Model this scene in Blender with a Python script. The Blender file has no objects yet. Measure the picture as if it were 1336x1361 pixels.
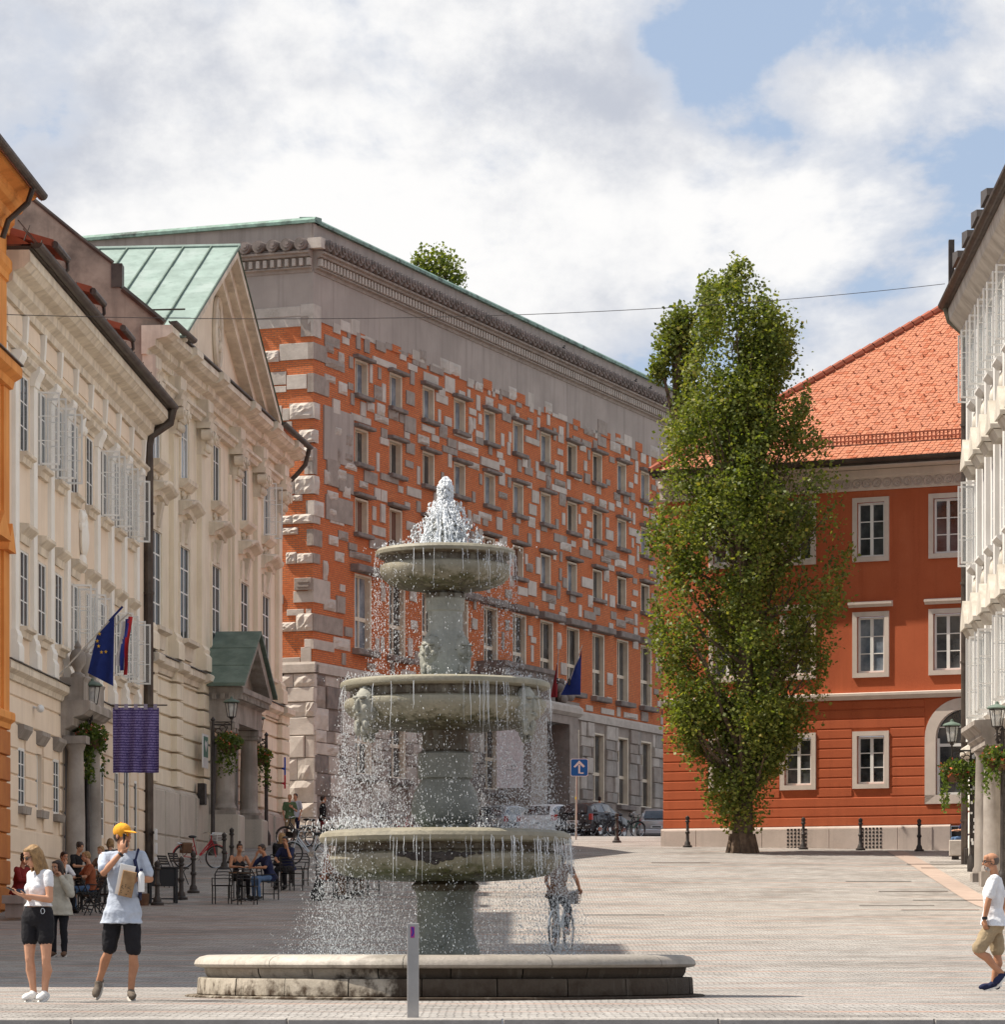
import bpy, bmesh, math, random
import numpy as np
from mathutils import Vector, Matrix, Euler
R = math.radians
random.seed(7)
rng = np.random.default_rng(7)
scene = bpy.context.scene
COL = scene.collection
F = 4683.0                       # focal length in photograph pixels (1336 wide)
HX, HY = 668.0, 1262.0           # principal column and eye level

def at(px, py, D):
    """real place (metres) of something seen at photo position px,py standing D metres away"""
    return Vector(((px - HX) / F * D, D, (HY - py) / F * D))

# ------------------------------------------------------------------ camera
cam_d = bpy.data.cameras.new('camera')
cam = bpy.data.objects.new('camera', cam_d); COL.objects.link(cam)
cam.location = (0, 0, 0); cam.rotation_euler = (R(90), 0, 0)
cam_d.sensor_fit = 'HORIZONTAL'; cam_d.sensor_width = 36.0
cam_d.lens = F / 1336 * 36
cam_d.shift_x = 0.0
cam_d.shift_y = (HY - 680.5) / 1336
cam_d.clip_start = 0.5; cam_d.clip_end = 3000
scene.camera = cam

# ------------------------------------------------------------------ light
SUN = Vector((0.65, -0.06, -1.0)).normalized()       # the way sunlight travels
sun_d = bpy.data.lights.new('sun', 'SUN'); sun_d.energy = 4.5; sun_d.angle = R(0.53)
sun_d.color = (1.0, 0.93, 0.82)
sun = bpy.data.objects.new('sun', sun_d); COL.objects.link(sun)
sun.rotation_euler = SUN.to_track_quat('-Z', 'Y').to_euler()
sun.location = (-40, 60, 80)
scene.view_settings.view_transform = 'Standard'
scene.view_settings.look = 'None'
scene.view_settings.exposure = 0.62
scene.view_settings.gamma = 1.0
scene.view_settings.use_curve_mapping = False
scene.cycles.max_bounces = 6
scene.cycles.use_denoising = True

def build_world():
    w = bpy.data.worlds.new('World'); scene.world = w; w.use_nodes = True
    nt = w.node_tree; N = nt.nodes; L = nt.links
    for n in list(N): N.remove(n)
    out = N.new('ShaderNodeOutputWorld'); bg = N.new('ShaderNodeBackground')
    bg.inputs['Strength'].default_value = 0.10
    sky = N.new('ShaderNodeTexSky'); sky.sky_type = 'NISHITA'; sky.sun_disc = False
    sky.sun_elevation = math.asin(-SUN.z)
    sky.sun_rotation = math.atan2(-SUN.x, -SUN.y)
    sky.air_density = 1.0; sky.dust_density = 1.6; sky.ozone_density = 1.0; sky.altitude = 300
    tc = N.new('ShaderNodeTexCoord')
    def noise(scale, detail, rough, off=(0, 0, 0), stretch=(1, 1, 1), dist=0.0):
        m = N.new('ShaderNodeMapping'); m.inputs['Location'].default_value = off; m.inputs['Scale'].default_value = stretch
        L.new(tc.outputs['Generated'], m.inputs['Vector'])
        t = N.new('ShaderNodeTexNoise'); t.inputs['Scale'].default_value = scale
        t.inputs['Detail'].default_value = detail; t.inputs['Roughness'].default_value = rough
        t.inputs['Distortion'].default_value = dist
        L.new(m.outputs[0], t.inputs['Vector']); return t.outputs['Fac']
    def math_(op, a, b, clamp=False):
        m = N.new('ShaderNodeMath'); m.operation = op; m.use_clamp = clamp
        for i, v in enumerate((a, b)):
            if isinstance(v, (int, float)): m.inputs[i].default_value = v
            else: L.new(v, m.inputs[i])
        return m.outputs[0]
    def rng_(v, a, b, c, d):
        m = N.new('ShaderNodeMapRange'); m.interpolation_type = 'SMOOTHSTEP'
        L.new(v, m.inputs[0])
        for i, q in enumerate((a, b, c, d)): m.inputs[i + 1].default_value = q
        return m.outputs[0]
    big = noise(11.0, 10.0, 0.60, (1.3, 0.2, 0.7), (1, 1, 1.5), 0.15)
    # the banks of cloud and the gaps between them
    acc = math_('SUBTRACT', math_('MULTIPLY', big, 1.9), .385)
    wm = N.new('ShaderNodeTexNoise'); wm.inputs['Scale'].default_value = 16; wm.inputs['Detail'].default_value = 5; L.new(tc.outputs['Generated'], wm.inputs['Vector'])
    wv = N.new('ShaderNodeVectorMath'); wv.operation = 'MULTIPLY_ADD'; L.new(wm.outputs['Color'], wv.inputs[0]); wv.inputs[1].default_value = (.07, .07, .07); L.new(tc.outputs['Generated'], wv.inputs[2])
    wo = N.new('ShaderNodeVectorMath'); wo.operation = 'SUBTRACT'; L.new(wv.outputs[0], wo.inputs[0]); wo.inputs[1].default_value = (.035, .035, .035)
    def blob(px, py, r, wgt):
        nonlocal acc
        d = at(px, py, 1.0).normalized()
        v = N.new('ShaderNodeVectorMath'); v.operation = 'DISTANCE'
        L.new(wo.outputs[0], v.inputs[0]); v.inputs[1].default_value = d
        acc = math_('ADD', acc, rng_(v.outputs['Value'], 0.0, r, wgt, 0.0))
    for b in ((905, 105, .026, -.20), (870, 170, .014, -.08), (1250, 20, .022, -.08), (1020, 195, .020, -.07), (1310, 130, .014, -.06), (80, 150, .014, -.24), (700, 90, .02, -.08),
              (790, 220, .026, .26), (960, 262, .018, .22), (1110, 125, .024, .26), (1200, 135, .020, .20), (400, 200, .10, .26), (200, 80, .07, .22), (150, 300, .06, .24), (1060, 330, .03, .30), (1200, 260, .05, .14), (560, 330, .06, .14), (1180, 380, .03, .2), (860, 340, .04, .16)):
        blob(*b)
    mask = rng_(acc, 0.41, 0.57, 0.0, 1.0)
    core = rng_(acc, 0.50, 0.80, 0.0, 1.0)
    tone = noise(10.0, 10.0, 0.62, (4.1, 2.2, 9.7), (1, 1, 1.3))
    tmix = N.new('ShaderNodeMix'); tmix.data_type = 'RGBA'
    L.new(rng_(tone, 0.34, 0.60, 0.0, 1.0), tmix.inputs[0])
    tmix.inputs[6].default_value = (3.7, 3.9, 4.4, 1); tmix.inputs[7].default_value = (6.5, 6.45, 6.4, 1)
    thin = N.new('ShaderNodeMix'); thin.data_type = 'RGBA'
    L.new(core, thin.inputs[0]); thin.inputs[6].default_value = (4.1, 4.4, 5.0, 1)
    L.new(tmix.outputs[2], thin.inputs[7])
    mx = N.new('ShaderNodeMix'); mx.data_type = 'RGBA'
    # a thin high veil lightens the blue everywhere
    veil = N.new('ShaderNodeMix'); veil.data_type = 'RGBA'; veil.inputs[0].default_value = 0.72
    L.new(sky.outputs[0], veil.inputs[6]); veil.inputs[7].default_value = (3.0, 3.65, 4.75, 1)
    L.new(mask, mx.inputs[0]); L.new(veil.outputs[2], mx.inputs[6]); L.new(thin.outputs[2], mx.inputs[7])
    L.new(mx.outputs[2], bg.inputs['Color']); L.new(bg.outputs[0], out.inputs['Surface'])
build_world()

# ------------------------------------------------------------------ object helpers
def link(o, parent=None):
    COL.objects.link(o)
    if parent is not None: o.parent = parent
    return o
def tag(o, label=None, cat=None, group=None, kind=None):
    if label: o['label'] = label
    if cat: o['category'] = cat
    if group: o['group'] = group
    if kind: o['kind'] = kind
    return o
def thing(name, loc, label, cat, rz=0.0, group=None):
    o = bpy.data.objects.new(name, None); o.empty_display_size = 0.3
    link(o); o.location = loc; o.rotation_euler = (0, 0, rz)
    return tag(o, label, cat, group)
def kids(o): return [c for c in o.children]
def copy_tree(o, parent=None):
    c = o.copy(); COL.objects.link(c); c.parent = parent
    for ch in o.children: copy_tree(ch, c)
    return c

class MB:
    """collects shapes, then links them as ONE mesh object"""
    def __init__(s): s.v = []; s.f = []; s.sm = []; s.cur = False
    def add(s, vs, fs, smooth=False):
        b = len(s.v); s.v.extend([tuple(v) for v in vs])
        for f in fs: s.f.append(tuple(i + b for i in f)); s.sm.append(smooth)
    def box(s, x0, x1, y0, y1, z0, z1):
        s.add([(x0,y0,z0),(x1,y0,z0),(x1,y1,z0),(x0,y1,z0),(x0,y0,z1),(x1,y0,z1),(x1,y1,z1),(x0,y1,z1)],
              [(0,3,2,1),(4,5,6,7),(0,1,5,4),(1,2,6,5),(2,3,7,6),(3,0,4,7)])
        return s
    def cbox(s, x0, x1, y0, y1, z0, z1, c=0.02, jit=0.0):
        """block with chamfered front (y0) edges; jit makes the face uneven"""
        j = lambda: random.uniform(-jit, jit)
        s.add([(x0,y1,z0),(x1,y1,z0),(x1,y1,z1),(x0,y1,z1),
               (x0,y0+c,z0),(x1,y0+c,z0),(x1,y0+c,z1),(x0,y0+c,z1),
               (x0+c,y0+j(),z0+c),(x1-c,y0+j(),z0+c),(x1-c,y0+j(),z1-c),(x0+c,y0+j(),z1-c)],
              [(0,1,5,4),(1,2,6,5),(2,3,7,6),(3,0,4,7),(4,5,9,8),(5,6,10,9),(6,7,11,10),(7,4,8,11),(8,9,10,11)])
        return s
    def rough(s, x0, x1, y0, y1, z0, z1, amp=0.06, n=4):
        """quarry-faced block: bulging uneven front"""
        nx = max(3, n + 1); nz = max(3, n); vs = []
        for k in range(nz):
            for i in range(nx):
                u = i / (nx - 1); w = k / (nz - 1)
                e = min(u, 1 - u, w, 1 - w)
                yy = y0 + (0.06 if e == 0 else random.uniform(-amp, amp * .6))
                vs.append((x0 + (x1 - x0) * u + (0 if e == 0 else random.uniform(-.02, .02)), yy, z0 + (z1 - z0) * w + (0 if e == 0 else random.uniform(-.02, .02))))
        fs = [(k*nx+i, k*nx+i+1, (k+1)*nx+i+1, (k+1)*nx+i) for k in range(nz-1) for i in range(nx-1)]
        b = len(vs); vs += [(x0,y1,z0),(x1,y1,z0),(x1,y1,z1),(x0,y1,z1)]
        fs += [tuple([b, b+1] + [i for i in range(nx-1, -1, -1)]), tuple([b+2, b+3] + [(nz-1)*nx+i for i in range(nx)]),
               tuple([b+1, b+2] + [k*nx+nx-1 for k in range(nz-1, -1, -1)]), tuple([b+3, b] + [k*nx for k in range(nz)])]
        s.add(vs, fs); return s
    def quad(s, a, b, c, d): s.add([a, b, c, d], [(0,1,2,3)]); return s
    def prism(s, poly, y0, y1):
        """polygon in x,z (counter-clockwise seen from -y) pushed from y0 to y1"""
        n = len(poly); vs = [(p[0], y0, p[1]) for p in poly] + [(p[0], y1, p[1]) for p in poly]
        s.add(vs, [tuple(range(n)), tuple(range(2*n-1, n-1, -1))] + [(i, i+n, (i+1) % n + n, (i+1) % n) for i in range(n)]); return s
    def sweep(s, prof, x0, x1):
        """closed profile of (out, z) run along x; out is towards the street (-y)"""
        n = len(prof); vs = [(x0, -p[0], p[1]) for p in prof] + [(x1, -p[0], p[1]) for p in prof]
        s.add(vs, [tuple(range(n-1, -1, -1)), tuple(range(n, 2*n))] + [(i, (i+1) % n, (i+1) % n + n, i+n) for i in range(n)]); return s
    def tube(s, pts, r, n=6, cap=True):
        pts = [Vector(p) for p in pts]; m = len(pts); rs = r if isinstance(r, (list, tuple)) else [r]*m
        vs = []; up = None
        for i, p in enumerate(pts):
            t = (pts[min(i+1, m-1)] - pts[max(i-1, 0)])
            t = t.normalized() if t.length > 1e-9 else Vector((0,0,1))
            if up is None: up = Vector((0,0,1)) if abs(t.z) < .9 else Vector((1,0,0))
            a = t.cross(up)
            if a.length < 1e-6: a = t.cross(Vector((0,1,0)))
            a.normalize(); b = a.cross(t).normalized(); up = b
            for k in range(n):
                q = 2*math.pi*k/n; vs.append(p + (a*math.cos(q) + b*math.sin(q))*rs[i])
        fs = [(i*n+k, i*n+(k+1) % n, (i+1)*n+(k+1) % n, (i+1)*n+k) for i in range(m-1) for k in range(n)]
        s.add(vs, fs, n > 5)
        if cap:
            b = len(s.v) - len(vs); s.f += [tuple(b+k for k in range(n-1, -1, -1)), tuple(b+(m-1)*n+k for k in range(n))]; s.sm += [False, False]
        return s
    def lathe(s, prof, n=32, c=(0,0), a0=0, a1=2*math.pi, smooth=True):
        full = abs(a1 - a0 - 2*math.pi) < 1e-6; m = n if full else n + 1
        vs = []
        for r, z in prof:
            for k in range(m):
                q = a0 + (a1-a0)*k/n; vs.append((c[0]+r*math.cos(q), c[1]+r*math.sin(q), z))
        fs = [(i*m+k, i*m+(k+1) % m, (i+1)*m+(k+1) % m, (i+1)*m+k) for i in range(len(prof)-1) for k in range(m if full else m-1)]
        s.add(vs, fs, smooth); return s
    def ell(s, c, r, M=None, n=10, m=7):
        c = Vector(c); r = Vector(r) if not isinstance(r, (int, float)) else Vector((r, r, r)); vs = []
        for i in range(1, m):
            t = math.pi*i/m
            for k in range(n):
                q = 2*math.pi*k/n
                v = Vector((r.x*math.sin(t)*math.cos(q), r.y*math.sin(t)*math.sin(q), r.z*math.cos(t)))
                vs.append(c + (M @ v if M else v))
        T = Vector((0,0,r.z)); top = len(vs); vs += [c + (M @ T if M else T), c - (M @ T if M else T)]
        fs = [(i*n+k, (i+1)*n+k, (i+1)*n+(k+1) % n, i*n+(k+1) % n) for i in range(m-2) for k in range(n)]
        fs += [(top, k, (k+1) % n) for k in range(n)] + [(top+1, (m-2)*n+(k+1) % n, (m-2)*n+k) for k in range(n)]
        s.add(vs, fs, True); return s
    def wall(s, x0, x1, z0, z1, ops=(), y=0.0, dep=0.25, back=False):
        xs = sorted({x0, x1} | {v for o in ops for v in o[:2] if x0 < v < x1}); zs = sorted({z0, z1} | {v for o in ops for v in o[2:4] if z0 < v < z1})
        for i in range(len(xs)-1):
            k = 0
            while k < len(zs)-1:
                cx = (xs[i]+xs[i+1])/2
                inside = lambda kk: any(o[0] < cx < o[1] and o[2] < (zs[kk]+zs[kk+1])/2 < o[3] for o in ops)
                if inside(k): k += 1; continue
                k2 = k
                while k2+1 < len(zs)-1 and not inside(k2+1): k2 += 1
                s.quad((xs[i],y,zs[k]),(xs[i+1],y,zs[k]),(xs[i+1],y,zs[k2+1]),(xs[i],y,zs[k2+1])); k = k2+1
        for o in ops:
            a, b, c, d = o[:4]; e = y + dep
            s.quad((a,y,c),(a,e,c),(a,e,d),(a,y,d)); s.quad((b,e,c),(b,y,c),(b,y,d),(b,e,d))
            s.quad((a,y,c),(b,y,c),(b,e,c),(a,e,c)); s.quad((a,e,d),(b,e,d),(b,y,d),(a,y,d))
            if back: s.quad((a,e,c),(b,e,c),(b,e,d),(a,e,d))
        return s
    def mesh(s, name, m=None):
        me = bpy.data.meshes.new(name); me.from_pydata([tuple(v) for v in s.v], [], s.f)
        if any(s.sm): me.polygons.foreach_set('use_smooth', s.sm)
        if m is not None: me.materials.append(m)
        me.update()
        if any(s.sm): me.set_sharp_from_angle(angle=R(38))
        return me
    def build(s, name, m, parent=None, loc=(0,0,0), rz=0.0, kind=None):
        o = bpy.data.objects.new(name, s.mesh(name, m)); link(o, parent); o.location = loc; o.rotation_euler = (0,0,rz)
        if kind: o['kind'] = kind
        return o
def inst(name, me, parent=None, loc=(0,0,0), rz=0.0, sc=None):
    o = bpy.data.objects.new(name, me); link(o, parent); o.location = loc; o.rotation_euler = (0,0,rz)
    if sc: o.scale = sc
    return o

# ------------------------------------------------------------------ materials
MATS = {}
def mat(name, c1, c2=None, scale=1.5, rough=0.85, bump=0.0, bscale=25.0, c3=None, streak=0.0, metal=0.0, spec=0.3, detail=6.0, coord='pos', mid=(0.38, 0.62), trans=0.0, fine=0.0):
    if name in MATS: return MATS[name]
    m = bpy.data.materials.new(name); m.use_nodes = True; MATS[name] = m
    nt = m.node_tree; N = nt.nodes; L = nt.links; p = N['Principled BSDF']
    p.inputs['Roughness'].default_value = rough; p.inputs['Metallic'].default_value = metal
    p.inputs['Specular IOR Level'].default_value = spec
    if trans: p.inputs['Transmission Weight'].default_value = trans
    if coord == 'pos': src = N.new('ShaderNodeNewGeometry').outputs['Position']
    else: src = N.new('ShaderNodeTexCoord').outputs['Object']
    def noise(sc, stretch=None, det=detail):
        v = src
        if stretch:
            mp = N.new('ShaderNodeMapping'); mp.inputs['Scale'].default_value = stretch; L.new(src, mp.inputs[0]); v = mp.outputs[0]
        t = N.new('ShaderNodeTexNoise'); t.inputs['Scale'].default_value = sc; t.inputs['Detail'].default_value = det; t.inputs['Roughness'].default_value = .6
        L.new(v, t.inputs['Vector']); return t.outputs['Fac']
    def ramp(f, a, b):
        r = N.new('ShaderNodeMapRange'); L.new(f, r.inputs[0]); r.inputs[1].default_value = a; r.inputs[2].default_value = b; return r.outputs[0]
    def mix(f, a, b):
        x = N.new('ShaderNodeMix'); x.data_type = 'RGBA'
        if isinstance(f, float): x.inputs[0].default_value = f
        else: L.new(f, x.inputs[0])
        for i, q in ((6, a), (7, b)):
            if isinstance(q, tuple): x.inputs[i].default_value = (*q, 1)
            else: L.new(q, x.inputs[i])
        return x.outputs[2]
    col = c1
    if c2: col = mix(ramp(noise(scale), *mid), c1, c2)
    if c3: col = mix(ramp(noise(scale*.45, None, 8.0), .52, .70), col, c3)
    if streak:
        dk = tuple(v*(1-streak) for v in (c2 or c1)); col = mix(ramp(noise(3.0, (1, 1, .06)), .5, .75), col, dk)
    if fine:
        dk = tuple(v*(1-fine) for v in c1); col = mix(ramp(noise(22.0, None, 3.0), .4, .7), col, dk)
    if isinstance(col, tuple): p.inputs['Base Color'].default_value = (*col, 1)
    else: L.new(col, p.inputs['Base Color'])
    if bump:
        b = N.new('ShaderNodeBump'); b.inputs['Strength'].default_value = bump; b.inputs['Distance'].default_value = .02
        L.new(noise(bscale), b.inputs['Height']); L.new(b.outputs[0], p.inputs['Normal'])
    return m

M_beige = mat('beige_plaster', (.85,.705,.555), (.78,.635,.49), .7, streak=.08, bump=.15, bscale=30)
M_cream = mat('cream_plaster', (.85,.745,.59), (.765,.66,.51), .8, streak=.15, bump=.15, bscale=20)
M_white = mat('white_paint', (.90,.865,.80), (.84,.795,.72), 1.2, rough=.7, streak=.06)
M_trim = mat('pale_stone_trim', (.80,.705,.57), (.62,.53,.42), 1.4, streak=.2, bump=.2)
M_greystone = mat('weathered_grey_stone', (.40,.355,.315), (.27,.235,.205), 1.2, streak=.25, bump=.4, bscale=14)
M_whiteR = mat('white_house_plaster', (.72,.70,.67), (.64,.62,.585), .8, rough=.75, streak=.14, bump=.15); M_trimR = mat('white_house_trim', (.62,.575,.50), (.48,.43,.36), 1.5, streak=.2, bump=.2)
M_winframe = mat('white_window_paint', (.80,.78,.74), rough=.5)
M_winfr2 = mat('cream_window_frame', (.72,.62,.48), (.62,.52,.40), 2.0, rough=.5)
M_glass = mat('window_glass', (.015,.017,.02), (.085,.09,.095), 1.1, rough=.04, spec=.9)
M_glassL = mat('street_window_glass', (.03,.034,.04), (.065,.07,.07), .5, rough=.08, spec=.12); M_glassL.node_tree.nodes['Principled BSDF'].inputs['IOR'].default_value = 1.18
M_cedge = mat('spotted_copper', (.22,.34,.28), (.14,.21,.17), 3.0, c3=(.03,.035,.03), rough=.6)
M_scroll = mat('grimy_scroll_stone', (.25,.205,.185), (.15,.125,.11), 2.2, bump=.4)
M_glassb = mat('curtained_glass', (.12,.15,.19), (.30,.33,.36), 1.3, rough=.06, spec=.6)
M_glasst = mat('blind_glass', (.12,.05,.035), (.16,.075,.055), 1.1, rough=.12, spec=.6)
M_iron = mat('dark_iron', (.035,.03,.028), (.06,.05,.045), 5.0, rough=.5, metal=.2)
M_gutter = mat('dark_metal_gutter', (.06,.045,.038), (.10,.08,.065), 2.0, rough=.5, metal=.3)
M_orange = mat('orange_plaster', (.80,.34,.09), (.70,.27,.065), .8, streak=.15, bump=.15)
M_orange2 = mat('dark_orange_base', (.52,.19,.05), (.42,.14,.04), .8, streak=.15, bump=.2)
M_red = mat('red_plaster', (.50,.12,.046), (.42,.095,.036), .5, c3=(.53,.155,.07), streak=.14, bump=.12, bscale=25, fine=.07)
M_pinkstone = mat('pale_pink_stone', (.58,.48,.42), (.47,.39,.34), 1.1, streak=.12, bump=.2, fine=.1)
M_lint = mat('frame_stone', (.68,.58,.50), (.60,.51,.44), 1.5, streak=.06)
M_cop = mat('green_copper', (.285,.365,.325), (.225,.29,.255), 1.2, c3=(.33,.39,.36), rough=.6, streak=.15)
M_copd = mat('dark_green_copper', (.10,.14,.11), (.16,.21,.17), 2.2, rough=.6, streak=.2)
M_fire = mat('sooty_render', (.44,.36,.285), (.30,.245,.195), .9, c3=(.075,.062,.05), bump=.35, bscale=9, streak=.25)
M_grey = mat('grey_render', (.40,.34,.30), (.335,.285,.25), .5, streak=.2, bump=.12)
M_stoneA = mat('light_grey_stone', (.54,.475,.415), (.39,.34,.29), 2.0, bump=.5, bscale=9, fine=.12)
M_stoneB = mat('mid_grey_stone', (.37,.31,.265), (.25,.205,.175), 2.2, bump=.5, bscale=9, fine=.15)
M_stoneC = mat('warm_white_stone', (.60,.53,.465), (.46,.40,.345), 2.0, bump=.4, bscale=9, fine=.1)
M_stoneD = mat('dark_grey_stone', (.25,.205,.18), (.16,.135,.12), 2.2, bump=.5, bscale=9)
M_roof = mat('orange_roof_tile', (.52,.20,.11), (.45,.16,.085), 2.2, rough=.8, fine=.2)
M_roof2 = mat('faded_roof_tile', (.48,.19,.11), (.40,.15,.085), 2.2, rough=.85, fine=.2); M_roof3 = mat('dark_roof_tile', (.44,.135,.065), (.35,.105,.05), 2.2, rough=.85, fine=.2)
M_ridge = mat('dark_ridge_tile', (.36,.095,.05), (.26,.075,.04), 2.2, rough=.8)
M_bark = mat('bark', (.16,.11,.075), (.08,.055,.04), 4.0, bump=.8, bscale=14)
M_steel = mat('brushed_steel', (.42,.40,.38), (.36,.34,.32), 3.0, rough=.38, metal=.75, streak=.1)
M_black = mat('black_paint', (.018,.017,.018), rough=.45)
M_skin = mat('skin', (.56,.30,.19), (.50,.255,.155), 9.0, rough=.55)
M_skin2 = mat('tanned_skin', (.47,.23,.13), (.40,.19,.105), 9.0, rough=.55)
M_hairb = mat('blonde_hair', (.38,.23,.10), (.20,.115,.05), 14.0, rough=.5, bump=.6, bscale=60)
M_hair = mat('dark_hair', (.028,.017,.013), (.05,.03,.022), 14.0, rough=.45, bump=.5, bscale=60)
M_hairg = mat('grey_stubble', (.16,.12,.10), (.10,.075,.06), 14.0, rough=.6)
def cloth(name, c, k=.82): return mat(name, c, tuple(v*k for v in c), 7.0, rough=.9, bump=.5, bscale=26)
M_tee = cloth('white_cotton', (.78,.78,.80)); M_blue = cloth('pale_blue_cotton', (.50,.55,.64)); M_blk = cloth('black_cotton', (.016,.015,.018))
M_khaki = cloth('khaki_cotton', (.38,.29,.18)); M_navy = cloth('navy_cloth', (.02,.025,.07)); M_denim = cloth('blue_denim', (.10,.17,.30)); M_cream2 = cloth('cream_knit', (.52,.47,.38))
M_rust = cloth('rust_cloth', (.30,.09,.04)); M_redc = cloth('dark_red_cloth', (.22,.02,.02)); M_brown = cloth('brown_cloth', (.14,.075,.045)); M_olive = cloth('green_cloth', (.10,.16,.08))
M_cap = cloth('orange_yellow_cloth', (.80,.36,.03), .9)
M_shoe = mat('white_leather', (.75,.73,.70), rough=.5); M_sole = mat('sole_rubber', (.62,.58,.52), rough=.7); M_sneak = mat('brown_suede', (.10,.075,.055), (.16,.13,.10), 20, rough=.8)
M_paper = mat('brown_paper', (.36,.22,.11), (.26,.15,.07), 12.0, rough=.7); M_pap2 = mat('white_paper', (.74,.72,.68), rough=.6)
M_plast = mat('white_plastic', (.75,.75,.74), rough=.35)
M_rubber = mat('tyre_rubber', (.02,.02,.02), rough=.7); M_chrome = mat('chrome', (.6,.6,.6), rough=.25, metal=1.0)
# ------------------------------------------------------------------ the ground
_gd = [-60, 0, 25, 32.6, 37, 45, 50, 58, 62, 75, 87, 106, 120, 130, 142, 155, 170, 200, 260, 400, 1500]
_gz = [-1.75, -1.65, -.86, -.645, -.55, -.52, -.42, -.16, -.02, .58, 1.15, 2.52, 3.46, 4.0, 4.6, 4.85, 5.05, 5.9, 7.2, 9, 12]
_dd = np.arange(-60, 1500, .5); _zz = np.interp(_dd, _gd, _gz); _k = np.ones(9)/9
_zs = np.convolve(np.pad(_zz, 4, 'edge'), _k, 'valid')
def gz(D): return float(np.interp(D, _dd, _zs))
def on(px, D): return Vector(((px - HX)/F*D, D, gz(D)))

def setts_mat(name, sc, c1, c2, mortar, rows):
    """small square setts laid in rows, worn and uneven, with a red row now and then"""
    m = bpy.data.materials.new(name); m.use_nodes = True; nt = m.node_tree; N = nt.nodes; L = nt.links; p = N['Principled BSDF']
    p.inputs['Roughness'].default_value = .8; p.inputs['Specular IOR Level'].default_value = .25
    pos = N.new('ShaderNodeNewGeometry').outputs['Position']
    b = N.new('ShaderNodeTexBrick'); b.inputs['Scale'].default_value = sc
    b.inputs['Brick Width'].default_value = .16; b.inputs['Row Height'].default_value = .13; b.inputs['Mortar Size'].default_value = .012; b.inputs['Mortar Smooth'].default_value = .6
    b.inputs['Color1'].default_value = (*c1, 1); b.inputs['Color2'].default_value = (*c2, 1); b.inputs['Mortar'].default_value = (*mortar, 1); b.offset_frequency = 2
    wob = N.new('ShaderNodeTexNoise'); wob.inputs['Scale'].default_value = 1.3; wob.inputs['Detail'].default_value = 2; L.new(pos, wob.inputs['Vector'])
    add = N.new('ShaderNodeVectorMath'); add.operation = 'MULTIPLY_ADD'; L.new(wob.outputs['Color'], add.inputs[0]); add.inputs[1].default_value = (.12, .12, 0); L.new(pos, add.inputs[2])
    L.new(add.outputs[0], b.inputs['Vector'])
    n1 = N.new('ShaderNodeTexNoise'); n1.inputs['Scale'].default_value = .35; n1.inputs['Detail'].default_value = 7; L.new(pos, n1.inputs['Vector'])
    n2 = N.new('ShaderNodeTexNoise'); n2.inputs['Scale'].default_value = 9; n2.inputs['Detail'].default_value = 5; L.new(pos, n2.inputs['Vector'])
    def mr(v, a, c, d, e):
        r = N.new('ShaderNodeMapRange'); L.new(v, r.inputs[0])
        for i, q in enumerate((a, c, d, e)): r.inputs[i+1].default_value = q
        return r.outputs[0]
    def mixc(f, a, c, bt='MIX'):
        x = N.new('ShaderNodeMix'); x.data_type = 'RGBA'; x.blend_type = bt
        if isinstance(f, float): x.inputs[0].default_value = f
        else: L.new(f, x.inputs[0])
        for i, q in ((6, a), (7, c)):
            if isinstance(q, tuple): x.inputs[i].default_value = (*q, 1)
            else: L.new(q, x.inputs[i])
        return x.outputs[2]
    col = mixc(mr(n1.outputs[0], .42, .7, 0.0, 1.0), b.outputs['Color'], (.34,.30,.27), 'MULTIPLY')
    col = mixc(.68, b.outputs['Color'], col)
    col = mixc(mr(n2.outputs[0], .35, .65, 0.0, .5), col, tuple(v*.55 for v in c1))
    # patches of newer and older stone, long in the rows
    mp = N.new('ShaderNodeMapping'); mp.inputs['Scale'].default_value = (2.4, 5.0, 1); L.new(pos, mp.inputs[0])
    n3 = N.new('ShaderNodeTexNoise'); n3.inputs['Scale'].default_value = 1.0; n3.inputs['Detail'].default_value = 5; L.new(mp.outputs[0], n3.inputs['Vector'])
    col = mixc(mr(n3.outputs[0], .48, .75, 0.0, .55), col, tuple(min(1, v*1.25) for v in c2))
    col = mixc(mr(n3.outputs[0], .45, .25, 0.0, .5), col, tuple(v*.62 for v in c1))
    if rows:
        sep = N.new('ShaderNodeSeparateXYZ'); L.new(pos, sep.inputs[0])
        md = N.new('ShaderNodeMath'); md.operation = 'PINGPONG'; L.new(sep.outputs['Y'], md.inputs[0]); md.inputs[1].default_value = rows
        n4 = N.new('ShaderNodeTexNoise'); n4.inputs['Scale'].default_value = .25; n4.inputs['Detail'].default_value = 3; L.new(pos, n4.inputs['Vector'])
        g = N.new('ShaderNodeMath'); g.operation = 'MULTIPLY'; L.new(mr(md.outputs[0], .10, .18, 1.0, 0.0), g.inputs[0]); L.new(mr(n4.outputs[0], .38, .6, .15, .8), g.inputs[1])
        col = mixc(g.outputs[0], col, (.40,.24,.18))
    L.new(col, p.inputs['Base Color'])
    bm = N.new('ShaderNodeBump'); bm.inputs['Strength'].default_value = .9; bm.inputs['Distance'].default_value = .02
    hh = N.new('ShaderNodeMath'); hh.operation = 'MULTIPLY_ADD'; L.new(n2.outputs[0], hh.inputs[0]); hh.inputs[1].default_value = .5
    inv = mr(b.outputs['Fac'], 0, 1, 1.0, 0.0); L.new(inv, hh.inputs[2]); L.new(hh.outputs[0], bm.inputs['Height']); L.new(bm.outputs[0], p.inputs['Normal'])
    MATS[name] = m; return m
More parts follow.
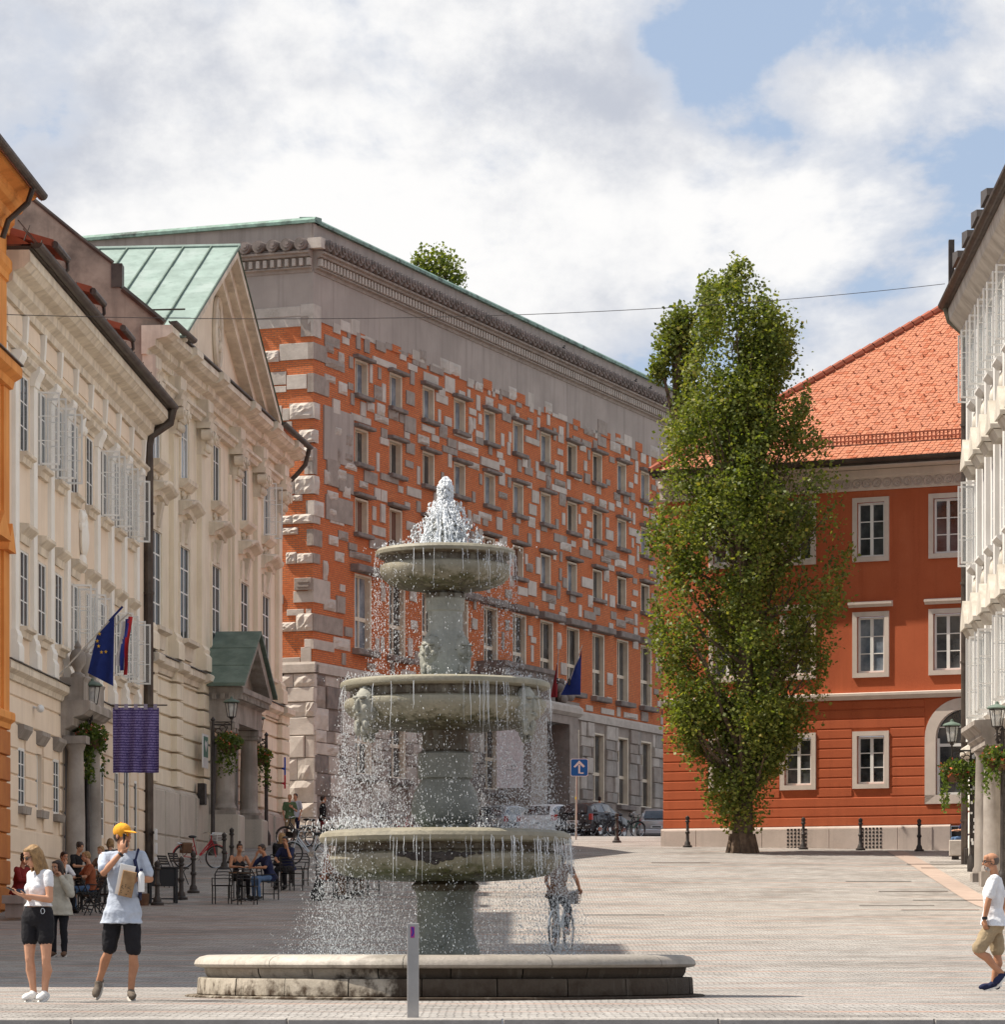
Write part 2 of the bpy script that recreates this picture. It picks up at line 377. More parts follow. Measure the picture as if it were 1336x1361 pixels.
M_setts = setts_mat('granite_setts', 1.0, (.34,.315,.29), (.425,.40,.37), (.12,.105,.095), 1.15)
M_slab = setts_mat('paving_setts', .55, (.40,.365,.33), (.465,.425,.385), (.20,.175,.155), 0)
M_band = mat('red_paving_strip', (.42,.32,.265), (.34,.26,.215), 2.5, rough=.8, bump=.4, fine=.15)
M_kerb = mat('kerb_stone', (.46,.42,.38), (.34,.31,.28), 3.0, bump=.5, fine=.2)
M_asph = mat('asphalt', (.065,.06,.058), (.09,.083,.08), 2.0, rough=.9, bump=.6, bscale=80)

def sheet(name, m, pts_x, ys, lift=0.0, zf=gz):
    """a sheet following the ground: pts_x(y) gives left and right"""
    mb = MB(); vs = []; fs = []
    for y in ys:
        a, b = pts_x(y); n = 12
        for i in range(n+1): vs.append((a+(b-a)*i/n, y, zf(y)+lift))
    n = 12
    for k in range(len(ys)-1):
        for i in range(n): fs.append((k*(n+1)+i, k*(n+1)+i+1, (k+1)*(n+1)+i+1, (k+1)*(n+1)+i))
    mb.add(vs, fs, True); o = mb.build(name, m); o['kind'] = 'structure'; return o
_ys = [32.95] + list(np.arange(33.5, 62, .5)) + list(np.arange(62, 220, 1.0)) + list(np.arange(220, 420, 10)) + [600, 900, 1400]
sheet('square_paving', M_setts, lambda y: (-160 - max(0, y-200), 160 + max(0, y-200)), _ys)
sheet('road', M_asph, lambda y: (-160, 160), [-60] + list(np.arange(-50, 32.7, 2.0)) + [32.62], lift=-.13)
# kerb at the edge of the square, one stone after another
kme = MB().cbox(-.998, .998, 0, .31, -.13, .012, c=.015).mesh('kerb_stone', M_kerb)
kb = thing('kerb', (0, 32.63, gz(32.8)), None, None); kb['kind'] = 'structure'
for i in range(-5, 5): inst('kerb_stone', kme, kb, (i*2.0 + 1.0, 0, random.uniform(-.003, .003)))
MB().box(-160, -10, 0, .31, -.13, .012).build('kerb_stone', M_kerb, kb); MB().box(10, 160, 0, .31, -.13, .012).build('kerb_stone', M_kerb, kb)
# the paler footway along the white house, and the red strip that edges it
A0, A1 = on(1178, 117.5), on(1345, 77)
def edge_x(y): return A0.x + (A1.x - A0.x)*(y - A0.y)/(A1.y - A0.y)
sheet('footway', M_slab, lambda y: (edge_x(y)+.62, 40), list(np.arange(60, 117.6, 1.0)), .006)
sheet('red_paving_strip', M_band, lambda y: (edge_x(y), edge_x(y)+.62), list(np.arange(60, 117.6, 1.0)), .010)
# footway in front of the red house
RA = math.atan2(-.423, .906)
# drain slots across the square
slot = MB().box(-.9, .9, -.07, .07, 0, .008).mesh('drain_slot', M_asph)
for i, (px, D) in enumerate([(1168,97),(1214,92),(1262,88),(1192,85),(1265,104.5),(1275,108.5),(1245,107),(1250,82),(905,108),(830,79)]):
    p = on(px, D); o = inst('drain_slot', slot, None, (p.x, p.y, p.z + .014)); o['kind'] = 'structure'
mb = MB().lathe([(0,.02),(.32,.02),(.33,0)], 20)
o = mb.build('manhole_cover', M_iron, None, tuple(on(780, 55) + Vector((0,0,-.004)))); o['kind'] = 'structure'

# ------------------------------------------------------------------ windows shared by the houses
_wc = {}
def window(parent, loc, w, h, cols=2, rows=3, fr=.06, bar=.03, fm=None, gm=None, mid=.07, y=0.0, name='window', transom=None, dep=.07):
    """a window: frame with bars, each pane its own piece behind it; x is the middle, z the bottom"""
    fm = fm or M_winframe; gm = gm or M_glass
    key = (w, h, cols, rows, fr, bar, fm.name, mid, transom)
    if key not in _wc:
        mb = MB()
        mb.box(-w/2, -w/2+fr, 0, dep, 0, h).box(w/2-fr, w/2, 0, dep, 0, h).box(-w/2+fr, w/2-fr, 0, dep, 0, fr).box(-w/2+fr, w/2-fr, 0, dep, h-fr, h)
        xs = [-w/2+fr]; iw = w-2*fr
        panes = []
        cw = [mid if (cols == 2 and i == 1) else bar for i in range(1, cols)]
        zsplit = [fr + (h-2*fr)*k/rows for k in range(rows+1)]
        if transom: zsplit = [fr] + [h*t for t in transom] + [h-fr]
        xsplit = [-w/2+fr + iw*k/cols for k in range(cols+1)]
        for i in range(1, cols):
            b = cw[i-1]; mb.box(xsplit[i]-b/2, xsplit[i]+b/2, .004, dep-.004, fr, h-fr)
        for k in range(1, len(zsplit)-1):
            for i in range(cols):
                a = xsplit[i] + (cw[i-1]/2 if i else 0); c = xsplit[i+1] - (cw[i]/2 if i < cols-1 else 0)
                mb.box(a, c, .012, dep-.012, zsplit[k]-bar/2, zsplit[k]+bar/2)
        for i in range(cols):
            for k in range(len(zsplit)-1):
                panes.append((xsplit[i], xsplit[i+1], zsplit[k], zsplit[k+1]))
        _wc[key] = (mb.mesh(name, fm), panes)
    me, panes = _wc[key]
    o = inst(name, me, parent, loc)
    for a, b, c, d in panes:
        k2 = ('p', round(b-a, 3), round(d-c, 3), gm.name)
        if k2 not in _wc: _wc[k2] = MB().box(0, b-a, 0, .006, 0, d-c).mesh('pane', gm)
        inst('pane', _wc[k2], o, (a, dep*.6, c))
    return o

def cornice(z, out, h, kind=0):
    """closed moulding profile; z is its bottom"""
    if kind == 0: p = [(0,0),(.15,0),(.18,.18),(.42,.30),(.45,.52),(.80,.60),(.95,.72),(1,.74),(1,.94),(.96,1),(0,1)]
    elif kind == 1: p = [(0,0),(.4,.05),(.5,.35),(.9,.5),(1,.55),(1,.9),(.9,1),(0,1)]
    else: p = [(0,0),(1,0),(1,1),(0,1)]
    r = [(a*out, z + b*h) for a, b in p]
    return [(-.02 if a == 0 else a, b) for a, b in r]
def dirang(ux, uy): return math.atan2(uy, ux)
# ================================================================== the library
LA, LB = Vector((.36,.933,0)).normalized(), Vector((.933,-.36,0)).normalized()
LC = at(416, 1110, 142); LC.z = 4.2
def brick_mat(name, c1, c2, mortar, soot):
    m = bpy.data.materials.new(name); m.use_nodes = True; nt = m.node_tree; N = nt.nodes; L = nt.links; p = N['Principled BSDF']
    p.inputs['Roughness'].default_value = .9; p.inputs['Specular IOR Level'].default_value = .2
    tc = N.new('ShaderNodeTexCoord'); mp = N.new('ShaderNodeMapping'); mp.inputs['Rotation'].default_value = (R(-90), 0, 0); L.new(tc.outputs['Object'], mp.inputs[0])
    b = N.new('ShaderNodeTexBrick'); b.inputs['Scale'].default_value = 1; b.inputs['Brick Width'].default_value = .27; b.inputs['Row Height'].default_value = .085; b.inputs['Mortar Size'].default_value = .016; b.inputs['Mortar Smooth'].default_value = .3
    b.inputs['Color1'].default_value = (*c1, 1); b.inputs['Color2'].default_value = (*c2, 1); b.inputs['Mortar'].default_value = (*mortar, 1); b.inputs['Bias'].default_value = -.1
    L.new(mp.outputs[0], b.inputs['Vector'])
    pos = N.new('ShaderNodeNewGeometry').outputs['Position']
    n = N.new('ShaderNodeTexNoise'); n.inputs['Scale'].default_value = .8; n.inputs['Detail'].default_value = 8; n.inputs['Roughness'].default_value = .65; L.new(pos, n.inputs['Vector'])
    r = N.new('ShaderNodeMapRange'); L.new(n.outputs[0], r.inputs[0]); r.inputs[1].default_value = .42; r.inputs[2].default_value = .72
    x = N.new('ShaderNodeMix'); x.data_type = 'RGBA'; L.new(r.outputs[0], x.inputs[0]); L.new(b.outputs['Color'], x.inputs[6]); x.inputs[7].default_value = (*soot, 1)
    n2 = N.new('ShaderNodeTexNoise'); n2.inputs['Scale'].default_value = 6; n2.inputs['Detail'].default_value = 6; L.new(pos, n2.inputs['Vector'])
    r2 = N.new('ShaderNodeMapRange'); L.new(n2.outputs[0], r2.inputs[0]); r2.inputs[1].default_value = .4; r2.inputs[2].default_value = .75; r2.inputs[4].default_value = .6
    y = N.new('ShaderNodeMix'); y.data_type = 'RGBA'; L.new(r2.outputs[0], y.inputs[0]); L.new(x.outputs[2], y.inputs[6]); y.inputs[7].default_value = (.62,.185,.065,1)
    L.new(y.outputs[2], p.inputs['Base Color'])
    bm = N.new('ShaderNodeBump'); bm.inputs['Strength'].default_value = .6; bm.inputs['Distance'].default_value = .01; bm.invert = True; L.new(b.outputs['Fac'], bm.inputs['Height']); L.new(bm.outputs[0], p.inputs['Normal'])
    MATS[name] = m; return m
M_brick = brick_mat('orange_brick', (.66,.195,.065), (.50,.13,.043), (.24,.13,.085), (.46,.125,.048))

lib = thing('library_building', LC, 'tall library of orange brick studded with grey stone blocks, behind the fountain', 'library')
LZ = 4.2
# two frames: the long side runs away to the right, the short side to the left of the corner
sideA = dirang(LA.x, LA.y); sideB = dirang(LB.x, LB.y)
LEN = 62.0; WID = 46.0
def P(side, mb, name, m, kind=None):
    if side == 'A': o = mb.build(name, m, lib, (0,0,-LZ), sideA)
    else: o = mb.build(name, m, lib, (-LB.x*WID, -LB.y*WID, -LZ), sideB)
    if kind: o['kind'] = kind
    return o
def LI(side, name, me, x, y, z):
    if side == 'A': v = LA*x + Vector((-LA.y, LA.x, 0))*y; return inst(name, me, lib, (v.x, v.y, z-LZ), sideA)
    v = LB*(x-WID) + Vector((-LB.y, LB.x, 0))*y; return inst(name, me, lib, (v.x, v.y, z-LZ), sideB)
WX = [4.25 + 3.665*i for i in range(16)]
rowsA = [(23.05, 1.45), (20.2, 1.45), (17.3, 1.5)]
PORT = (21.0, 27.3)          # the entrance block on the long side
opsA = [(x, x+1.4, z, z+h) for z, h in rowsA for x in WX]
tall = [(x-.05, x+1.75, 12.45, 15.6) for x in WX]
low = [(x-.05, x+1.75, 7.25, 10.7) for i, x in enumerate(WX)]
mb = MB().wall(0, LEN, 11.55, 25.45, opsA + tall, dep=.34); P('A', mb, 'brick_wall', M_brick)
mb = MB().wall(0, WID, 11.55, 25.45); P('B', mb, 'brick_wall', M_brick)
mb = MB().wall(0, LEN, 2.0, 11.2, low, dep=.34); P('A', mb, 'stone_base_wall', M_stoneB)
mb = MB().wall(0, WID, 2.0, 11.2); P('B', mb, 'stone_base_wall', M_stoneB)
# stone band between base and brick, mitred at the corner
mb = MB().sweep([(-.3,11.18),(.14,11.18),(.14,11.5),(.10,11.6),(-.3,11.6)], .0, LEN); P('A', mb, 'stone_band', M_stoneA)
mb = MB().sweep([(-.3,11.18),(.14,11.18),(.14,11.5),(.10,11.6),(-.3,11.6)], 0, WID+.14); P('B', mb, 'stone_band', M_stoneA)
# plain rendered frieze with a ragged lower edge, parapet and copper edge
for s_, ln in (('A', LEN), ('B', WID)):
    mb = MB().wall(-.035 if s_ == 'A' else 0, ln if s_ == 'A' else ln+.035, 25.40, 27.35, y=-.035); P(s_, mb, 'rendered_frieze', M_grey)
    mb = MB(); mb.sweep([(-.4,28.2),(-.05,28.2),(-.05,29.3),(-.4,29.3)], 0, ln); P(s_, mb, 'parapet', M_grey)
    mb = MB(); mb.sweep([(-.6,29.28),(.12,29.28),(.12,29.40),(-.02,29.52),(-.6,29.56)], 0, ln + (0 if s_ == 'A' else .12)); P(s_, mb, 'copper_edge', M_cedge)
    mb = MB(); mb.sweep([(-.2,27.3),(.08,27.3),(.10,27.42),(.24,27.45),(.24,27.5),(.16,27.52),(.16,27.86),(.36,27.9),(.36,28.0),(.5,28.02),(.5,28.1),(-.2,28.22)], 0, ln); P(s_, mb, 'cornice', M_stoneB)
    mb = MB(); x = .1
    while x < ln-.1: mb.box(x, x+.15, -.34, -.15, 27.54, 27.83); x += .32
    P(s_, mb, 'dentils', M_stoneA, 'stuff')
# rolled scrolls along the top of the cornice
sm = MB(); sm.tube([(0,.25,0),(0,-.62,0)], .25, 12); sm.tube([(.05,-.62,.03),(.05,-.69,.03)], .17, 12).tube([(.09,-.69,.05),(.09,-.74,.05)], .09, 8); sm.box(-.30,.30,-.40,.2,-.30,-.16)
sme = sm.mesh('scroll', M_scroll)
for s_, ln in (('A', LEN), ('B', WID)):
    n = int(ln/.62)
    for i in range(n): LI(s_, 'scroll', sme, (i+.5)*ln/n if s_ == 'A' else ln - (i+.5)*.62, 0, 28.36)
P('A', MB().box(-.32,.1,-.5,.1,28.2,28.62), 'corner_block', M_stoneC)
# roof deck and the dark mass of walls behind
mb = MB(); mb.box(.3, LEN, .3, WID, 28.9, 29.3); P('A', mb, 'flat_roof', M_copd)
mb = MB(); mb.quad((LEN,0,2),(LEN,WID,2),(LEN,WID,29),(LEN,0,29)); P('A', mb, 'rear_wall', M_grey)
# windows
wv = random.Random(3)
def hoodset(side):
    h = MB(); h.cbox(-.22, 1.66, -.28, .1, 0, .14, c=.03); s = MB(); s.cbox(-.14, 1.56, -.24, .1, -.18, 0, c=.03)
    return h.mesh('hood', M_stoneD), s.mesh('sill', M_stoneD)
hood_me, sill_me = hoodset('A')
h2 = MB().cbox(-.45, 2.45, -.42, .1, 0, .30, c=.04).mesh('hood', M_stoneD); s2 = MB().cbox(-.2, 2.1, -.34, .1, -.24, 0, c=.03).mesh('sill', M_stoneD)
jamb = MB(); jamb.box(1.30,1.40,.01,.33,0,1.45).box(0,.06,.01,.33,0,1.45).box(.06,1.30,.01,.33,1.37,1.45).box(.06,1.3,.01,.33,0,.06); jamb_me = jamb.mesh('window_surround', M_winfr2)
jb2 = MB(); jb2.box(1.66,1.80,.01,.33,0,3.15).box(0,.08,.01,.33,0,3.15).box(.08,1.66,.01,.33,3.05,3.15).box(.08,1.66,.01,.33,0,.08); jb2_me = jb2.mesh('window_surround', M_winfr2)
def lw(loc): v = LA*loc[0] + Vector((-LA.y, LA.x, 0))*loc[1]; return (v.x, v.y, loc[2]-LZ)
for ri, (z, h) in enumerate(rowsA):
    for i, x in enumerate(WX):
        g = M_glass if i in (7, 8) or (ri == 1 and i in (0, 1, 2)) else M_glassb
        if ri == 2: g = M_glasst if i in (0, 1, 2, 4, 5) else (M_glassb if i < 8 else M_glass)
        o = window(lib, lw((x+.7, .22, z)), 1.26, h-.06, 2, 1, fr=.05, mid=.05, fm=M_winfr2, gm=g, dep=.06); o.rotation_euler.z = sideA
        inst('window_surround', jamb_me, o, (-.7, -.22, 0)); inst('hood', hood_me, o, (-.7, -.22, h)); inst('sill', sill_me, o, (-.7, -.22, 0))
for zi, lst in ((0, tall), (1, low)):
    for i, (a, b, c, d) in enumerate(lst):
        if zi and PORT[0]-.5 < a+.9 < PORT[1]+.5: continue
        g = M_glassb if (zi == 0 and i in (0,)) else M_glass
        o = window(lib, lw((a+.9, .2, c+.02)), 1.66, d-c-.06, 2, 2, fr=.07, bar=.16, mid=.09, fm=M_winfr2, gm=g, transom=(.42,), dep=.1); o.rotation_euler.z = sideA
        x0 = a
        inst('window_surround', jb2_me, o, (-.9, -.2, 0), 0, (1, 1, (d-c)/3.15)); inst('sill', s2, o, (-.95, -.2, 0))
        if zi == 0: inst('hood', h2, o, (-.9, -.2, d-c+.02))
# ---- stones let into the brick: long side
MSt = [M_stoneA, M_stoneA, M_stoneB, M_stoneC, M_stoneC, M_stoneB]
occ = np.zeros((int(LEN/.15)+8, int(15/.1)+8), bool)
def block(x0, x1, z0, z1): occ[max(0,int(x0/.15)):int(x1/.15)+1, max(0,int((z0-11.5)/.1)):max(0,int((z1-11.5)/.1)+1)] = True
for a, b, c, d in opsA: block(a-.05, b+.02, c-.05, d+.04)
for a, b, c, d in tall: block(a-.1, b+.1, c-.1, d+.3)
block(PORT[0]-.3, PORT[1]+.3, 11.5, 13.2)
sr = random.Random(11); stones = []
def put(x0, w, z0, h):
    i0, i1 = int(x0/.15), int((x0+w)/.15)+1; k0, k1 = int((z0-11.5)/.1), int((z0+h-11.5)/.1)
    if k0 < 1 or x0+w > LEN or occ[i0:i1, k0:k1].any(): return False
    occ[i0:i1, k0:k1] = True; stones.append((x0, x0+w, z0, z0+h)); return True
for n in range(9000):
    z0 = 11.7 + .3*sr.randrange(0, 47)
    dens = .17 + .60*max(0, (z0-13)/12.5)
    if sr.random() > dens: continue
    x0 = sr.uniform(.9, LEN-2)
    kind = sr.random()
    if kind < .45: w, h = sr.uniform(.7, 2.6), sr.choice((.3, .3, .4, .4, .5))
    elif kind < .8: w, h = sr.uniform(.5, 1.1), sr.choice((.3, .4, .5, .6))
    else: w, h = sr.uniform(.3, .5), sr.choice((.5, .6, .8))
    if z0+h > 25.6: h = 25.6-z0
    if h < .2: continue
    if put(x0, w, z0, h) and sr.random() < .8:      # stones sit in ragged groups
        x1 = x0+w+.02
        for q in range(sr.randrange(1, 4)):
            w2 = sr.uniform(.4, 1.5); z2 = z0 + sr.choice((-.3, 0, 0, .1, .3)); h2_ = sr.choice((.3, .4, .5, .7))
            if not put(x1, w2, max(11.7, z2), h2_): break
            x1 += w2+.02
# ragged top course biting into the frieze
x = .6
while x < LEN-2:
    w = sr.uniform(.4, 1.6)
    if sr.random() < .72: stones.append((x, x+w, 25.42, 25.5+sr.choice((.1, .2, .35, .5, .6))))
    x += w + .03
def seen(t): return (t[1]-t[0])*(t[3]-t[2])/(142+.93*t[0])**2
stones.sort(key=seen, reverse=True)
near = [s for s in stones if s[0] < 47]
ind = near[:215]; rest = [s for s in stones if s not in set(ind)]
def stone_mesh(w, h, rgh, r):
    mb = MB()
    if rgh: mb.rough(0, w, -.10, .2, 0, h, .04, 5)
    else: mb.cbox(0, w, -r.choice((.045, .06, .055, .075)), .2, 0, h, c=.012, jit=.006)
    return mb
for x0, x1, z0, z1 in ind:
    rgh = sr.random() < .45
    LI('A', 'stone', stone_mesh(x1-x0-.015, z1-z0-.015, rgh, sr).mesh('stone', sr.choice(MSt)), x0, 0, z0)
for k in range(3):
    mb = MB()
    for x0, x1, z0, z1 in rest[k::3]: mb.cbox(x0, x1-.015, -.05, .2, z0, z1-.015, c=.012)
    P('A', mb, 'small_stones', (M_stoneA, M_stoneB, M_stoneC)[k], 'stuff')
# bits of brick biting up into the frieze
mb = MB(); x = 2.0
while x < LEN-2:
    w = sr.uniform(.5, 1.6)
    if sr.random() < .45: mb.box(x, x+w, -.055, .1, 25.4, 25.45+sr.choice((.15, .25, .4)))
    x += w+.8
P('A', mb, 'stepped_bricks', M_brick, 'stuff')
# ---- short side: stones placed as they sit beside the corner
def pxB(px): return WID - (416-px)/30.7
sb = [(330,400,406,419,0),(400,414,404,420,0),(330,400,421,433,0),(400,414,421,447,2),(330,344,458,463,3),(345,370,463,478,9),(371,414,455,477,0),(350,380,492,509,0),(361,380,511,519,1),(381,408,497,516,1),(409,414,496,521,2),
      (352,374,537,557,1),(375,384,541,557,0),(385,417,535,556,9),(366,388,559,572,0),(398,420,571,588,9),(400,417,594,612,9),(405,416,614,630,0),(366,382,622,630,0),(368,391,637,655,9),(392,417,632,656,9),(390,402,657,665,9),(407,416,665,685,2),
      (366,388,684,695,9),(389,416,683,695,9),(375,396,700,709,9),(408,416,703,725,2),(380,394,733,748,9),(395,416,735,748,9),(393,416,768,784,5),(390,414,785,800,0),(364,376,789,801,0),(381,404,809,817,1),(407,414,809,815,1),(373,393,826,838,9),(394,416,815,838,9),(405,414,849,860,1),(400,414,860,880,0),(360,399,873,880,0)]
mk = [M_stoneA, M_stoneC, M_stoneB, M_stoneD]
for x0, x1, y0, y1, k in sb:
    a, b = pxB(x0), min(pxB(x1), WID+.1); z1, z0 = (HY-y0)/32.98, (HY-y1)/32.98
    if k == 9: LI('B', 'stone', MB().rough(0, b-a, -.13, .2, 0, z1-z0, .055, 6).mesh('stone', M_stoneC), a, 0, z0)
    elif k == 5:
        m5 = MB().cbox(0, b-a, -.2, .2, 0, z1-z0, c=.02)
        for q in (.12, .30): m5.box(.14, b-a-.1, -.24, -.19, q, q+.07)
        LI('B', 'stone', m5.mesh('stone', M_stoneB), a, 0, z0)
    else: LI('B', 'stone', MB().cbox(0, b-a, -.055, .2, 0, z1-z0, c=.012, jit=.006).mesh('stone', mk[k]), a, 0, z0)
# corner returns on the long side
for y0, y1, w, k in [(404,447,.7,0),(455,477,1.3,2),(496,521,1.5,2),(535,556,.5,9),(571,588,.35,9),(595,630,.3,2),(632,656,.4,9),(665,685,.9,9),(683,695,.6,0),(703,725,.8,2),(735,748,.6,2),(768,800,1.6,0),(815,838,2.9,2),(849,862,2.0,0)]:
    z1, z0 = (HY-y0)/32.98, (HY-y1)/32.98
    mb = MB().rough(-.08, w, -.15, .2, 0, z1-z0, .05, 4) if k == 9 else MB().cbox(-.052, w, -.058, .2, 0, z1-z0, c=.012)
    LI('A', 'stone', mb.mesh('stone', M_stoneC if k == 9 else mk[k]), 0, 0, z0)
# large grey slab and blocks near the corner of the long side
for x0, x1, z0, z1, m_ in [(1.0,4.0,19.9,22.1,M_grey),(1.3,2.5,18.9,20.0,M_stoneB),(2.5,4.0,18.8,19.6,M_stoneB),(1.2,3.9,17.5,18.5,M_stoneB)]:
    LI('A', 'stone', MB().cbox(0, x1-x0, -.07, .2, 0, z1-z0, c=.015, jit=.01).mesh('stone', m_), x0, 0, z0)
# ---- the heavy stone base: blocks one by one
br = random.Random(5)
def free_runs(xa, xb, z, h, ops):
    """stretches of wall between the openings that this course crosses"""
    cuts = sorted((max(xa, o[0]-.05), min(xb, o[1]+.05)) for o in ops if z < o[3]+.05 and z+h > o[2]-.26 and o[1] > xa and o[0] < xb); x = xa; out = []
    for a, b in cuts:
        if a - x > .15: out.append((x, a))
        x = max(x, b)
    if xb - x > .15: out.append((x, xb))
    return out
def base(side, xa, xb, ops, p_rough, amp):
    z = 4.0
    while z < 11.0:
        h = min(br.choice((.5, .6, .75, .9)), 11.15-z)
        if h < .2: break
        for ra, rb in free_runs(xa, xb, z, h, ops):
            x = ra
            while x < rb-.02:
                w = br.uniform(.6, 1.7); x1 = min(x+w, rb)
                if rb - x1 < .3: x1 = rb
                if br.random() < p_rough: mb = MB().rough(0, x1-x-.03, -br.uniform(.10, .20), .2, 0, h-.03, amp, 4)
                else: mb = MB().cbox(0, x1-x-.03, -br.uniform(.05, .13), .2, 0, h-.03, c=.03, jit=.02)
                LI(side, 'ashlar_block', mb.mesh('ashlar_block', br.choice((M_stoneA, M_stoneC, M_stoneC) if side == 'B' else (M_stoneA, M_stoneB, M_stoneB, M_stoneC, M_stoneD))), x, 0, z)
                x = x1
        z += h
base('B', WID-3.4, WID+.12, [], .6, .10)
base('A', -.0, 20.0, low + [(PORT[0], PORT[1], 3, 12)], .35, .06)
for k_ in range(3):
    mb = MB(); z = 4.0; br = random.Random(50)
    while z < 11.0:
        h = br.choice((.5, .62, .8)); h = min(h, 11.15-z)
        if h < .2: break
        for ra, rb in free_runs(20.0, 50, z, h, low + [(PORT[0], PORT[1], 3, 12)]):
            x = ra
            while x < rb-.02:
                w = br.uniform(.5, 1.5); x1 = min(x+w, rb); dp = br.uniform(.05, .18); kk = br.randrange(3)
                if kk == k_: mb.cbox(x, x1-.03, -dp, .2, z, z+h-.03, c=.03, jit=.02)
                x = x1
        z += h
    P('A', mb, 'far_ashlar', (M_stoneA, M_stoneB, M_greystone)[k_], 'stuff')
# ---- entrance block with doorway, cornice and the carved group on top
pt = MB(); a, b = PORT; pt.wall(a, b, 4.0, 11.0, [(a+2.1, b-1.15, 4.0, 10.6)], y=-1.5, dep=1.3)
pt.quad((a,0,4),(a,-1.5,4),(a,-1.5,11.0),(a,0,11.0)); pt.quad((b,-1.5,4),(b,0,4),(b,0,11.0),(b,-1.5,11.0)); P('A', pt, 'portal', M_stoneB)
P('A', MB().sweep([(-.2,11.0),(1.55,11.0),(1.7,11.15),(1.7,11.4),(1.5,11.55),(-.2,11.55)], a-.2, b+.2), 'portal_cornice', M_stoneA)
P('A', MB().box(a+2.1, b-1.15, -.3, -.2, 4.0, 10.6), 'door', M_black)
P('A', MB().sweep([(0,11.55),(1.3,11.55),(1.3,12.7),(1.45,12.8),(1.45,13.0),(0,13.0)], a-3.2, b-2.6), 'balcony_parapet', M_stoneD)
sc_ = MB(); q = random.Random(9)
for i in range(16): sc_.ell((b-1.0+q.uniform(-.9,.7), -1.0+q.uniform(-.35,.3), 11.6+q.uniform(.1,1.0)), (q.uniform(.15,.4), q.uniform(.2,.35), q.uniform(.2,.45)))
P('A', sc_, 'carved_group', M_stoneD)
# house number plate on the corner
o = P('B', MB().box(WID-1.9, WID-1.25, -.09, -.03, 10.75, 11.12), 'number_plate', M_black)
# ================================================================== text and small shared builders
def text_mesh(s, size, m, name='lettering', depth=.004):
    c = bpy.data.curves.new(name, 'FONT'); c.body = s; c.size = size; c.align_x = 'CENTER'; c.align_y = 'CENTER'; c.extrude = depth
    o = bpy.data.objects.new('tmp_text', c); COL.objects.link(o)
    me = bpy.data.meshes.new_from_object(o.evaluated_get(bpy.context.evaluated_depsgraph_get())); bpy.data.objects.remove(o)
    me.materials.clear(); me.materials.append(m); me.name = name; return me
def put_text(s, size, m, parent, loc, rz=0.0):
    o = inst('lettering', text_mesh(s, size, m), parent, loc); o.rotation_euler = (R(90), 0, rz); return o
num = put_text('14', .26, M_plast, lib, (0,0,0)); _v = LB*(WID-1.575-WID) + Vector((LB.y, -LB.x, 0))*.1
num.location = (_v.x, _v.y, 10.93-LZ); num.rotation_euler = (R(90), 0, sideB)

M_plinth = mat('academy_plinth_stone', (.56,.50,.43), (.44,.39,.335), .9, streak=.2, bump=.25, fine=.1)
class Facade:
    """a house with a street front: x along the front (right-hand seen from the street), y into the house, z in world metres"""
    def __init__(s, name, O, ux, uy, zb, label, cat='building'):
        s.rz = dirang(ux, uy); s.zb = zb; s.O = Vector((O[0], O[1], zb))
        s.t = thing(name, s.O, label, cat, s.rz)
    def part(s, mb, name, m, kind=None): return mb.build(name, m, s.t, (0,0,-s.zb), 0, kind)
    def put(s, name, me, x, y, z, rz=0.0, sc=None): return inst(name, me, s.t, (x, y, z-s.zb), rz, sc)
    def win(s, xc, z, w, h, y=.12, **k): return window(s.t, (xc, y, z-s.zb), w, h, **k)
    def world(s, x, y, z): c, q = math.cos(s.rz), math.sin(s.rz); return Vector((s.O.x + c*x - q*y, s.O.y + q*x + c*y, z))
def casement(w, h, rows=3, fm=None):
    me = _casement(w, h, rows, fm); n0 = len(me.polygons); vs = [tuple(v.co) for v in me.vertices]; fs = [tuple(p.vertices) for p in me.polygons]
    b = len(vs); vs += [(.04,.02,.04),(w-.04,.02,.04),(w-.04,.02,h-.04),(.04,.02,h-.04)]; fs.append((b,b+1,b+2,b+3))
    m2 = bpy.data.meshes.new('open_casement'); m2.from_pydata(vs, [], fs); m2.materials.append(fm or M_winframe); m2.materials.append(M_clear); m2.polygons[n0].material_index = 1; return m2
def _casement(w, h, rows=3, fm=None):
    mb = MB(); t = .035; mb.box(0,t*1.3,0,.04,0,h).box(w-t*1.3,w,0,.04,0,h).box(t,w-t,0,.04,0,t*1.4).box(t,w-t,0,.04,h-t*1.4,h)
    for k in range(1, rows): mb.box(t, w-t, .008, .032, h*k/rows-.012, h*k/rows+.012)
    return mb.mesh('open_casement', fm or M_winframe)
def clear_pane(w, h): return MB().box(.04, w-.04, .016, .022, .04, h-.04).mesh('pane', M_clear)
M_clear = bpy.data.materials.new('clear_pane'); M_clear.use_nodes = True
_p = M_clear.node_tree.nodes['Principled BSDF']; _p.inputs['Base Color'].default_value = (.62,.66,.66,1); _p.inputs['Roughness'].default_value = .05; _p.inputs['Alpha'].default_value = .22; _p.inputs['Specular IOR Level'].default_value = .8
def downpipe(fc, x, y, z0, z1, r=.075, name='downpipe', neck=None):
    pts = [(x, y, z0), (x, y, z1)] + (neck or []); mb = MB().tube(pts, r, 8)
    z = z0 + 2
    while z < z1: mb.tube([(x,y,z),(x,y,z+.07)], r*1.25, 8); z += 2.4
    return fc.part(mb, name, M_gutter)
def gutter(fc, x0, x1, y, z, r=.11):
    mb = MB(); n = 7; pr = []
    for k in range(n+1): q = math.pi*k/n; pr.append((-y + r*math.cos(q), z - r*math.sin(q)))
    pr += [(-y - r*.8, z+.0), (-y - r*.8, z-.02)]
    mb.sweep(pr, x0, x1); return fc.part(mb, 'gutter', M_gutter)
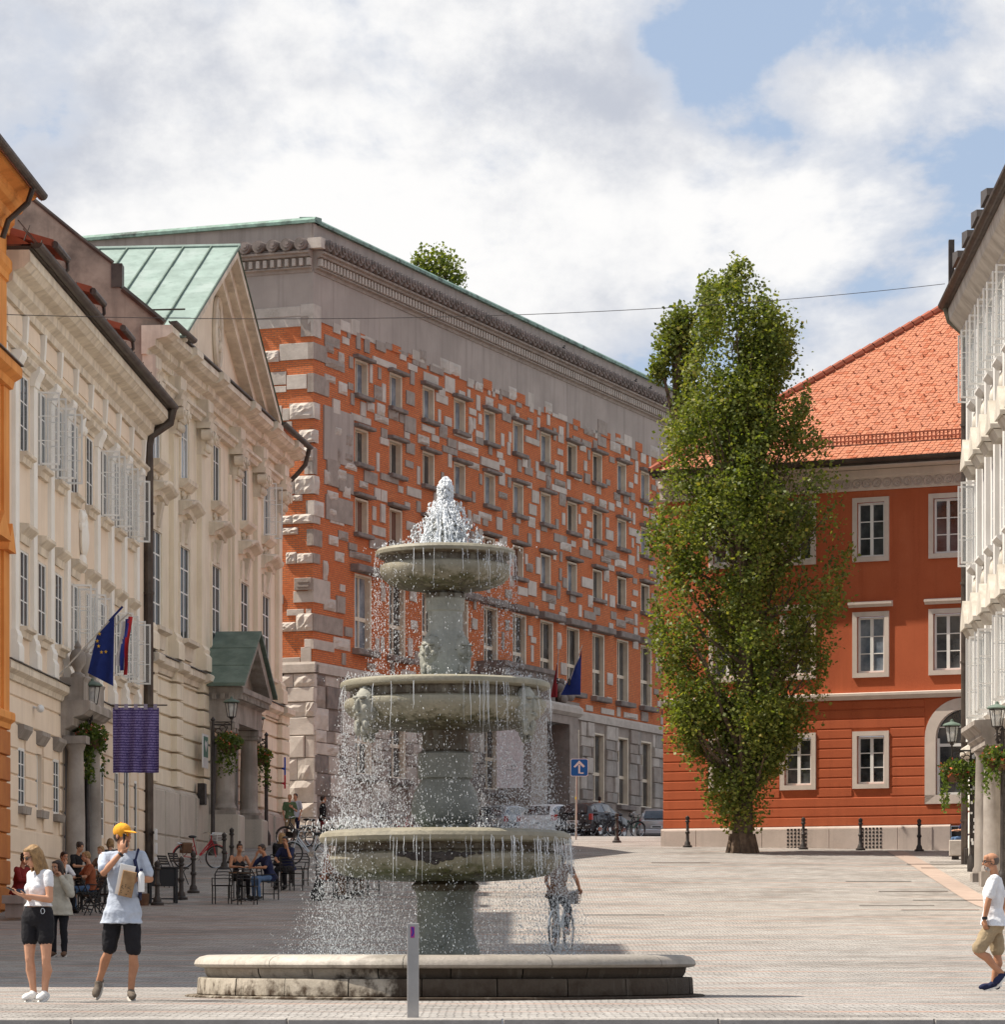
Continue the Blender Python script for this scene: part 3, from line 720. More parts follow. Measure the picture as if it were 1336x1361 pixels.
def bare_courses(fc, x0, x1, z0, z1, step, ops, m, out=.05, gap=.035, name='rustication_course'):
    """ground-floor courses with sunk joints, each course one piece split round the openings"""
    z = z0
    while z < z1-.05:
        zt = min(z+step, z1)
        xs = sorted([x0, x1] + [v for o in ops if o[2] < zt and o[3] > z for v in o[:2] if x0 < v < x1])
        for a, b in zip(xs[:-1], xs[1:]):
            mb = MB()
            if any(o[0] < (a+b)/2 < o[1] and o[2] < zt-.1 and o[3] > z+.1 for o in ops): continue
            mb.sweep([(-.02,z+.01),(out-.02,z+.01),(out,z+.03),(out,zt-gap-.02),(out-.02,zt-gap),(-.02,zt-gap)], a, b); fc.part(mb, name, m)
        z = zt

# ================================================================== orange house at the left edge (and its taller neighbour towards the river)
og = Facade('orange_house', (-14.7+.0367*66.2+.16, 66.2), .0367, 1, .2, 'orange plastered house at the left edge with moulded cornice and metal gutter', 'house')
ZL = 15.75
og.part(MB().wall(0, ZL, 0, 17.0, [(3.2+3.3*i, 4.4+3.3*i, z, z+2.2) for i in range(4) for z in (7.0, 11.0)], dep=.2, back=True), 'wall', M_orange)
mb = MB(); mb.quad((ZL,0,0),(ZL,12,0),(ZL,12,17),(ZL,0,17)); mb.quad((0,12,0),(0,0,0),(0,0,17),(0,12,17)); og.part(mb, 'side_wall', M_orange)
og.part(MB().sweep(cornice(16.6, .42, .85), -.1, ZL+.06), 'cornice', M_orange)
og.part(MB().sweep([(-.02,17.3),(.40,17.36),(.64,17.44),(.70,17.5),(-.02,17.52)], -.1, ZL+.08), 'soffit', M_orange); og.part(MB().sweep(cornice(15.5, .14, .5, 1), -.1, ZL+.05), 'string_course', M_orange)
og.part(MB().sweep(cornice(13.0, .36, .55, 1), -.05, ZL+.05), 'string_course', M_orange)
og.part(MB().sweep(cornice(5.1, .20, .40, 1), 0, ZL+.03), 'string_course', M_orange)
og.part(MB().sweep([(-.02,13.55),(.40,13.55),(.38,13.6),(-.02,13.66)], -.05, ZL+.07), 'ledge_flashing', M_gutter)
bare_courses(og, 0, ZL, .3, 5.1, .6, [], M_orange2, .09)
mb = MB(); mb.box(ZL-.75, ZL-.02, -.07, 0, 5.5, 13.0); og.part(mb, 'corner_pilaster', M_orange)
gutter(og, -.1, ZL+.1, -.82, 17.55, .13)
og.part(MB().tube([(ZL-1.2,-.82,17.45),(ZL-1.2,-.7,17.1),(ZL-1.2,-.25,16.7),(ZL-1.2,-.12,16.3)], .07, 8), 'downpipe', M_gutter)
mb = MB(); mb.add([(-.1,-.8,17.55),(ZL+.1,-.8,17.55),(ZL+.1,6,22.4),(-.1,6,22.4),(-.1,12,17.5),(ZL+.1,12,17.5),(-.1,-.8,17.4),(ZL+.1,-.8,17.4)], [(0,1,2,3),(3,2,5,4),(6,7,1,0)]); og.part(mb, 'roof', M_ridge)
mb = MB().prism([(0,17),(12,17),(6,22.3)], 0, .02); o = og.part(mb, 'gable_wall', M_orange); o.rotation_euler.z = R(90); o.location = (ZL-.03, 0, -og.zb)
for i in range(4):
    for z in (7.0, 11.0): og.win(3.8+3.3*i, z, 1.16, 2.16, rows=3)
for i in range(4):
    mb = MB().prism([(2.9+3.3*i,9.35),(4.7+3.3*i,9.35),(3.8+3.3*i,9.95)], -.32, .02); og.part(mb, 'window_pediment', M_orange)
mb = MB().prism([(ZL-1.0,9.2),(ZL+.02,9.2),(ZL-.45,9.85)], -.22, .02); og.part(mb, 'window_pediment', M_orange)

tn = Facade('tall_house', (-14.7+.0367*47.6+.1, 47.6), .0367, 1, -.4, 'tall plain ochre house nearest the camera on the left side of the square', 'house')
tn.part(MB().wall(0, 18.5, -1, 20.9, [(2+2.9*i, 3.1+2.9*i, z, z+2) for i in range(6) for z in (4, 8, 12, 16)], dep=.2, back=True), 'wall', M_cream)
mb = MB(); mb.quad((18.5,0,-1),(18.5,12,-1),(18.5,12,21),(18.5,0,21)); mb.quad((0,12,-1),(0,0,-1),(0,0,21),(0,12,21)); tn.part(mb, 'side_wall', M_cream)
tn.part(MB().sweep(cornice(20.2, .7, .8), -.1, 18.6), 'cornice', M_cream)
mb = MB(); mb.add([(-.1,-.8,21),(18.6,-.8,21),(18.6,6,25),(-.1,6,25),(-.1,12,21),(18.6,12,21)], [(0,1,2,3),(3,2,5,4),(0,3,4),(1,5,2)]); tn.part(mb, 'roof', M_ridge)
for i in range(6):
    for z in (4, 8, 12, 16): tn.win(2.55+2.9*i, z, 1.06, 1.96)

# ================================================================== beige house
bg = Facade('beige_house', (-14.7+.0367*81.95, 81.95), .0367, 1, .9, 'long beige house with white pilasters and open white casements beside the orange house', 'house')
BL = 24.5; wxs = [3.15+2.57*i for i in range(8)]
gxs = [2.75, 5.35, 7.85]
opB = [(x-.55, x+.55, 11.95, 13.86) for x in wxs] + [(x-.55, x+.55, 7.76, 9.63) for x in wxs]
opG = [(x-.45, x+.45, 3.44, 4.85) for x in gxs] + [(x-.45, x+.45, 3.1, 5.1) for x in (15.6, 18.4)] + [(19.8,21.0,2.0,5.3), (21.9,22.7,2.3,5.0), (9.2,11.4,1.0,5.4)]
bg.part(MB().wall(0, BL, .2, 16.0, opB + opG, dep=.26), 'wall', M_beige)
mb = MB(); mb.quad((BL,0,0),(BL,12,0),(BL,12,16),(BL,0,16)); mb.quad((0,12,0),(0,0,0),(0,0,16),(0,12,16)); bg.part(mb, 'side_wall', M_beige)
bare_courses(bg, 0, BL, .45, 6.4, .62, [(o[0]-.06, o[1]+.06, o[2]-.06, o[3]+.06) for o in opG], M_beige, .045)
bg.part(MB().sweep(cornice(6.35, .26, .42, 1), 0, BL), 'string_course', M_trim)
bg.part(MB().sweep([(-.02,6.775),(.30,6.775),(.28,6.80),(-.02,6.84)], 0, BL), 'ledge_flashing', M_gutter)
for i in range(9):
    x = 1.80+2.57*i
    if i == 4: continue
    mb = MB().box(x-.26, x+.26, -.10, 0, 7.6, 13.75); mb.sweep([(-.01,6.85),(.2,6.85),(.2,7.2),(.15,7.3),(.17,7.45),(.12,7.6),(-.01,7.6)], x-.34, x+.34)
    mb.sweep([(-.01,13.752),(.13,13.752),(.16,13.9),(.26,14.1),(.26,14.22),(-.01,14.22)], x-.33, x+.33); bg.part(mb, 'pilaster', M_white)
mb = MB().box(.05, .5, -.10, 0, 6.86, 14.2); bg.part(mb, 'pilaster', M_white)
bg.part(MB().sweep([(-.02,14.24),(.10,14.24),(.12,14.35),(.2,14.42),(.2,14.5),(-.02,14.52)], 0, BL), 'architrave', M_trim)
for i in range(9):
    x = .6+2.57*i; x1 = min(x+2.25, BL-.1)
    mb = MB().box(x, x1, -.03, 0, 14.62, 15.22); mb.box(x+.14, x1-.14, -.06, -.031, 14.74, 15.1); bg.part(mb, 'frieze_panel', M_beige)
    mb = MB().sweep([(-.01,14.53),(.12,14.53),(.16,15.25),(-.01,15.25)], x1+.04, min(x1+.28, BL)); bg.part(mb, 'frieze_console', M_white)
bg.part(MB().sweep(cornice(15.26, .72, 1.0), -.05, BL+.1), 'cornice', M_trim)
gutter(bg, -.05, BL+.15, -.86, 16.42, .14)
bg.part(MB().sweep([(-.3,16.2),(.76,16.3),(.76,16.36),(-.3,16.36)], 0, BL+.1), 'eaves_board', M_gutter)
mb = MB()
for k in range(2): mb.tube([(0,-.55+k*.12,16.75+k*.2),(BL-.4,-.55+k*.12,16.75+k*.2)], .018, 4)
for i in range(14): mb.tube([(.8+1.75*i,-.3,16.3),(.8+1.75*i,-.56,17.0)], .016, 4)
bg.part(mb, 'snow_guard', M_gutter)
mb = MB(); mb.add([(0,-.7,16.4),(BL,-.7,16.4),(BL,6,20.2),(0,6,20.2),(0,12,16.4),(BL,12,16.4)], [(0,1,2,3),(3,2,5,4),(0,3,4),(1,5,2)]); bg.part(mb, 'roof', M_ridge)
sillb = MB().sweep([(-.02,-.26),(.10,-.26),(.13,-.12),(.22,-.08),(.22,0),(-.02,0)], -.68, .68).mesh('sill', M_trim)
hoodb = MB().sweep([(-.02,0),(.06,0),(.08,.18),(.22,.30),(.26,.34),(.26,.42),(-.02,.44)], -.72, .72).mesh('hood', M_trim)
hoodt = MB().sweep([(-.02,0),(.06,0),(.08,.10),(.22,.18),(.24,.28),(-.02,.30)], -.66, .66).mesh('hood', M_trim)
archb = MB(); archb.box(-.67,-.55,-.025,0,0,1.0).box(.55,.67,-.025,0,0,1.0).box(-.55,.55,-.025,0,.985,1.0)
arc_me = archb.mesh('architrave', M_trim)
cs_me, cp_me = casement(.5, 1.8), clear_pane(.5, 1.8)
def open_leaves(o, w, h, angs):
    for sx, ang in angs:
        lf = inst('open_casement', cs_me, o, (sx*(w/2-.02), -.03, .04), ang if sx < 0 else math.pi-ang, (1, 1, (h-.1)/1.8))
for k, (z0, h, top) in enumerate(((11.95, 1.91, 1), (7.76, 1.87, 0))):
    for i, x in enumerate(wxs):
        o = bg.win(x, z0, 1.1, h, y=-.02, cols=2, rows=3, fr=.07, dep=.035, gm=M_glassL)
        inst('sill', sillb, o, (0, .02, 0)); inst('hood', hoodt if top else hoodb, o, (0, .02, h+(.06 if top else .16)))
        inst('architrave', arc_me, o, (0, .02, 0), 0, (1, 1, h))
        ang = {(1,1):1, (1,2):1, (1,5):1, (1,6):1, (1,7):2, (0,3):1, (0,4):1, (0,6):1, (0,7):1}.get((top, i), 0)
        if ang: open_leaves(o, 1.1, h, [(-1, R(-78)), (1, R(-95))] if ang == 1 else [(-1, R(-100)), (1, R(-112))])
sg = MB().sweep([(-.02,-.18),(.16,-.18),(.18,0),(-.02,0)], -.58, .58).mesh('sill', M_greystone)
hg = MB().sweep([(-.02,0),(.06,0),(.2,.22),(.2,.32),(-.02,.34)], -.62, .62).mesh('hood', M_greystone)
for x in gxs:
    o = bg.win(x, 3.44, .9, 1.41, y=-.02 if x != gxs[1] else .1, cols=2, rows=4, fr=.07, fm=M_winframe, dep=.035, gm=M_glassL); inst('sill', sg, o, (0, .02 if x != gxs[1] else -.1, 0)); inst('hood', hg, o, (0, .02 if x != gxs[1] else -.1, 1.62))
for x in (15.6, 18.4): o = bg.win(x, 3.1, .9, 2.0, y=-.01, cols=2, rows=4, fr=.08, dep=.035, gm=M_glassL)
o = bg.win(20.4, 2.0, 1.2, 3.3, y=.0, cols=2, rows=2, fr=.1, dep=.04, gm=M_glassL); o = bg.win(22.3, 2.3, .8, 2.7, y=.0, cols=1, rows=2, fr=.08, dep=.04, gm=M_glassL)
# carved cartouche in the middle bay
mb = MB(); q = random.Random(2)
for i in range(18): mb.ell((12.05+q.uniform(-.32,.32), -.05, 10.9+q.uniform(-.75,.75)), (q.uniform(.08,.22), q.uniform(.06,.14), q.uniform(.08,.24)), n=7, m=5)
mb.ell((12.05,-.08,10.95), (.34,.14,.5)); bg.part(mb, 'cartouche', M_white)
mb = MB()
for i in range(10): mb.ell((12.05+q.uniform(-.25,.25), -.05, 14.0+q.uniform(-.3,.3)), (.12,.12,.14), n=7, m=5)
bg.part(mb, 'frieze_ornament', M_white)
# stone portal with urns and columns
pc = 10.3
for sx in (-1, 1):
    mb = MB().box(pc+sx*1.4-.36, pc+sx*1.4+.36, -.70, 0, 1.0, 2.0).lathe([(.30,2.0),(.30,2.12),(.25,2.2),(.245,3.4),(.20,5.1),(.24,5.2),(.27,5.3)], 14, (pc+sx*1.4, -.36)); mb.box(pc+sx*1.4-.32, pc+sx*1.4+.32, -.68, 0, 5.3, 5.5); bg.part(mb, 'column', M_greystone)
mb = MB().sweep(cornice(5.5, .80, .9, 0), pc-1.85, pc+1.85); bg.part(mb, 'portal_cornice', M_greystone)
bg.part(MB().box(pc-1.2, pc+1.2, .05, .2, 1.0, 5.4), 'door', M_black)
mb = MB().sweep([(0,6.4),(.62,6.4),(.62,6.9),(.66,7.0),(0,7.0)], pc-1.75, pc+1.75); bg.part(mb, 'balcony', M_greystone)
for x in (-1.3, 0, 1.3): bg.part(MB().lathe([(0,7.0),(.20,7.0),(.18,7.1),(.08,7.16),(.09,7.22),(.20,7.38),(.22,7.55),(.16,7.7),(.08,7.76),(.10,7.82),(.05,7.9),(0,8.0)], 14, (pc+x, -.40)), 'urn', M_greystone)
# dormers poking above the gutter
for k, x in enumerate((4.0, 10.0, 15.4)):
    mb = MB(); mb.box(x-.6, x+.6, -.1, 3, 16.3, 17.0); bg.part(mb, 'dormer', M_gutter)
    mb = MB(); mb.add([(x-.95,-.75,16.95),(x+.95,-.75,16.95),(x+.95,3,18.0),(x-.95,3,18.0),(x-.95,-.75,17.12),(x+.95,-.75,17.12),(x+.95,3,18.2),(x-.95,3,18.2)], [(0,3,2,1),(4,5,6,7),(0,1,5,4),(1,2,6,5),(3,0,4,7),(2,3,7,6)]); bg.part(mb, 'dormer_roof', M_ridge)
    mb = MB().tube([(x+.95,-.78,17.0),(x-.95,-.78,17.0)], .09, 8).tube([(x+.9,-.78,16.95),(x+.9,-.8,16.75),(x+.9,-.6,16.55),(x+.9,-.35,16.5),(x+.9,-.2,16.45)], .05, 6); bg.part(mb, 'dormer_gutter', M_gutter)
downpipe(bg, BL-.25, -.13, 1.5, 15.2, .15, neck=[(BL-.25,-.2,15.5),(BL-.1,-.75,15.9),(BL-.1,-.84,16.35)])
# hanging cable, lamp and notice plates on the front
mb = MB().ell((4.3,-.22,5.9), (.14,.1,.1)).tube([(4.3,0,5.95),(4.3,-.2,5.9)], .03, 6); bg.part(mb, 'wall_light', M_plast)
mb = MB()
for k in range(4): bg.part(MB().box(BL-.62, BL-.2, -.40, -.36, 2.05+.42*k, 2.38+.42*k), 'notice_plate', M_plast)

# ================================================================== academy with pediment
ac = Facade('academy_building', (-10.87, 106.5), .1003, .995, 2.4, 'cream building with a triangular pediment and green copper roof left of the library', 'building')
AL = 25.9
axs = [1.9, 6.5, 12.1, 17.6, 22.1]; pil = [.4, 4.4, 9.1, 15.2, 19.9, 24.6]
opA_ = [(x-.8, x+.8, 9.9, 12.95) for x in axs] + [(x-.65, x+.65, 15.0, 17.0) for x in axs]
ac.part(MB().wall(0, AL, 1.0, 18.2, opA_ + [(11.1, 13.3, 3.2, 7.2)], dep=.3), 'wall', M_cream)
mb = MB(); mb.quad((AL,0,1),(AL,14,1),(AL,14,18.5),(AL,0,18.5)); ac.part(mb, 'side_wall', M_cream)
fw = [(-12,16),(-10.5,26.2),(-4.0,23.2),(-1.85,21.45),(-.95,20.75),(-.95,20.25),(-.55,19.85),(.62,18.92),(.62,18.6),(.1,18.2),(.0,17.4),(.0,2),(-12,2)]
mb = MB().prism([(-x, z) for x, z in [(-p[0], p[1]) for p in fw]], -.05, .25); o = ac.part(mb, 'fire_wall', M_fire); o.rotation_euler.z = -ac.rz + 0; o.location = (0, 0, -ac.zb)
fx = [(-11,26.45),(-4,23.2),(-1.85,21.45),(-.9,20.72)]
mb = MB().tube([(p[0], -.06, p[1]+.02) for p in fx], .07, 6); o = ac.part(mb, 'verge_flashing', M_gutter); o.rotation_euler.z = -ac.rz
mb = MB(); mb.box(-.95,-.62,-.1,.5,20.0,20.72); mb.tube([(-.6,-.1,19.95),(.66,-.1,18.92)], .10, 6); o = ac.part(mb, 'verge_gutter', M_gutter); o.rotation_euler.z = -ac.rz
bare_courses(ac, 0, AL, 5.1, 8.55, .55, [(10.9, 13.5, 3, 7.3)], M_cream, .10, .06)
for x0, x1 in ((0,.9),(3.9,5.0),(8.5,9.7),(14.6,15.9),(19.4,20.5),(24.2,AL)):
    z = 5.1
    mb = MB()
    while z < 8.5: mb.sweep([(.09,z+.01),(.26,z+.01),(.28,z+.03),(.28,z+.47),(.26,z+.49),(.09,z+.49)], x0, x1); z += .55
    ac.part(mb, 'rusticated_pier', M_cream)
ac.part(MB().sweep([(-.02,1),(.22,1),(.22,4.95),(.14,5.06),(-.02,5.06)], 0, 9.9), 'plinth', M_plinth); ac.part(MB().sweep([(-.02,1),(.22,1),(.22,4.95),(.14,5.06),(-.02,5.06)], 14.5, AL+.05), 'plinth', M_plinth)
for x0 in (0., 2.2, 4.6, 7.3, 14.8, 17.2, 19.8, 22.6): 
    for z, h in ((2.0, 1.5), (3.55, 1.35)): ac.part(MB().cbox(x0+.04, x0+2.1, -.27, -.2, z, z+h, c=.02), 'plinth_slab', M_plinth)
ac.part(MB().sweep(cornice(8.5, .36, .5, 1), 0, AL+.05), 'string_course', M_trim)
ac.part(MB().sweep([(-.02,9.005),(.40,9.005),(.38,9.04),(-.02,9.1)], 0, AL+.06), 'ledge_flashing', M_gutter)
for x0, x1 in ((0,.95),(3.85,5.05),(8.45,9.75),(14.5,16.0),(19.35,20.55),(24.1,AL)): ac.part(MB().sweep(cornice(8.5, .50, .5, 1), x0, x1), 'string_course', M_trim)
def capital():
    mb = MB(); q = random.Random(4)
    mb.sweep([(-.01,.72),(.46,.72),(.5,.84),(.5,.92),(-.01,.92)], -.58, .58)
    mb.sweep([(-.01,0),(.22,0),(.3,.4),(.36,.72),(-.01,.72)], -.36, .36)
    for sx in (-1, 1):
        mb.tube([(sx*.42,-.18,.52),(sx*.42,-.50,.52)], .19, 10); mb.tube([(sx*.42,-.50,.52),(sx*.42,-.55,.52)], .09, 8)
    for r_ in range(2):
        for k in range(4): mb.ell((-.3+.2*k, -.30-.06*r_, .12+.26*r_), (.09,.10,.15), n=6, m=5)
    mb.ell((0,-.42,.62), (.12,.08,.12), n=6, m=5)
    mb.sweep([(-.01,-.12),(.26,-.12),(.28,-.06),(.26,0),(-.01,0)], -.38, .38)
    return mb.mesh('capital', M_trim)
cap_me = capital()
def pil_mesh(w):
    mb = MB().box(-w/2, w/2, -.16, 0, 9.95, 16.2); mb.sweep([(-.01,9.12),(.34,9.12),(.34,9.6),(.26,9.7),(.28,9.82),(.2,9.95),(-.01,9.95)], -w/2-.14, w/2+.14); return mb.mesh('pilaster', M_cream)
pm = pil_mesh(.72)
for x in pil:
    ac.put('pilaster', pm, x, 0, 0); ac.put('capital', cap_me, x, 0, 16.3)
    if x in (9.1, 15.2): ac.part(MB().box(x-.36-.24+(.98 if x < 12 else -.02)-.1, x-.36+(.98 if x < 12 else -.02)-.1, -.09, 0, 9.1, 16.3), 'pilaster_strip', M_cream)
ac.part(MB().sweep([(-.02,17.22),(.2,17.22),(.24,17.36),(.34,17.4),(.34,17.5),(-.02,17.52)], 0, AL+.1), 'architrave', M_trim)
for x in pil: ac.part(MB().sweep([(-.01,17.23),(.40,17.23),(.44,17.42),(.52,17.52),(.40,17.56),(.40,17.96),(-.01,17.98)], x-.46, x+.46), 'entablature_block', M_trim)
ac.part(MB().sweep(cornice(17.97, .78, .86), -.02, AL+.75), 'cornice', M_trim)
for x in pil: ac.part(MB().sweep(cornice(17.975, .94, .865), x-.55, x+.55), 'cornice_break', M_trim)
ac.part(MB().sweep([(-.02,18.85),(.84,18.85),(.84,18.9),(-.02,18.96)], 2, 21), 'ledge_flashing', M_gutter)
gutter(ac, -.05, 3.3, -.92, 18.98, .13); gutter(ac, 20.4, AL+.9, -.92, 18.98, .13)
ac.part(MB().tube([(AL+.8,-.9,18.9),(AL+.8,-.75,18.3),(AL+.8,-.4,17.9),(AL+.75,-.2,17.7)], .09, 8), 'downpipe', M_gutter)
# pediment
pa, pb_, px_, pz0, pz1 = 2.2, 20.3, 11.25, 18.95, 23.35
mb = MB().prism([(pa+.6,pz0),(pb_-.6,pz0),(px_,pz1-.35)], .02, .3); ac.part(mb, 'tympanum', M_cream)
for sgn, xe in ((-1, pa), (1, pb_)):
    for k, (o0, o1, tk) in enumerate(((.9,.62,.24),(.62,.40,.30),(.40,.18,.34))):
        d = Vector((xe-px_, 0, pz0-pz1)).normalized(); nrm = Vector((-d.z, 0, d.x)) * (1 if sgn > 0 else -1)
        if nrm.z > 0: nrm = -nrm
        off = sum(t for _, _, t in ((.9,.62,.24),(.62,.40,.30),(.40,.18,.34))[:k])
        a = Vector((px_, 0, pz1)) + nrm*off; b = Vector((xe, 0, pz0)) + nrm*off; c_ = b + nrm*tk; e = a + nrm*tk
        a.x = e.x = px_ ; a.z = pz1 - off/abs(nrm.z); e.z = pz1 - (off+tk)/abs(nrm.z)
        po = [(b.x, b.z), (a.x, a.z), (e.x, e.z), (c_.x, c_.z)]
        if sgn > 0: po = po[::-1]
        ac.part(MB().prism(po, -o0+.02*k, .05), 'raking_cornice', M_trim)
# round wreath relief
mb = MB(); ring = [(12.2+.55*math.cos(t), -.06, 20.75+1.15*math.sin(t)) for t in np.linspace(0, 2*math.pi, 24)]; mb.tube(ring, .10, 6, cap=False); q = random.Random(8)
for i in range(9): mb.ell((12.2+q.uniform(-.3,.3), -.05, 20.75+q.uniform(-.7,.7)), (.12,.12,.2), n=6, m=5)
ac.part(mb, 'relief_wreath', M_trim)
# copper roof of sheets with standing seams
RY = 21.0
def slope(x): return pz1 + .08 - (px_-x)/(px_-pa)*(pz1-pz0)
mb = MB(); mb.add([(px_,-.95,pz1+.02),(px_,RY,pz1+.02),(pb_+.3,RY,pz0-.1),(pb_+.3,-.95,pz0-.1),(pa-.3,RY,slope(pa-.3)-.08),(pa-.3,-.95,slope(pa-.3)-.08)], [(0,1,2,3),(5,4,1,0)]); ac.part(mb, 'roof_deck', M_copd)
strip = .95; qq = random.Random(6)
n = int(RY/strip)
for k in range(n+1):
    y0 = -.97 + k*strip
    zs = [pa-.35, pa+1.6+qq.uniform(-.3,.3), pa+4+qq.uniform(-.4,.4), pa+6.6+qq.uniform(-.4,.4), px_]
    for a, b in zip(zs[:-1], zs[1:]):
        lift = .01 + qq.uniform(0, .012)
        mb = MB(); mb.add([(a, y0+.02, slope(a)+lift),(a, y0+strip-.02, slope(a)+lift),(b-.015, y0+strip-.02, slope(b-.015)+lift+.012),(b-.015, y0+.02, slope(b-.015)+lift+.012),(a,y0+.02,slope(a)-.06),(a,y0+strip-.02,slope(a)-.06),(b,y0+.02,slope(b)-.06)], [(0,3,2,1),(4,0,1,5),(4,6,3,0)])
        ac.part(mb, 'copper_sheet', M_cop)
    mb = MB(); mb.add([(pa-.35,y0-.03,slope(pa-.35)),(pa-.35,y0+.03,slope(pa-.35)),(px_,y0+.03,slope(px_)),(px_,y0-.03,slope(px_)),(pa-.35,y0-.02,slope(pa-.35)+.09),(pa-.35,y0+.02,slope(pa-.35)+.09),(px_,y0+.02,slope(px_)+.09),(px_,y0-.02,slope(px_)+.09)], [(0,4,7,3),(1,2,6,5),(4,5,6,7),(0,1,5,4)]); ac.part(mb, 'standing_seam', M_copd)
mb = MB().tube([(px_,-1,pz1+.13),(px_,RY,pz1+.13)], .08, 6); ac.part(mb, 'ridge_cap', M_cop)
mb = MB()
for xx, y0, y1 in ((6.0,3.6,9.5),(6.5,3.6,9.5),(3.6,-.6,9.5)): mb.tube([(xx,y0,slope(xx)+.28),(xx,y1,slope(xx)+.28)], .03, 5)
for y in np.arange(4, 9.4, 1.8): mb.tube([(5.7,y,slope(5.7)),(6.6,y,slope(6.6)+.35)], .03, 5)
ac.part(mb, 'snow_guard', M_gutter)
mb = MB(); mb.add([(0,-.85,19.0),(AL,-.85,19.0),(AL,7,24.8),(0,7,24.8),(0,15,19),(AL,15,19)], [(0,1,2,3),(3,2,5,4),(1,5,2)]); 
mb2 = MB(); mb2.add([(21.5,-.85,19.0),(AL+.8,-.85,19.0),(AL+.8,7,24.0),(21.5,7,24.0)], [(0,1,2,3)]); ac.part(mb2, 'main_roof', M_ridge)
# windows
hA = MB(); 
pr = [(-1.25+.0,0)]
for k in range(11):
    u = -1 + .2*k; hA.add([], [])
seg = 12; prof = [(0,0),(.16,0),(.2,.14),(.44,.26),(.5,.34),(.5,.42),(0,.46)]; vs = []; fs = []
for i in range(seg+1):
    u = -1 + 2*i/seg; lift = .22*max(0, math.cos(u*math.pi/2*1.15)) + (.05 if abs(u) > .8 else 0)
    for p in prof: vs.append((u*1.2, -p[0], p[1]+lift))
m_ = len(prof); fs = [(i*m_+k, i*m_+(k+1) % m_, (i+1)*m_+(k+1) % m_, (i+1)*m_+k) for i in range(seg) for k in range(m_)] + [tuple(range(m_-1, -1, -1)), tuple(seg*m_+k for k in range(m_))]
hA = MB(); hA.add(vs, fs); hoodA = hA.mesh('hood', M_trim)
keyA = MB().sweep([(-.01,0),(.12,0),(.26,.75),(-.01,.75)], -.18, .18); keyA.sweep([(-.01,-.12),(.06,-.12),(.08,.62),(-.01,.62)], -.75, .75); key_me = keyA.mesh('keystone', M_trim)
sillA = MB().sweep([(-.02,-.62),(.10,-.62),(.14,-.2),(.34,-.12),(.34,0),(-.02,0)], -1.0, 1.0).mesh('sill', M_trim); sillU = MB().sweep([(-.02,-.3),(.10,-.3),(.3,-.12),(.32,0),(-.02,0)], -.85, .85).mesh('sill', M_trim)
orn = MB(); q = random.Random(12)
for k in range(9): orn.ell((-.5+.125*k, -.05, -.25-.42*(1-abs(k-4)/4)), (.09,.09,.10), n=6, m=5)
orn_me = orn.mesh('festoon', M_trim)
frA = MB().box(-.98,-.8,-.05,0,0,1).box(.8,.98,-.05,0,0,1).box(-.8,.8,-.05,0,.98,1).mesh('architrave', M_cream)
for i, x in enumerate(axs):
    o = ac.win(x, 9.9, 1.6, 3.05, y=.0, cols=2, rows=4, fr=.09, bar=.045, transom=(.25,.5,.75), mid=.09, dep=.04, gm=M_glassL)
    inst('hood', hoodA, o, (0, 0, 3.85)); inst('keystone', key_me, o, (0, 0, 3.1)); inst('sill', sillA, o, (0, 0, 0)); inst('architrave', frA, o, (0, 0, 0), 0, (1, 1, 3.05))
    o = ac.win(x, 15.0, 1.3, 2.0, y=.0, cols=2, rows=2, fr=.08, gm=M_glassL if i > 1 else M_glassb, transom=(.7,), dep=.04)
    inst('sill', sillU, o, (0, 0, 0)); inst('festoon', orn_me, o, (0, 0, -.2)); inst('architrave', frA, o, (0, 0, 0), 0, (.82, 1, 2.0)); inst('keystone', key_me, o, (0, 0, 2.06), 0, (.7, .7, .22))
    if i == 4: open_leaves(o, 1.3, 2.0, [(-1, R(-80)), (1, R(-95))])
# porch
pcx = 12.2; pr_ = MB()
for sx in (-2.3, 2.3):
    mb = MB().cbox(pcx+sx-.62, pcx+sx+.62, -1.45, 0, 2.2, 3.2, c=.03).cbox(pcx+sx-.5, pcx+sx+.5, -1.3, 0, 3.2, 4.45, c=.06); ac.part(mb, 'pedestal', M_plinth)
    mb = MB().box(pcx+sx-.42, pcx+sx+.42, -1.15, -.3, 4.45, 4.6).lathe([(.38,4.6),(.40,4.68),(.34,4.78),(.31,4.85),(.31,5.8),(.265,7.15),(.30,7.2),(.30,7.28),(.27,7.3)], 18, (pcx+sx, -.72)).box(pcx+sx-.4, pcx+sx+.4, -1.12, -.3, 7.3, 7.48)
    for q_ in (-.26, .26): mb.tube([(pcx+sx+q_,-1.1,7.25),(pcx+sx+q_,-.5,7.25)], .11, 8)
    ac.part(mb, 'column', M_greystone)
    ac.part(MB().box(pcx+sx-.3, pcx+sx+.3, -.3, 0, 3.2, 7.5), 'pilaster', M_greystone)
ac.part(MB().sweep([(-.02,7.5),(1.08,7.5),(1.08,8.15),(1.2,8.22),(1.2,8.3),(1.42,8.45),(1.42,8.62),(-.02,8.62)], pcx-2.8, pcx+2.8), 'entablature', M_greystone)
mb = MB()
for k in range(20): mb.box(pcx-2.75+.28*k, pcx-2.6+.28*k, -1.36, -1.2, 8.24, 8.42)
for sx in (-1, 1):
    for k in range(4): mb.box(pcx+sx*2.85-.06, pcx+sx*2.85+.06, -1.1+.28*k, -.95+.28*k, 8.24, 8.42)
ac.part(mb, 'dentils', M_greystone, 'stuff')
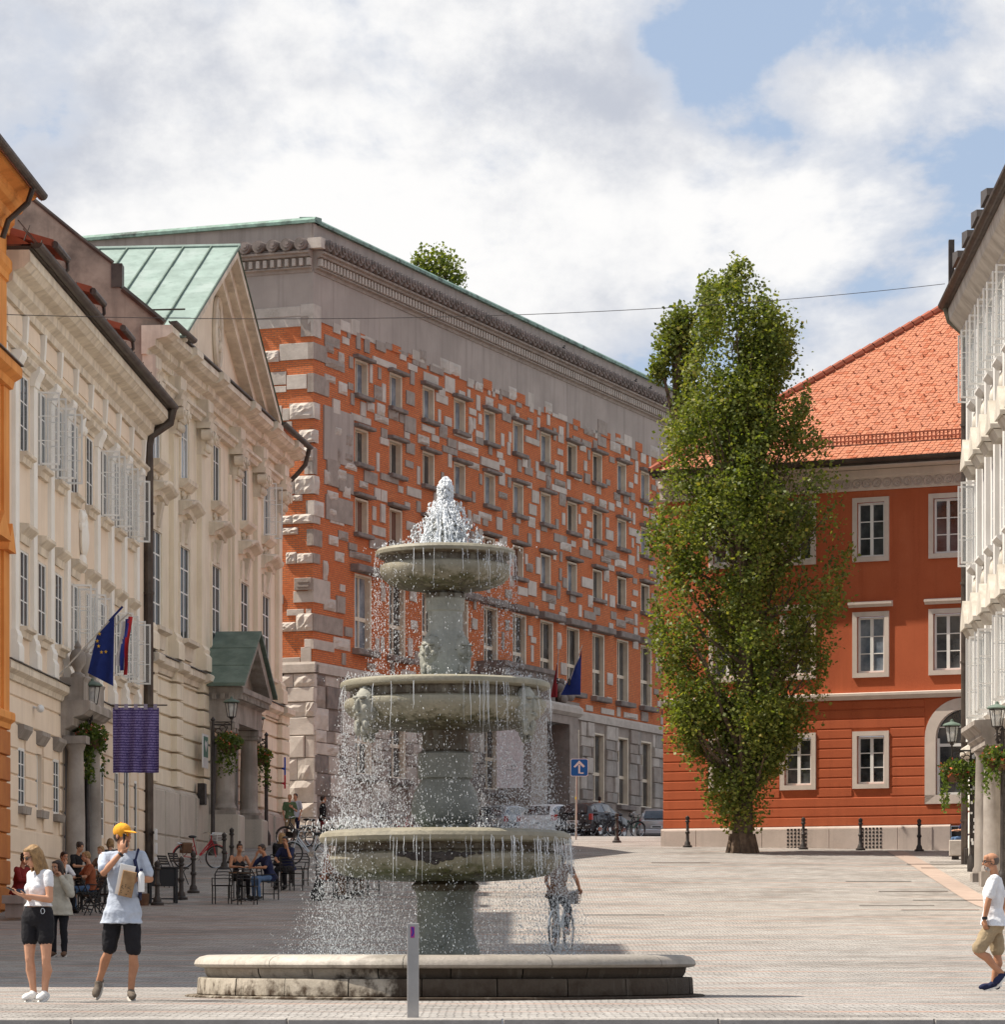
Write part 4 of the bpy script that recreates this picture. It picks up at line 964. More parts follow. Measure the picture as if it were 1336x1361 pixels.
mb = MB().prism([(pcx-2.7,8.63),(pcx+2.7,8.63),(pcx,10.2)], -.9, 0); ac.part(mb, 'porch_tympanum', M_greystone)
for sx in (-1, 1):
    po = [(pcx+sx*3.15,8.62),(pcx,10.55),(pcx,10.1),(pcx+sx*2.45,8.62)]
    ac.part(MB().prism(po if sx < 0 else po[::-1], -1.42, 0), 'raking_cornice', M_greystone)
    po = [(pcx+sx*3.3,8.66),(pcx+sx*3.3,8.74),(pcx,10.75),(pcx,10.62)]
    for k in range(3):
        f0, f1 = k/3, (k+1)/3 - .006; A_ = Vector((pcx+sx*3.3,8.68)); B_ = Vector((pcx,10.68)); a = A_.lerp(B_, f0); b = A_.lerp(B_, f1)
        p4 = [(a.x,a.y-.05),(a.x,a.y+.06),(b.x,b.y+.04),(b.x,b.y-.07)]
        ac.part(MB().prism(p4 if sx > 0 else p4[::-1], -1.55, 0), 'copper_sheet', M_copd)
ac.part(MB().box(11.1, 13.3, .1, .25, 3.2, 7.2), 'door', M_black)
# sign plates on the front
sg_ = MB().box(7.6, 8.5, -.42, -.38, 5.9, 7.0); o = ac.part(sg_, 'sign_plate', M_plast)
ac.part(MB().box(7.68, 8.42, -.43, -.421, 6.25, 6.92), 'sign_panel', mat('green_sign', (.03,.16,.10), rough=.5))
mb = MB(); mb.prism([(8.05,6.42),(8.28,6.66),(8.22,6.8),(8.05,6.72),(7.88,6.8),(7.82,6.66)], -.436, -.431); ac.part(mb, 'sign_symbol', M_plast)
ac.part(MB().cbox(7.75, 8.1, -.45, -.2, 4.7, 5.4, c=.03), 'letter_box', M_iron)
# ================================================================== red house
RU = Vector((.906,-.423,0)).normalized()
rd = Facade('red_house', (5.6, 122.55), RU.x, RU.y, 3.55, 'red plastered house with hipped orange tile roof and pale window frames behind the tree', 'house')
def rx(px): k = (px-HX)/F; return (k*122.55-5.6)/(RU.x - k*RU.y*1.0) if False else (k*122.55-5.6)/(RU.x + k*(-RU.y))
RL = 24.0
cols_ = [rx(979), rx(1056.5), rx(1158), rx(1261)]
cols_ = [cols_[2]-2*2.62, cols_[2]-2.62, cols_[2], cols_[2]+2.62+.08]
rows_ = [(5.62, 1.62, 0), (9.38, 1.9, 1), (13.3, 1.85, 2)]
W = .98
ops = [(x-W/2, x+W/2, z, z+h) for x in cols_ for z, h, k in rows_ if not (k == 0 and x == cols_[3])]
ax = cols_[3]+.55; arch = (ax-.95, ax+.95, 5.2, 7.1)
rd.part(MB().wall(0, RL, 4.15, 16.3, ops + [(arch[0], arch[1], 5.2, 8.05)], dep=.2), 'wall', M_red)
mb = MB(); mb.quad((0,14,3),(0,0,3),(0,0,16.3),(0,14,16.3)); mb.quad((RL,0,3),(RL,14,3),(RL,14,16.3),(RL,0,16.3)); rd.part(mb, 'side_wall', M_red)
# fill of the arch spandrels
mb = MB(); n = 12
for sx in (-1, 1):
    for k in range(n):
        t0, t1 = math.pi/2*k/n, math.pi/2*(k+1)/n
        mb.quad((ax+sx*.95*math.cos(t0),0,7.1+.95*math.sin(t0)),(ax+sx*.95*math.cos(t1),0,7.1+.95*math.sin(t1)),(ax+sx*.95,0,8.05) if k < n else (0,0,0),(ax+sx*.95,0,7.1+.95*math.sin(t0)))
        mb.quad((ax+sx*.95*math.cos(t1),0,7.1+.95*math.sin(t1)),(ax+sx*.95*math.cos(t1),0,8.05),(ax+sx*.95,0,8.05),(ax+sx*.95,0,8.05))
rd.part(mb, 'arch_spandrel', M_red)
bare_courses(rd, 0, RL, 4.2, 8.45, .33, [(o[0]-.2, o[1]+.2, o[2]-.2, o[3]+.2) for o in ops] + [(ax-1.35, ax+1.35, 4.8, 8.5)], M_red, .03, .022)
rd.part(MB().sweep([(-.02,8.47),(.10,8.47),(.16,8.56),(.20,8.60),(.20,8.68),(-.02,8.72)], -.05, RL), 'string_course', M_lint)
rd.part(MB().sweep([(-.02,2.8),(.09,2.8),(.09,4.14),(.04,4.2),(-.02,4.2)], -.06, rx(1264)), 'plinth', M_pinkstone)
for i in range(9):
    x = .05+1.22*i; 
    if x+1.2 < rx(1264): rd.part(MB().cbox(x, x+1.2, -.115, -.08, 3.2, 4.12, c=.008), 'plinth_slab', M_pinkstone)
rd.part(MB().box(rx(1264)+.02, RL, -.02, .1, 3.0, 4.14), 'passage_opening', M_black)
vent = MB(); 
for i in range(6):
    for k in range(6): vent.box(.05+.13*i, .12+.13*i, -.125, -.11, .04+.125*k, .11+.125*k)
vme = vent.mesh('vent_grille', M_black)
for px in (1046, 1145): rd.put('vent_grille', vme, rx(px), 0, 3.40)
rd.part(MB().sweep([(-.02,15.55),(.06,15.55),(.10,15.62),(.10,15.92),(.14,15.94),(.26,16.0),(.26,16.22),(-.02,16.3)], -.1, RL), 'cornice', M_lint)
orn_ = MB(); ring = [(.14*math.cos(t), -.12, .14*math.sin(t)) for t in np.linspace(0, 2*math.pi, 12)]; orn_.tube(ring, .035, 4, cap=False).ell((0,-.11,0), (.06,.03,.06), n=6, m=5)
ome = orn_.mesh('frieze_rosette', M_pinkstone)
for i in range(40): rd.put('frieze_rosette', ome, .3+.36*i, 0, 15.77)
rd.part(MB().box(-.02, RL, -.95, .2, 16.24, 16.30), 'soffit', M_lint)
gutter(rd, -.05, RL, -1.06, 16.50, .15)
mb = MB().box(-.02, RL, -1.0, -.92, 16.28, 16.46); rd.part(mb, 'fascia', M_gutter)
fr_ = {}
def frame(x, z, w, h, t=.16, out=.07):
    mb = MB(); mb.sweep([(-.01,0),(out,0),(out,t),(-.01,t)], -w/2-t, w/2+t).sweep([(-.01,h+t),(out,h+t),(out,h+2*t),(-.01,h+2*t)], -w/2-t, w/2+t)
    mb.box(-w/2-t, -w/2, -out, .01, t, h+t).box(w/2, w/2+t, -out, .01, t, h+t)
    return mb.mesh('window_surround', M_lint)
for z, h, k in rows_:
    fm = frame(0, 0, W, h); gg = [M_glassb, M_glass, M_glassb, M_glass]
    for i, x in enumerate(cols_):
        if k == 0 and i == 3: continue
        o = rd.win(x, z, W-.02, h-.02, y=.07, cols=2, rows=3, fr=.07, bar=.035, mid=.11, gm=(M_glassb if (k == 1 and i == 2) else M_glass))
        inst('window_surround', fm, o, (0, -.07, -.16))
        if k == 1: inst('hood', MB().sweep([(-.01,0),(.07,0),(.10,.06),(.17,.09),(.17,.16),(-.01,.2)], -.78, .78).mesh('hood', M_lint) if 'rh' not in fr_ else fr_['rh'], o, (0, -.07, h+.32))
# arched window
mb = MB(); n = 20; t = .38
pts_o = [(ax-.95-t,4.9),(ax-.95-t,7.1)] + [(ax+(.95+t)*math.cos(a), 7.1+(.95+t)*math.sin(a)) for a in np.linspace(math.pi, 0, n)][1:-1] + [(ax+.95+t,7.1),(ax+.95+t,4.9)]
pts_i = [(ax-.95,5.2),(ax-.95,7.1)] + [(ax+.95*math.cos(a), 7.1+.95*math.sin(a)) for a in np.linspace(math.pi, 0, n)][1:-1] + [(ax+.95,7.1),(ax+.95,5.2)]
for a, b, c, d in zip(pts_o[:-1], pts_o[1:], pts_i[1:], pts_i[:-1]):
    mb.add([(a[0],-.07,a[1]),(b[0],-.07,b[1]),(c[0],-.07,c[1]),(d[0],-.07,d[1]),(a[0],.02,a[1]),(b[0],.02,b[1]),(c[0],.15,c[1]),(d[0],.15,d[1])], [(0,3,2,1),(0,1,5,4),(3,7,6,2)])
mb.box(ax-.95-t, ax+.95+t, -.07, .1, 4.9, 5.2); rd.part(mb, 'arch_surround', M_lint)
mb = MB(); fz = [5.26, 6.05, 6.85, 7.5]
mb.box(ax-.95,ax-.86,.08,.15,5.2,7.1).box(ax+.86,ax+.95,.08,.15,5.2,7.1).box(ax-.05,ax+.05,.08,.15,5.2,8.0)
for z, hh in ((5.2,.08),(6.02,.04),(6.82,.10),(7.45,.04)): mb.box(ax-.86, ax+.86, .09, .14, z, z+hh)
o = rd.part(mb, 'arched_window', M_winframe)
gl = MB(); gl.add([(p[0], .155, p[1]) for p in pts_i], [tuple(range(len(pts_i)))]); inst('pane', gl.mesh('pane', M_glass), o)
# hipped tile roof: every tile real, joined in courses; slope planes
RZ, PIT = 16.45, math.tan(R(36.9)); OV = 1.05; OL = .05; HT = 9.0      # run from eave to ridge
deck = MB(); e = -OV
deck.add([(-OL,-OV,RZ),(RL,-OV,RZ),(RL,HT,RZ+PIT*(HT+OV)),(HT,HT,RZ+PIT*(HT+OV)),(-OL,2*HT+OV,RZ)], [(0,1,2,3),(0,3,4)]); rd.part(deck, 'roof_deck', M_ridge)
tile = []; tw, tr = .19, .17; ca, sa = math.cos(math.atan(PIT)), math.sin(math.atan(PIT))
tr2 = random.Random(21); tbs = [MB(), MB(), MB()]; r_ = 0; s_ = 0.0; SL = (HT+OV)/ca
while s_ < SL:
    yb = -OV + s_*ca; zb_ = RZ + s_*sa; xs = -OL + (s_*ca)*(HT+OL)/(HT+OV) + .05; x = xs - (tw/2 if r_ % 2 else 0)
    while x < 15.5:
        j = tr2.uniform(-.008, .008); l = tr*1.5; up = .032 + tr2.uniform(-.005, .008)
        nx, nz = -sa, ca      # normal in y,z
        a = Vector((x+.008, yb+nx*up, zb_+nz*up+j)); 
        v = [(x+.008, yb+nx*up, zb_+nz*up+j), (x+tw*.25, yb-ca*.035+nx*up, zb_-sa*.035+nz*up+j), (x+tw*.75, yb-ca*.035+nx*up, zb_-sa*.035+nz*up+j), (x+tw-.008, yb+nx*up, zb_+nz*up+j), (x+tw-.008, yb+ca*l+nx*.012, zb_+sa*l+nz*.012), (x+.008, yb+ca*l+nx*.012, zb_+sa*l+nz*.012),
             (x+.008, yb, zb_), (x+tw*.25, yb-ca*.035, zb_-sa*.035), (x+tw*.75, yb-ca*.035, zb_-sa*.035), (x+tw-.008, yb, zb_)]
        tbs[tr2.choice((0,0,0,0,1,1,2))].add(v, [(0,1,2,3,4,5),(0,6,7,1),(1,7,8,2),(2,8,9,3)]); x += tw
    s_ += tr; r_ += 1
for tb, m_ in zip(tbs, (M_roof, M_roof2, M_roof3)): rd.part(tb, 'roof_tiles', m_, 'stuff')
# snow hooks in a regular stagger and the little snow fence
hk = MB()
for k in range(3, 26):
    s_ = .42*k+.4; yb = -OV+s_*ca; zb_ = RZ+s_*sa; x = .9*math.ceil((-OL + s_*ca*.95 + .3)/.9) + (.27*k) % .9
    while x < 14: hk.box(x, x+.045, yb-.08, yb-.02, zb_+.03, zb_+.09); x += .9
rd.part(hk, 'snow_hooks', M_roof3, 'stuff')
fc_ = MB(); s_ = .95; yb = -OV+s_*ca; zb_ = RZ+s_*sa
for q_ in (.16, .34): fc_.box(.3, 15, yb-.03, yb+.01, zb_+q_, zb_+q_+.05)
x = .3
while x < 15: fc_.box(x, x+.05, yb-.02, yb, zb_+.08, zb_+.40); x += .14
rd.part(fc_, 'snow_fence', M_ridge)
hipA, hipB = Vector((-OL,-OV,RZ+.05)), Vector((HT,HT,RZ+PIT*(HT+OV)+.05)); n = 34
rme = MB().tube([(0,0,0),(0,0,.40)], [.15,.17], 8).mesh('ridge_tile', M_ridge)
for k in range(n):
    p = hipA.lerp(hipB, k/n); o = rd.put('ridge_tile', rme, p.x, p.y, p.z); o.rotation_euler = (hipB-hipA).to_track_quat('Z', 'Y').to_euler()

# ================================================================== white house on the right
wh = Facade('white_house', (14.2, 107.0), -.0367, -1, 2.2, 'sunlit white house with pointed window hoods and open casements at the right edge', 'house')
WL = 40; wx = [2.1+2.5*i for i in range(14)]
opW = [(x-.5, x+.5, 16.3, 18.4) for x in wx] + [(x-.5, x+.5, 11.4, 13.9) for x in wx] + [(x-.5, x+.5, 6.7, 9.1) for x in wx]
wh.part(MB().wall(0, WL, .5, 19.0, opW + [(9.2, 11.6, 1, 5.6)], dep=.25), 'wall', M_whiteR)
mb = MB(); mb.quad((0,0,1),(0,0,19),(0,12,19),(0,12,1)); wh.part(mb, 'side_wall', M_whiteR)
for x in [.3] + [x+1.25 for x in wx]:
    mb = MB().box(x-.24, x+.24, -.13, 0, 6.3, 18.3); wh.part(mb, 'pilaster', M_whiteR)
bare_courses(wh, 0, WL, 1.4, 5.6, .7, [(9.0, 11.8, 0, 5.7)], M_white, .06, .03)
wh.part(MB().sweep(cornice(5.6, .3, .5, 1), -.02, WL), 'string_course', M_trimR)
wh.part(MB().sweep([(-.02,18.3),(.14,18.3),(.16,18.6),(.3,18.66),(.3,18.75),(.62,19.1),(.66,19.3),(.66,19.45),(-.02,19.5)], -.12, WL), 'cornice', M_trimR)
gutter(wh, -.3, WL, -.80, 19.62, .15)
wh.part(MB().sweep([(-.3,19.46),(.76,19.46),(.76,19.56),(-.3,19.6)], -.3, WL), 'eaves_board', M_gutter)
mb = MB(); mb.add([(-.3,-.8,19.62),(WL,-.8,19.62),(WL,6,24),(-.3,6,24),(-.3,12,19.6),(WL,12,19.6)], [(0,1,2,3),(3,2,5,4),(0,3,4)]); wh.part(mb, 'roof', M_gutter)
mb = MB().tube([(-.05,-.72,19.5),(-.05,-.60,19.1),(-.1,-.2,18.75),(-.1,-.16,18.3)], .11, 8); wh.part(mb, 'downpipe_neck', mat('patinated_metal', (.22,.22,.16), (.13,.12,.09), 3, rough=.6))
downpipe(wh, -.12, -.16, 1.9, 18.4, .10)
mb = MB().box(-.42,-.2,-.62,-.45,19.6,21.6); wh.part(mb, 'roof_post', M_gutter)
for k, x in enumerate((1.6, 4.6, 7.4, 10.2)):
    mb = MB(); mb.box(x-.55, x+.55, -.2, 2.5, 19.7, 20.7); wh.part(mb, 'dormer', M_whiteR)
    mb = MB().prism([(x-.85,20.55),(x+.85,20.55),(x+.8,20.75),(x-.85,21.0)], -.6, 2.6); wh.part(mb, 'dormer_roof', M_gutter)
hoW = MB().prism([(-.72,0),(.72,0),(.72,.12),(0,.86),(-.72,.12)], -.42, .02).sweep([(-.02,-.26),(.2,-.26),(.34,-.02),(-.02,-.02)], -.66, .66).mesh('hood', M_trimR)
siW = MB().sweep([(-.02,-.2),(.1,-.2),(.24,-.06),(.24,0),(-.02,0)], -.62, .62).mesh('sill', M_whiteR)
paW = MB().box(-.5,.5,-.04,.01,-1.05,-.3).ell((0,-.05,-.68), (.3,.08,.26), n=8, m=5).mesh('apron_panel', M_trimR)
cs2, cp2 = casement(.48, 2.0), clear_pane(.48, 2.0)
for k, (z, h) in enumerate(((16.3,2.1),(11.4,2.5),(6.7,2.4))):
    for i, x in enumerate(wx[:10]):
        o = wh.win(x, z, 1.0, h, y=-.01, cols=2, rows=3, fr=.08, dep=.035, gm=M_glassb); inst('sill', siW, o, (0, 0, 0)); 
        if k: inst('hood', hoW, o, (0, 0, h+.42))
        inst('apron_panel', paW, o, (0, 0, 0))
        if (k == 0 and i < 5) or (k == 2 and i in (1, 2, 4)) or (k == 1 and i == 0):
            for sx, ang in ((-1, R(-88)), (1, R(-92))):
                lf = inst('open_casement', cs2, o, (sx*.48, -.03, .04), ang if sx < 0 else math.pi-ang, (1, 1, (h-.08)/2.0)); 
mb = MB().box(10.0-.36, 10.0+.36, -.92, -.2, 1.6, 2.1).lathe([(.34,2.1),(.34,2.2),(.29,2.3),(.28,4.0),(.245,5.3),(.29,5.38),(.29,5.45)], 20, (10.0,-.55)); wh.part(mb, 'column', M_greystone)
mb = MB().box(12.4-.36, 12.4+.36, -.92, -.2, 1.6, 2.1).lathe([(.34,2.1),(.34,2.2),(.29,2.3),(.28,4.0),(.245,5.3),(.29,5.38),(.29,5.45)], 20, (12.4,-.55)); wh.part(mb, 'column', M_greystone)
wh.part(MB().sweep([(-.02,5.46),(.86,5.46),(.86,5.62),(.95,5.7),(.95,5.8),(1.14,6.0),(1.14,6.12),(-.02,6.2)], 9.3, 13.1), 'portal_cornice', M_greystone)
wh.part(MB().box(10.4, 11.6, .1, .2, 1, 5.5), 'door', M_black)

# ================================================================== leaves and trees
def leaf_mat(name, dark, mid_, light, warm):
    m = bpy.data.materials.new(name); m.use_nodes = True; nt = m.node_tree; N = nt.nodes; L = nt.links
    for n in list(N): N.remove(n)
    out = N.new('ShaderNodeOutputMaterial'); at_ = N.new('ShaderNodeAttribute'); at_.attribute_name = 'tint'
    cr = N.new('ShaderNodeValToRGB'); L.new(at_.outputs['Fac'], cr.inputs[0]); e = cr.color_ramp.elements
    e[0].position = 0; e[0].color = (*dark, 1); e[1].position = 1; e[1].color = (*warm, 1)
    x = e.new(.45); x.color = (*mid_, 1); x = e.new(.82); x.color = (*light, 1)
    p = N.new('ShaderNodeBsdfPrincipled'); p.inputs['Roughness'].default_value = .5; p.inputs['Specular IOR Level'].default_value = .28; L.new(cr.outputs[0], p.inputs['Base Color'])
    t = N.new('ShaderNodeBsdfTranslucent'); mx = N.new('ShaderNodeMix'); mx.data_type = 'RGBA'; mx.blend_type = 'MULTIPLY'; mx.inputs[0].default_value = 1; L.new(cr.outputs[0], mx.inputs[6]); mx.inputs[7].default_value = (1.5,1.6,.5,1); L.new(mx.outputs[2], t.inputs[0])
    ms = N.new('ShaderNodeMixShader'); ms.inputs[0].default_value = .38; L.new(p.outputs[0], ms.inputs[1]); L.new(t.outputs[0], ms.inputs[2]); L.new(ms.outputs[0], out.inputs[0]); return m
M_leaf = leaf_mat('poplar_leaf', (.055,.085,.020), (.140,.165,.034), (.26,.27,.066), (.36,.29,.06))
M_leaf2 = leaf_mat('basket_leaf', (.04,.065,.015), (.08,.12,.025), (.16,.19,.05), (.24,.24,.07))
def leaves(name, pts, size, m, parent, tint=None, r=None, up=.3):
    r = r or rng; n = len(pts); pts = np.asarray(pts, float)
    d1 = r.normal(size=(n, 3)); d1[:, 2] += up; d1 /= np.linalg.norm(d1, axis=1)[:, None]
    d2 = np.cross(d1, r.normal(size=(n, 3))); d2 /= np.linalg.norm(d2, axis=1)[:, None]; nn = np.cross(d1, d2)
    s = size*r.uniform(.5, 1.4, n)[:, None]
    v = np.stack([pts, pts + d1*s*.5 + d2*s*.42 + nn*s*.08, pts + d1*s*1.05, pts + d1*s*.5 - d2*s*.42 + nn*s*.08], 1).reshape(-1, 3)
    me = bpy.data.meshes.new(name); me.vertices.add(4*n); me.vertices.foreach_set('co', v.astype(np.float32).ravel()); me.loops.add(4*n); me.loops.foreach_set('vertex_index', np.arange(4*n, dtype=np.int32))
    me.polygons.add(n); me.polygons.foreach_set('loop_start', np.arange(0, 4*n, 4, dtype=np.int32)); me.polygons.foreach_set('loop_total', np.full(n, 4, dtype=np.int32))
    me.materials.append(m); me.update(calc_edges=True)
    a = me.attributes.new('tint', 'FLOAT', 'FACE'); tv = (r.beta(2.2, 2.6, n) if tint is None else tint); a.data.foreach_set('value', np.clip(tv, 0, 1).astype(np.float32))
    o = bpy.data.objects.new(name, me); link(o, parent); return o

# the big poplar on the square: outline measured as left and right reach at each height
TB = on(987, 116.0); S_ = F/116.0
tree = thing('poplar_tree', TB, 'big bushy poplar standing alone on the square in front of the red house', 'tree')
prof_y = [340, 365, 400, 430, 470, 520, 550, 600, 640, 700, 780, 850, 930, 960, 1000, 1040, 1075, 1100, 1118]
prof_l = [975, 962, 932, 922, 920, 900, 880, 866, 862, 857, 864, 852, 872, 878, 902, 930, 944, 957, 968]
prof_r = [984, 1005, 1040, 1062, 1070, 1062, 1078, 1112, 1118, 1128, 1130, 1112, 1092, 1080, 1056, 1018, 1022, 1012, 1000]
def env(z):                                      # z above the foot
    y = 1131 - z*S_; return (np.interp(y, prof_y, prof_l)-987)/S_, (np.interp(y, prof_y, prof_r)-987)/S_
tq = np.random.default_rng(5); mb = MB(); tops = []; clumps = []
trunk = [(0,0,-.15),(0,0,.5),(.05,.0,2.2),(.12,.05,5),(.05,.1,9),(-.1,0,13),(-.05,0,18.5)]
mb.tube(trunk, [.46,.36,.30,.27,.2,.12,.03], 10)
for k in range(8): q = k*.785; mb.tube([(.3*math.cos(q),.3*math.sin(q),.6),(.52*math.cos(q),.52*math.sin(q),-.1)], [.13,.07], 5)
for i in range(120):
    z0 = tq.uniform(1.6, 15.5) if i > 12 else tq.uniform(1.2, 3.0); ang = tq.uniform(0, 2*math.pi)
    z1 = min(19.6, z0 + tq.uniform(1.4, 3.4)); l, r_ = env(z1); cx = (l+r_)/2; half = (r_-l)/2
    rad = half*tq.uniform(.45, .95); x1 = cx + rad*math.cos(ang); y1 = rad*math.sin(ang)*.72
    b = Vector((np.interp(z0,[0,5,9,13,19],[0,.12,.05,-.1,-.05]), 0, z0)); e = Vector((x1, y1, z1)); m_ = b.lerp(e, .55) + Vector((0,0,-.35))
    r0 = max(.03, .13*(1-z0/20)); mb.tube([b, m_, e], [r0, r0*.55, .012], 5, cap=False)
    for t in (.35, .55, .75, .9, 1.02):
        if z0 < 2.2 and t < .5: continue
        p = (b.lerp(m_, t/.55) if t < .55 else m_.lerp(e, (t-.55)/.45)); clumps.append((p.x + tq.normal(0,.15), p.y + tq.normal(0,.15), p.z, tq.uniform(.30, .62)))
    for s in range(2):
        b2 = m_.lerp(e, tq.uniform(0, .6)); e2 = b2 + Vector((tq.normal(0,.5), tq.normal(0,.5), tq.uniform(.5, 1.3))); mb.tube([b2, e2], [.022, .006], 4, cap=False); clumps.append((e2.x, e2.y, e2.z, tq.uniform(.25, .5)))
mb.build('trunk', M_bark, tree)
# more foliage clumps near the outline so the crown has its lobes
for z in np.arange(.9, 19.9, .34):
    l, r_ = env(z); half = (r_-l)/2; cx = (l+r_)/2
    for k in range(int(4 + half*3.6)):
        ang = tq.uniform(0, 2*math.pi); rr = half*math.sqrt(tq.uniform(.3, 1.06)); clumps.append((cx + rr*math.cos(ang)*.93, rr*math.sin(ang)*.68, z + tq.uniform(-.2, .2), tq.uniform(.22, .48)))
pts = []; tint = []
for x, y, z, s in clumps:
    l, r_ = env(z)
    if not (l-.1 < x < r_+.1): x = min(max(x, l+.1), r_-.1)
    if z < .75: continue
    n = int(108*(s/.42)**2); p = tq.normal(0, 1, (n, 3))*np.array([s*.58, s*.58, s*.85]) + (x, y, z); pts.append(p)
    base = tq.uniform(-.14, .16); tint.append(np.clip(tq.beta(2.2, 3.0, n) + base, 0, 1))
pts = np.concatenate(pts); tint = np.concatenate(tint)
lz = np.array([env(z) for z in pts[:, 2]]); rag = .26*np.sin(pts[:, 2]*2.9+1) + .22*np.sin(pts[:, 2]*5.3+pts[:, 1]*2) + .12*np.sin(pts[:, 2]*9.1); lz[:, 0] += np.maximum(-.15, rag)*np.minimum(1, (pts[:, 2])/3); lz[:, 1] -= np.maximum(-.15, .3*np.sin(pts[:, 2]*2.3+.4) + .2*np.sin(pts[:, 2]*6.1+pts[:, 1]*2.2))*np.minimum(1, pts[:, 2]/3); keep = (pts[:, 2] > .62) & (pts[:, 2] < 19.75) & (pts[:, 0] > lz[:, 0]-.22) & (pts[:, 0] < lz[:, 1]+.22)
pts = pts[keep]; tint = tint[keep]
# holes where the house and sky show through
hol = np.ones(len(pts), bool)
for hx, hz, hr in ((2.6,13.6,.8),(2.2,12.2,.8),(2.9,11.2,.6),(2.8,10.0,.6),(-1.9,11.5,.4),(1.2,12.9,.5),(-2.3,8.0,.4),(.3,13.9,.35),(2.5,9.0,.5),(-.7,12.6,.35),(2.4,7.6,.4),(1.6,15.2,.35)):
    dd = np.hypot(pts[:, 0]-hx, (pts[:, 2]-hz)*.8); hol &= ~((dd < hr) & (tq.uniform(size=len(pts)) < .6))
pts = pts[hol]; tint = tint[hol]
# lobes and gaps: boughs gather the leaves, air lies between
fx_, fy_, fz_ = pts.T
lob = np.sin(fx_*2.3+1.1*np.sin(fz_*1.05)+.6) + np.sin(fy_*2.6+1.3*np.sin(fz_*.9+1)+2.1) + np.sin(fz_*1.9+1.2*np.sin(fx_*1.7)+.9*np.sin(fy_*1.3)) + .6*np.sin(fx_*4.7+fz_*3.1)*np.sin(fy_*4.1-fz_*2.3)
kp = (lob > -.2) | (tq.uniform(size=len(pts)) < np.clip(.60+lob*.34, .05, 1))
pts = pts[kp]; tint = np.clip(tint[kp] + .10*lob[kp]/2, 0, 1)
leaves('crown', pts, .118, M_leaf, tree, tint, tq)
print('LEAVES', len(pts), 'clumps', len(clumps))

def far_tree(name, base, h, blobs, label, size=.22, n=900):
    t = thing(name, base, label, 'tree'); mb = MB(); mb.tube([(0,0,0),(0,0,h*.9)], [.35,.06], 7)
    q = np.random.default_rng(len(label)); P_ = []
    for x, y, z, sx, sz in blobs:
        mb.tube([(0,0,max(.5,z-2.5)),(x*.7,y*.7,z-sz*.6),(x,y,z)], [.12,.06,.02], 5, cap=False)
        p = q.normal(0, 1, (int(n*sx), 3)); p /= np.maximum(1, np.linalg.norm(p, axis=1)/2.4)[:, None]; P_.append(p*np.array([sx*.50, sx*.50, sz*.55]) + (x, y, z))
    mb.build('trunk', M_bark, t); leaves('crown', np.concatenate(P_), size, M_leaf, t, None, q); return t
D2 = 150; b2 = on(899, D2); s2_ = F/D2
def zz(y, D=D2): return (HY-y)/F*D - gz(D)
b2.z = gz(D2)
far_tree('poplar_tree', b2, zz(418), [(0,0,zz(440),.62,.9),(-.2,.2,zz(462),.75,1.0),(.35,0,zz(430),.5,.7),(-.75,0,zz(492),.42,.5),(.6,.2,zz(480),.6,1.2),(1.4,0,zz(395),.5,.9),(1.5,0,zz(430),.7,1.2),(.4,0,zz(520),.7,1.2),(1.2,0,zz(560),.8,1.5),(.5,0,zz(600),.8,1.2),(.3,.3,zz(700),1,2),(.3,.1,zz(800),1,2)], 'slim tree whose top lobes show left of the big poplar above the library roof', .16, 1500)
D3 = 172; b3 = at(580, 0, D3); b3.z = 29.2
t3 = far_tree('roof_garden_tree', b3, 4.5, [(.2,0,(HY-352)/F*D3-29.2,.75,.8),(.6,.1,(HY-358)/F*D3-29.2,.7,.7),(-.5,0,(HY-352)/F*D3-29.2,.5,.8),(-.95,.2,(HY-346)/F*D3-29.2,.32,.4),(1.0,0,(HY-372)/F*D3-29.2,.45,.5),(0,.2,(HY-372)/F*D3-29.2,.8,.7),(-.6,.2,(HY-365)/F*D3-29.2,.6,.5)], 'small green tree growing above the library roof edge', .17, 480)
# wire across the sky
ca_, cb_ = at(-30, 417, 82), at(1256, 377.5, 106.5)
pts_ = []
for k in range(41):
    t = k/40; p = ca_.lerp(cb_, t); p.z -= .95*4*t*(1-t)*.5; pts_.append(p)
o = MB().tube(pts_, .009, 4).build('overhead_cable', M_iron); tag(o, 'thin dark cable strung across the sky between the house fronts', 'cable')
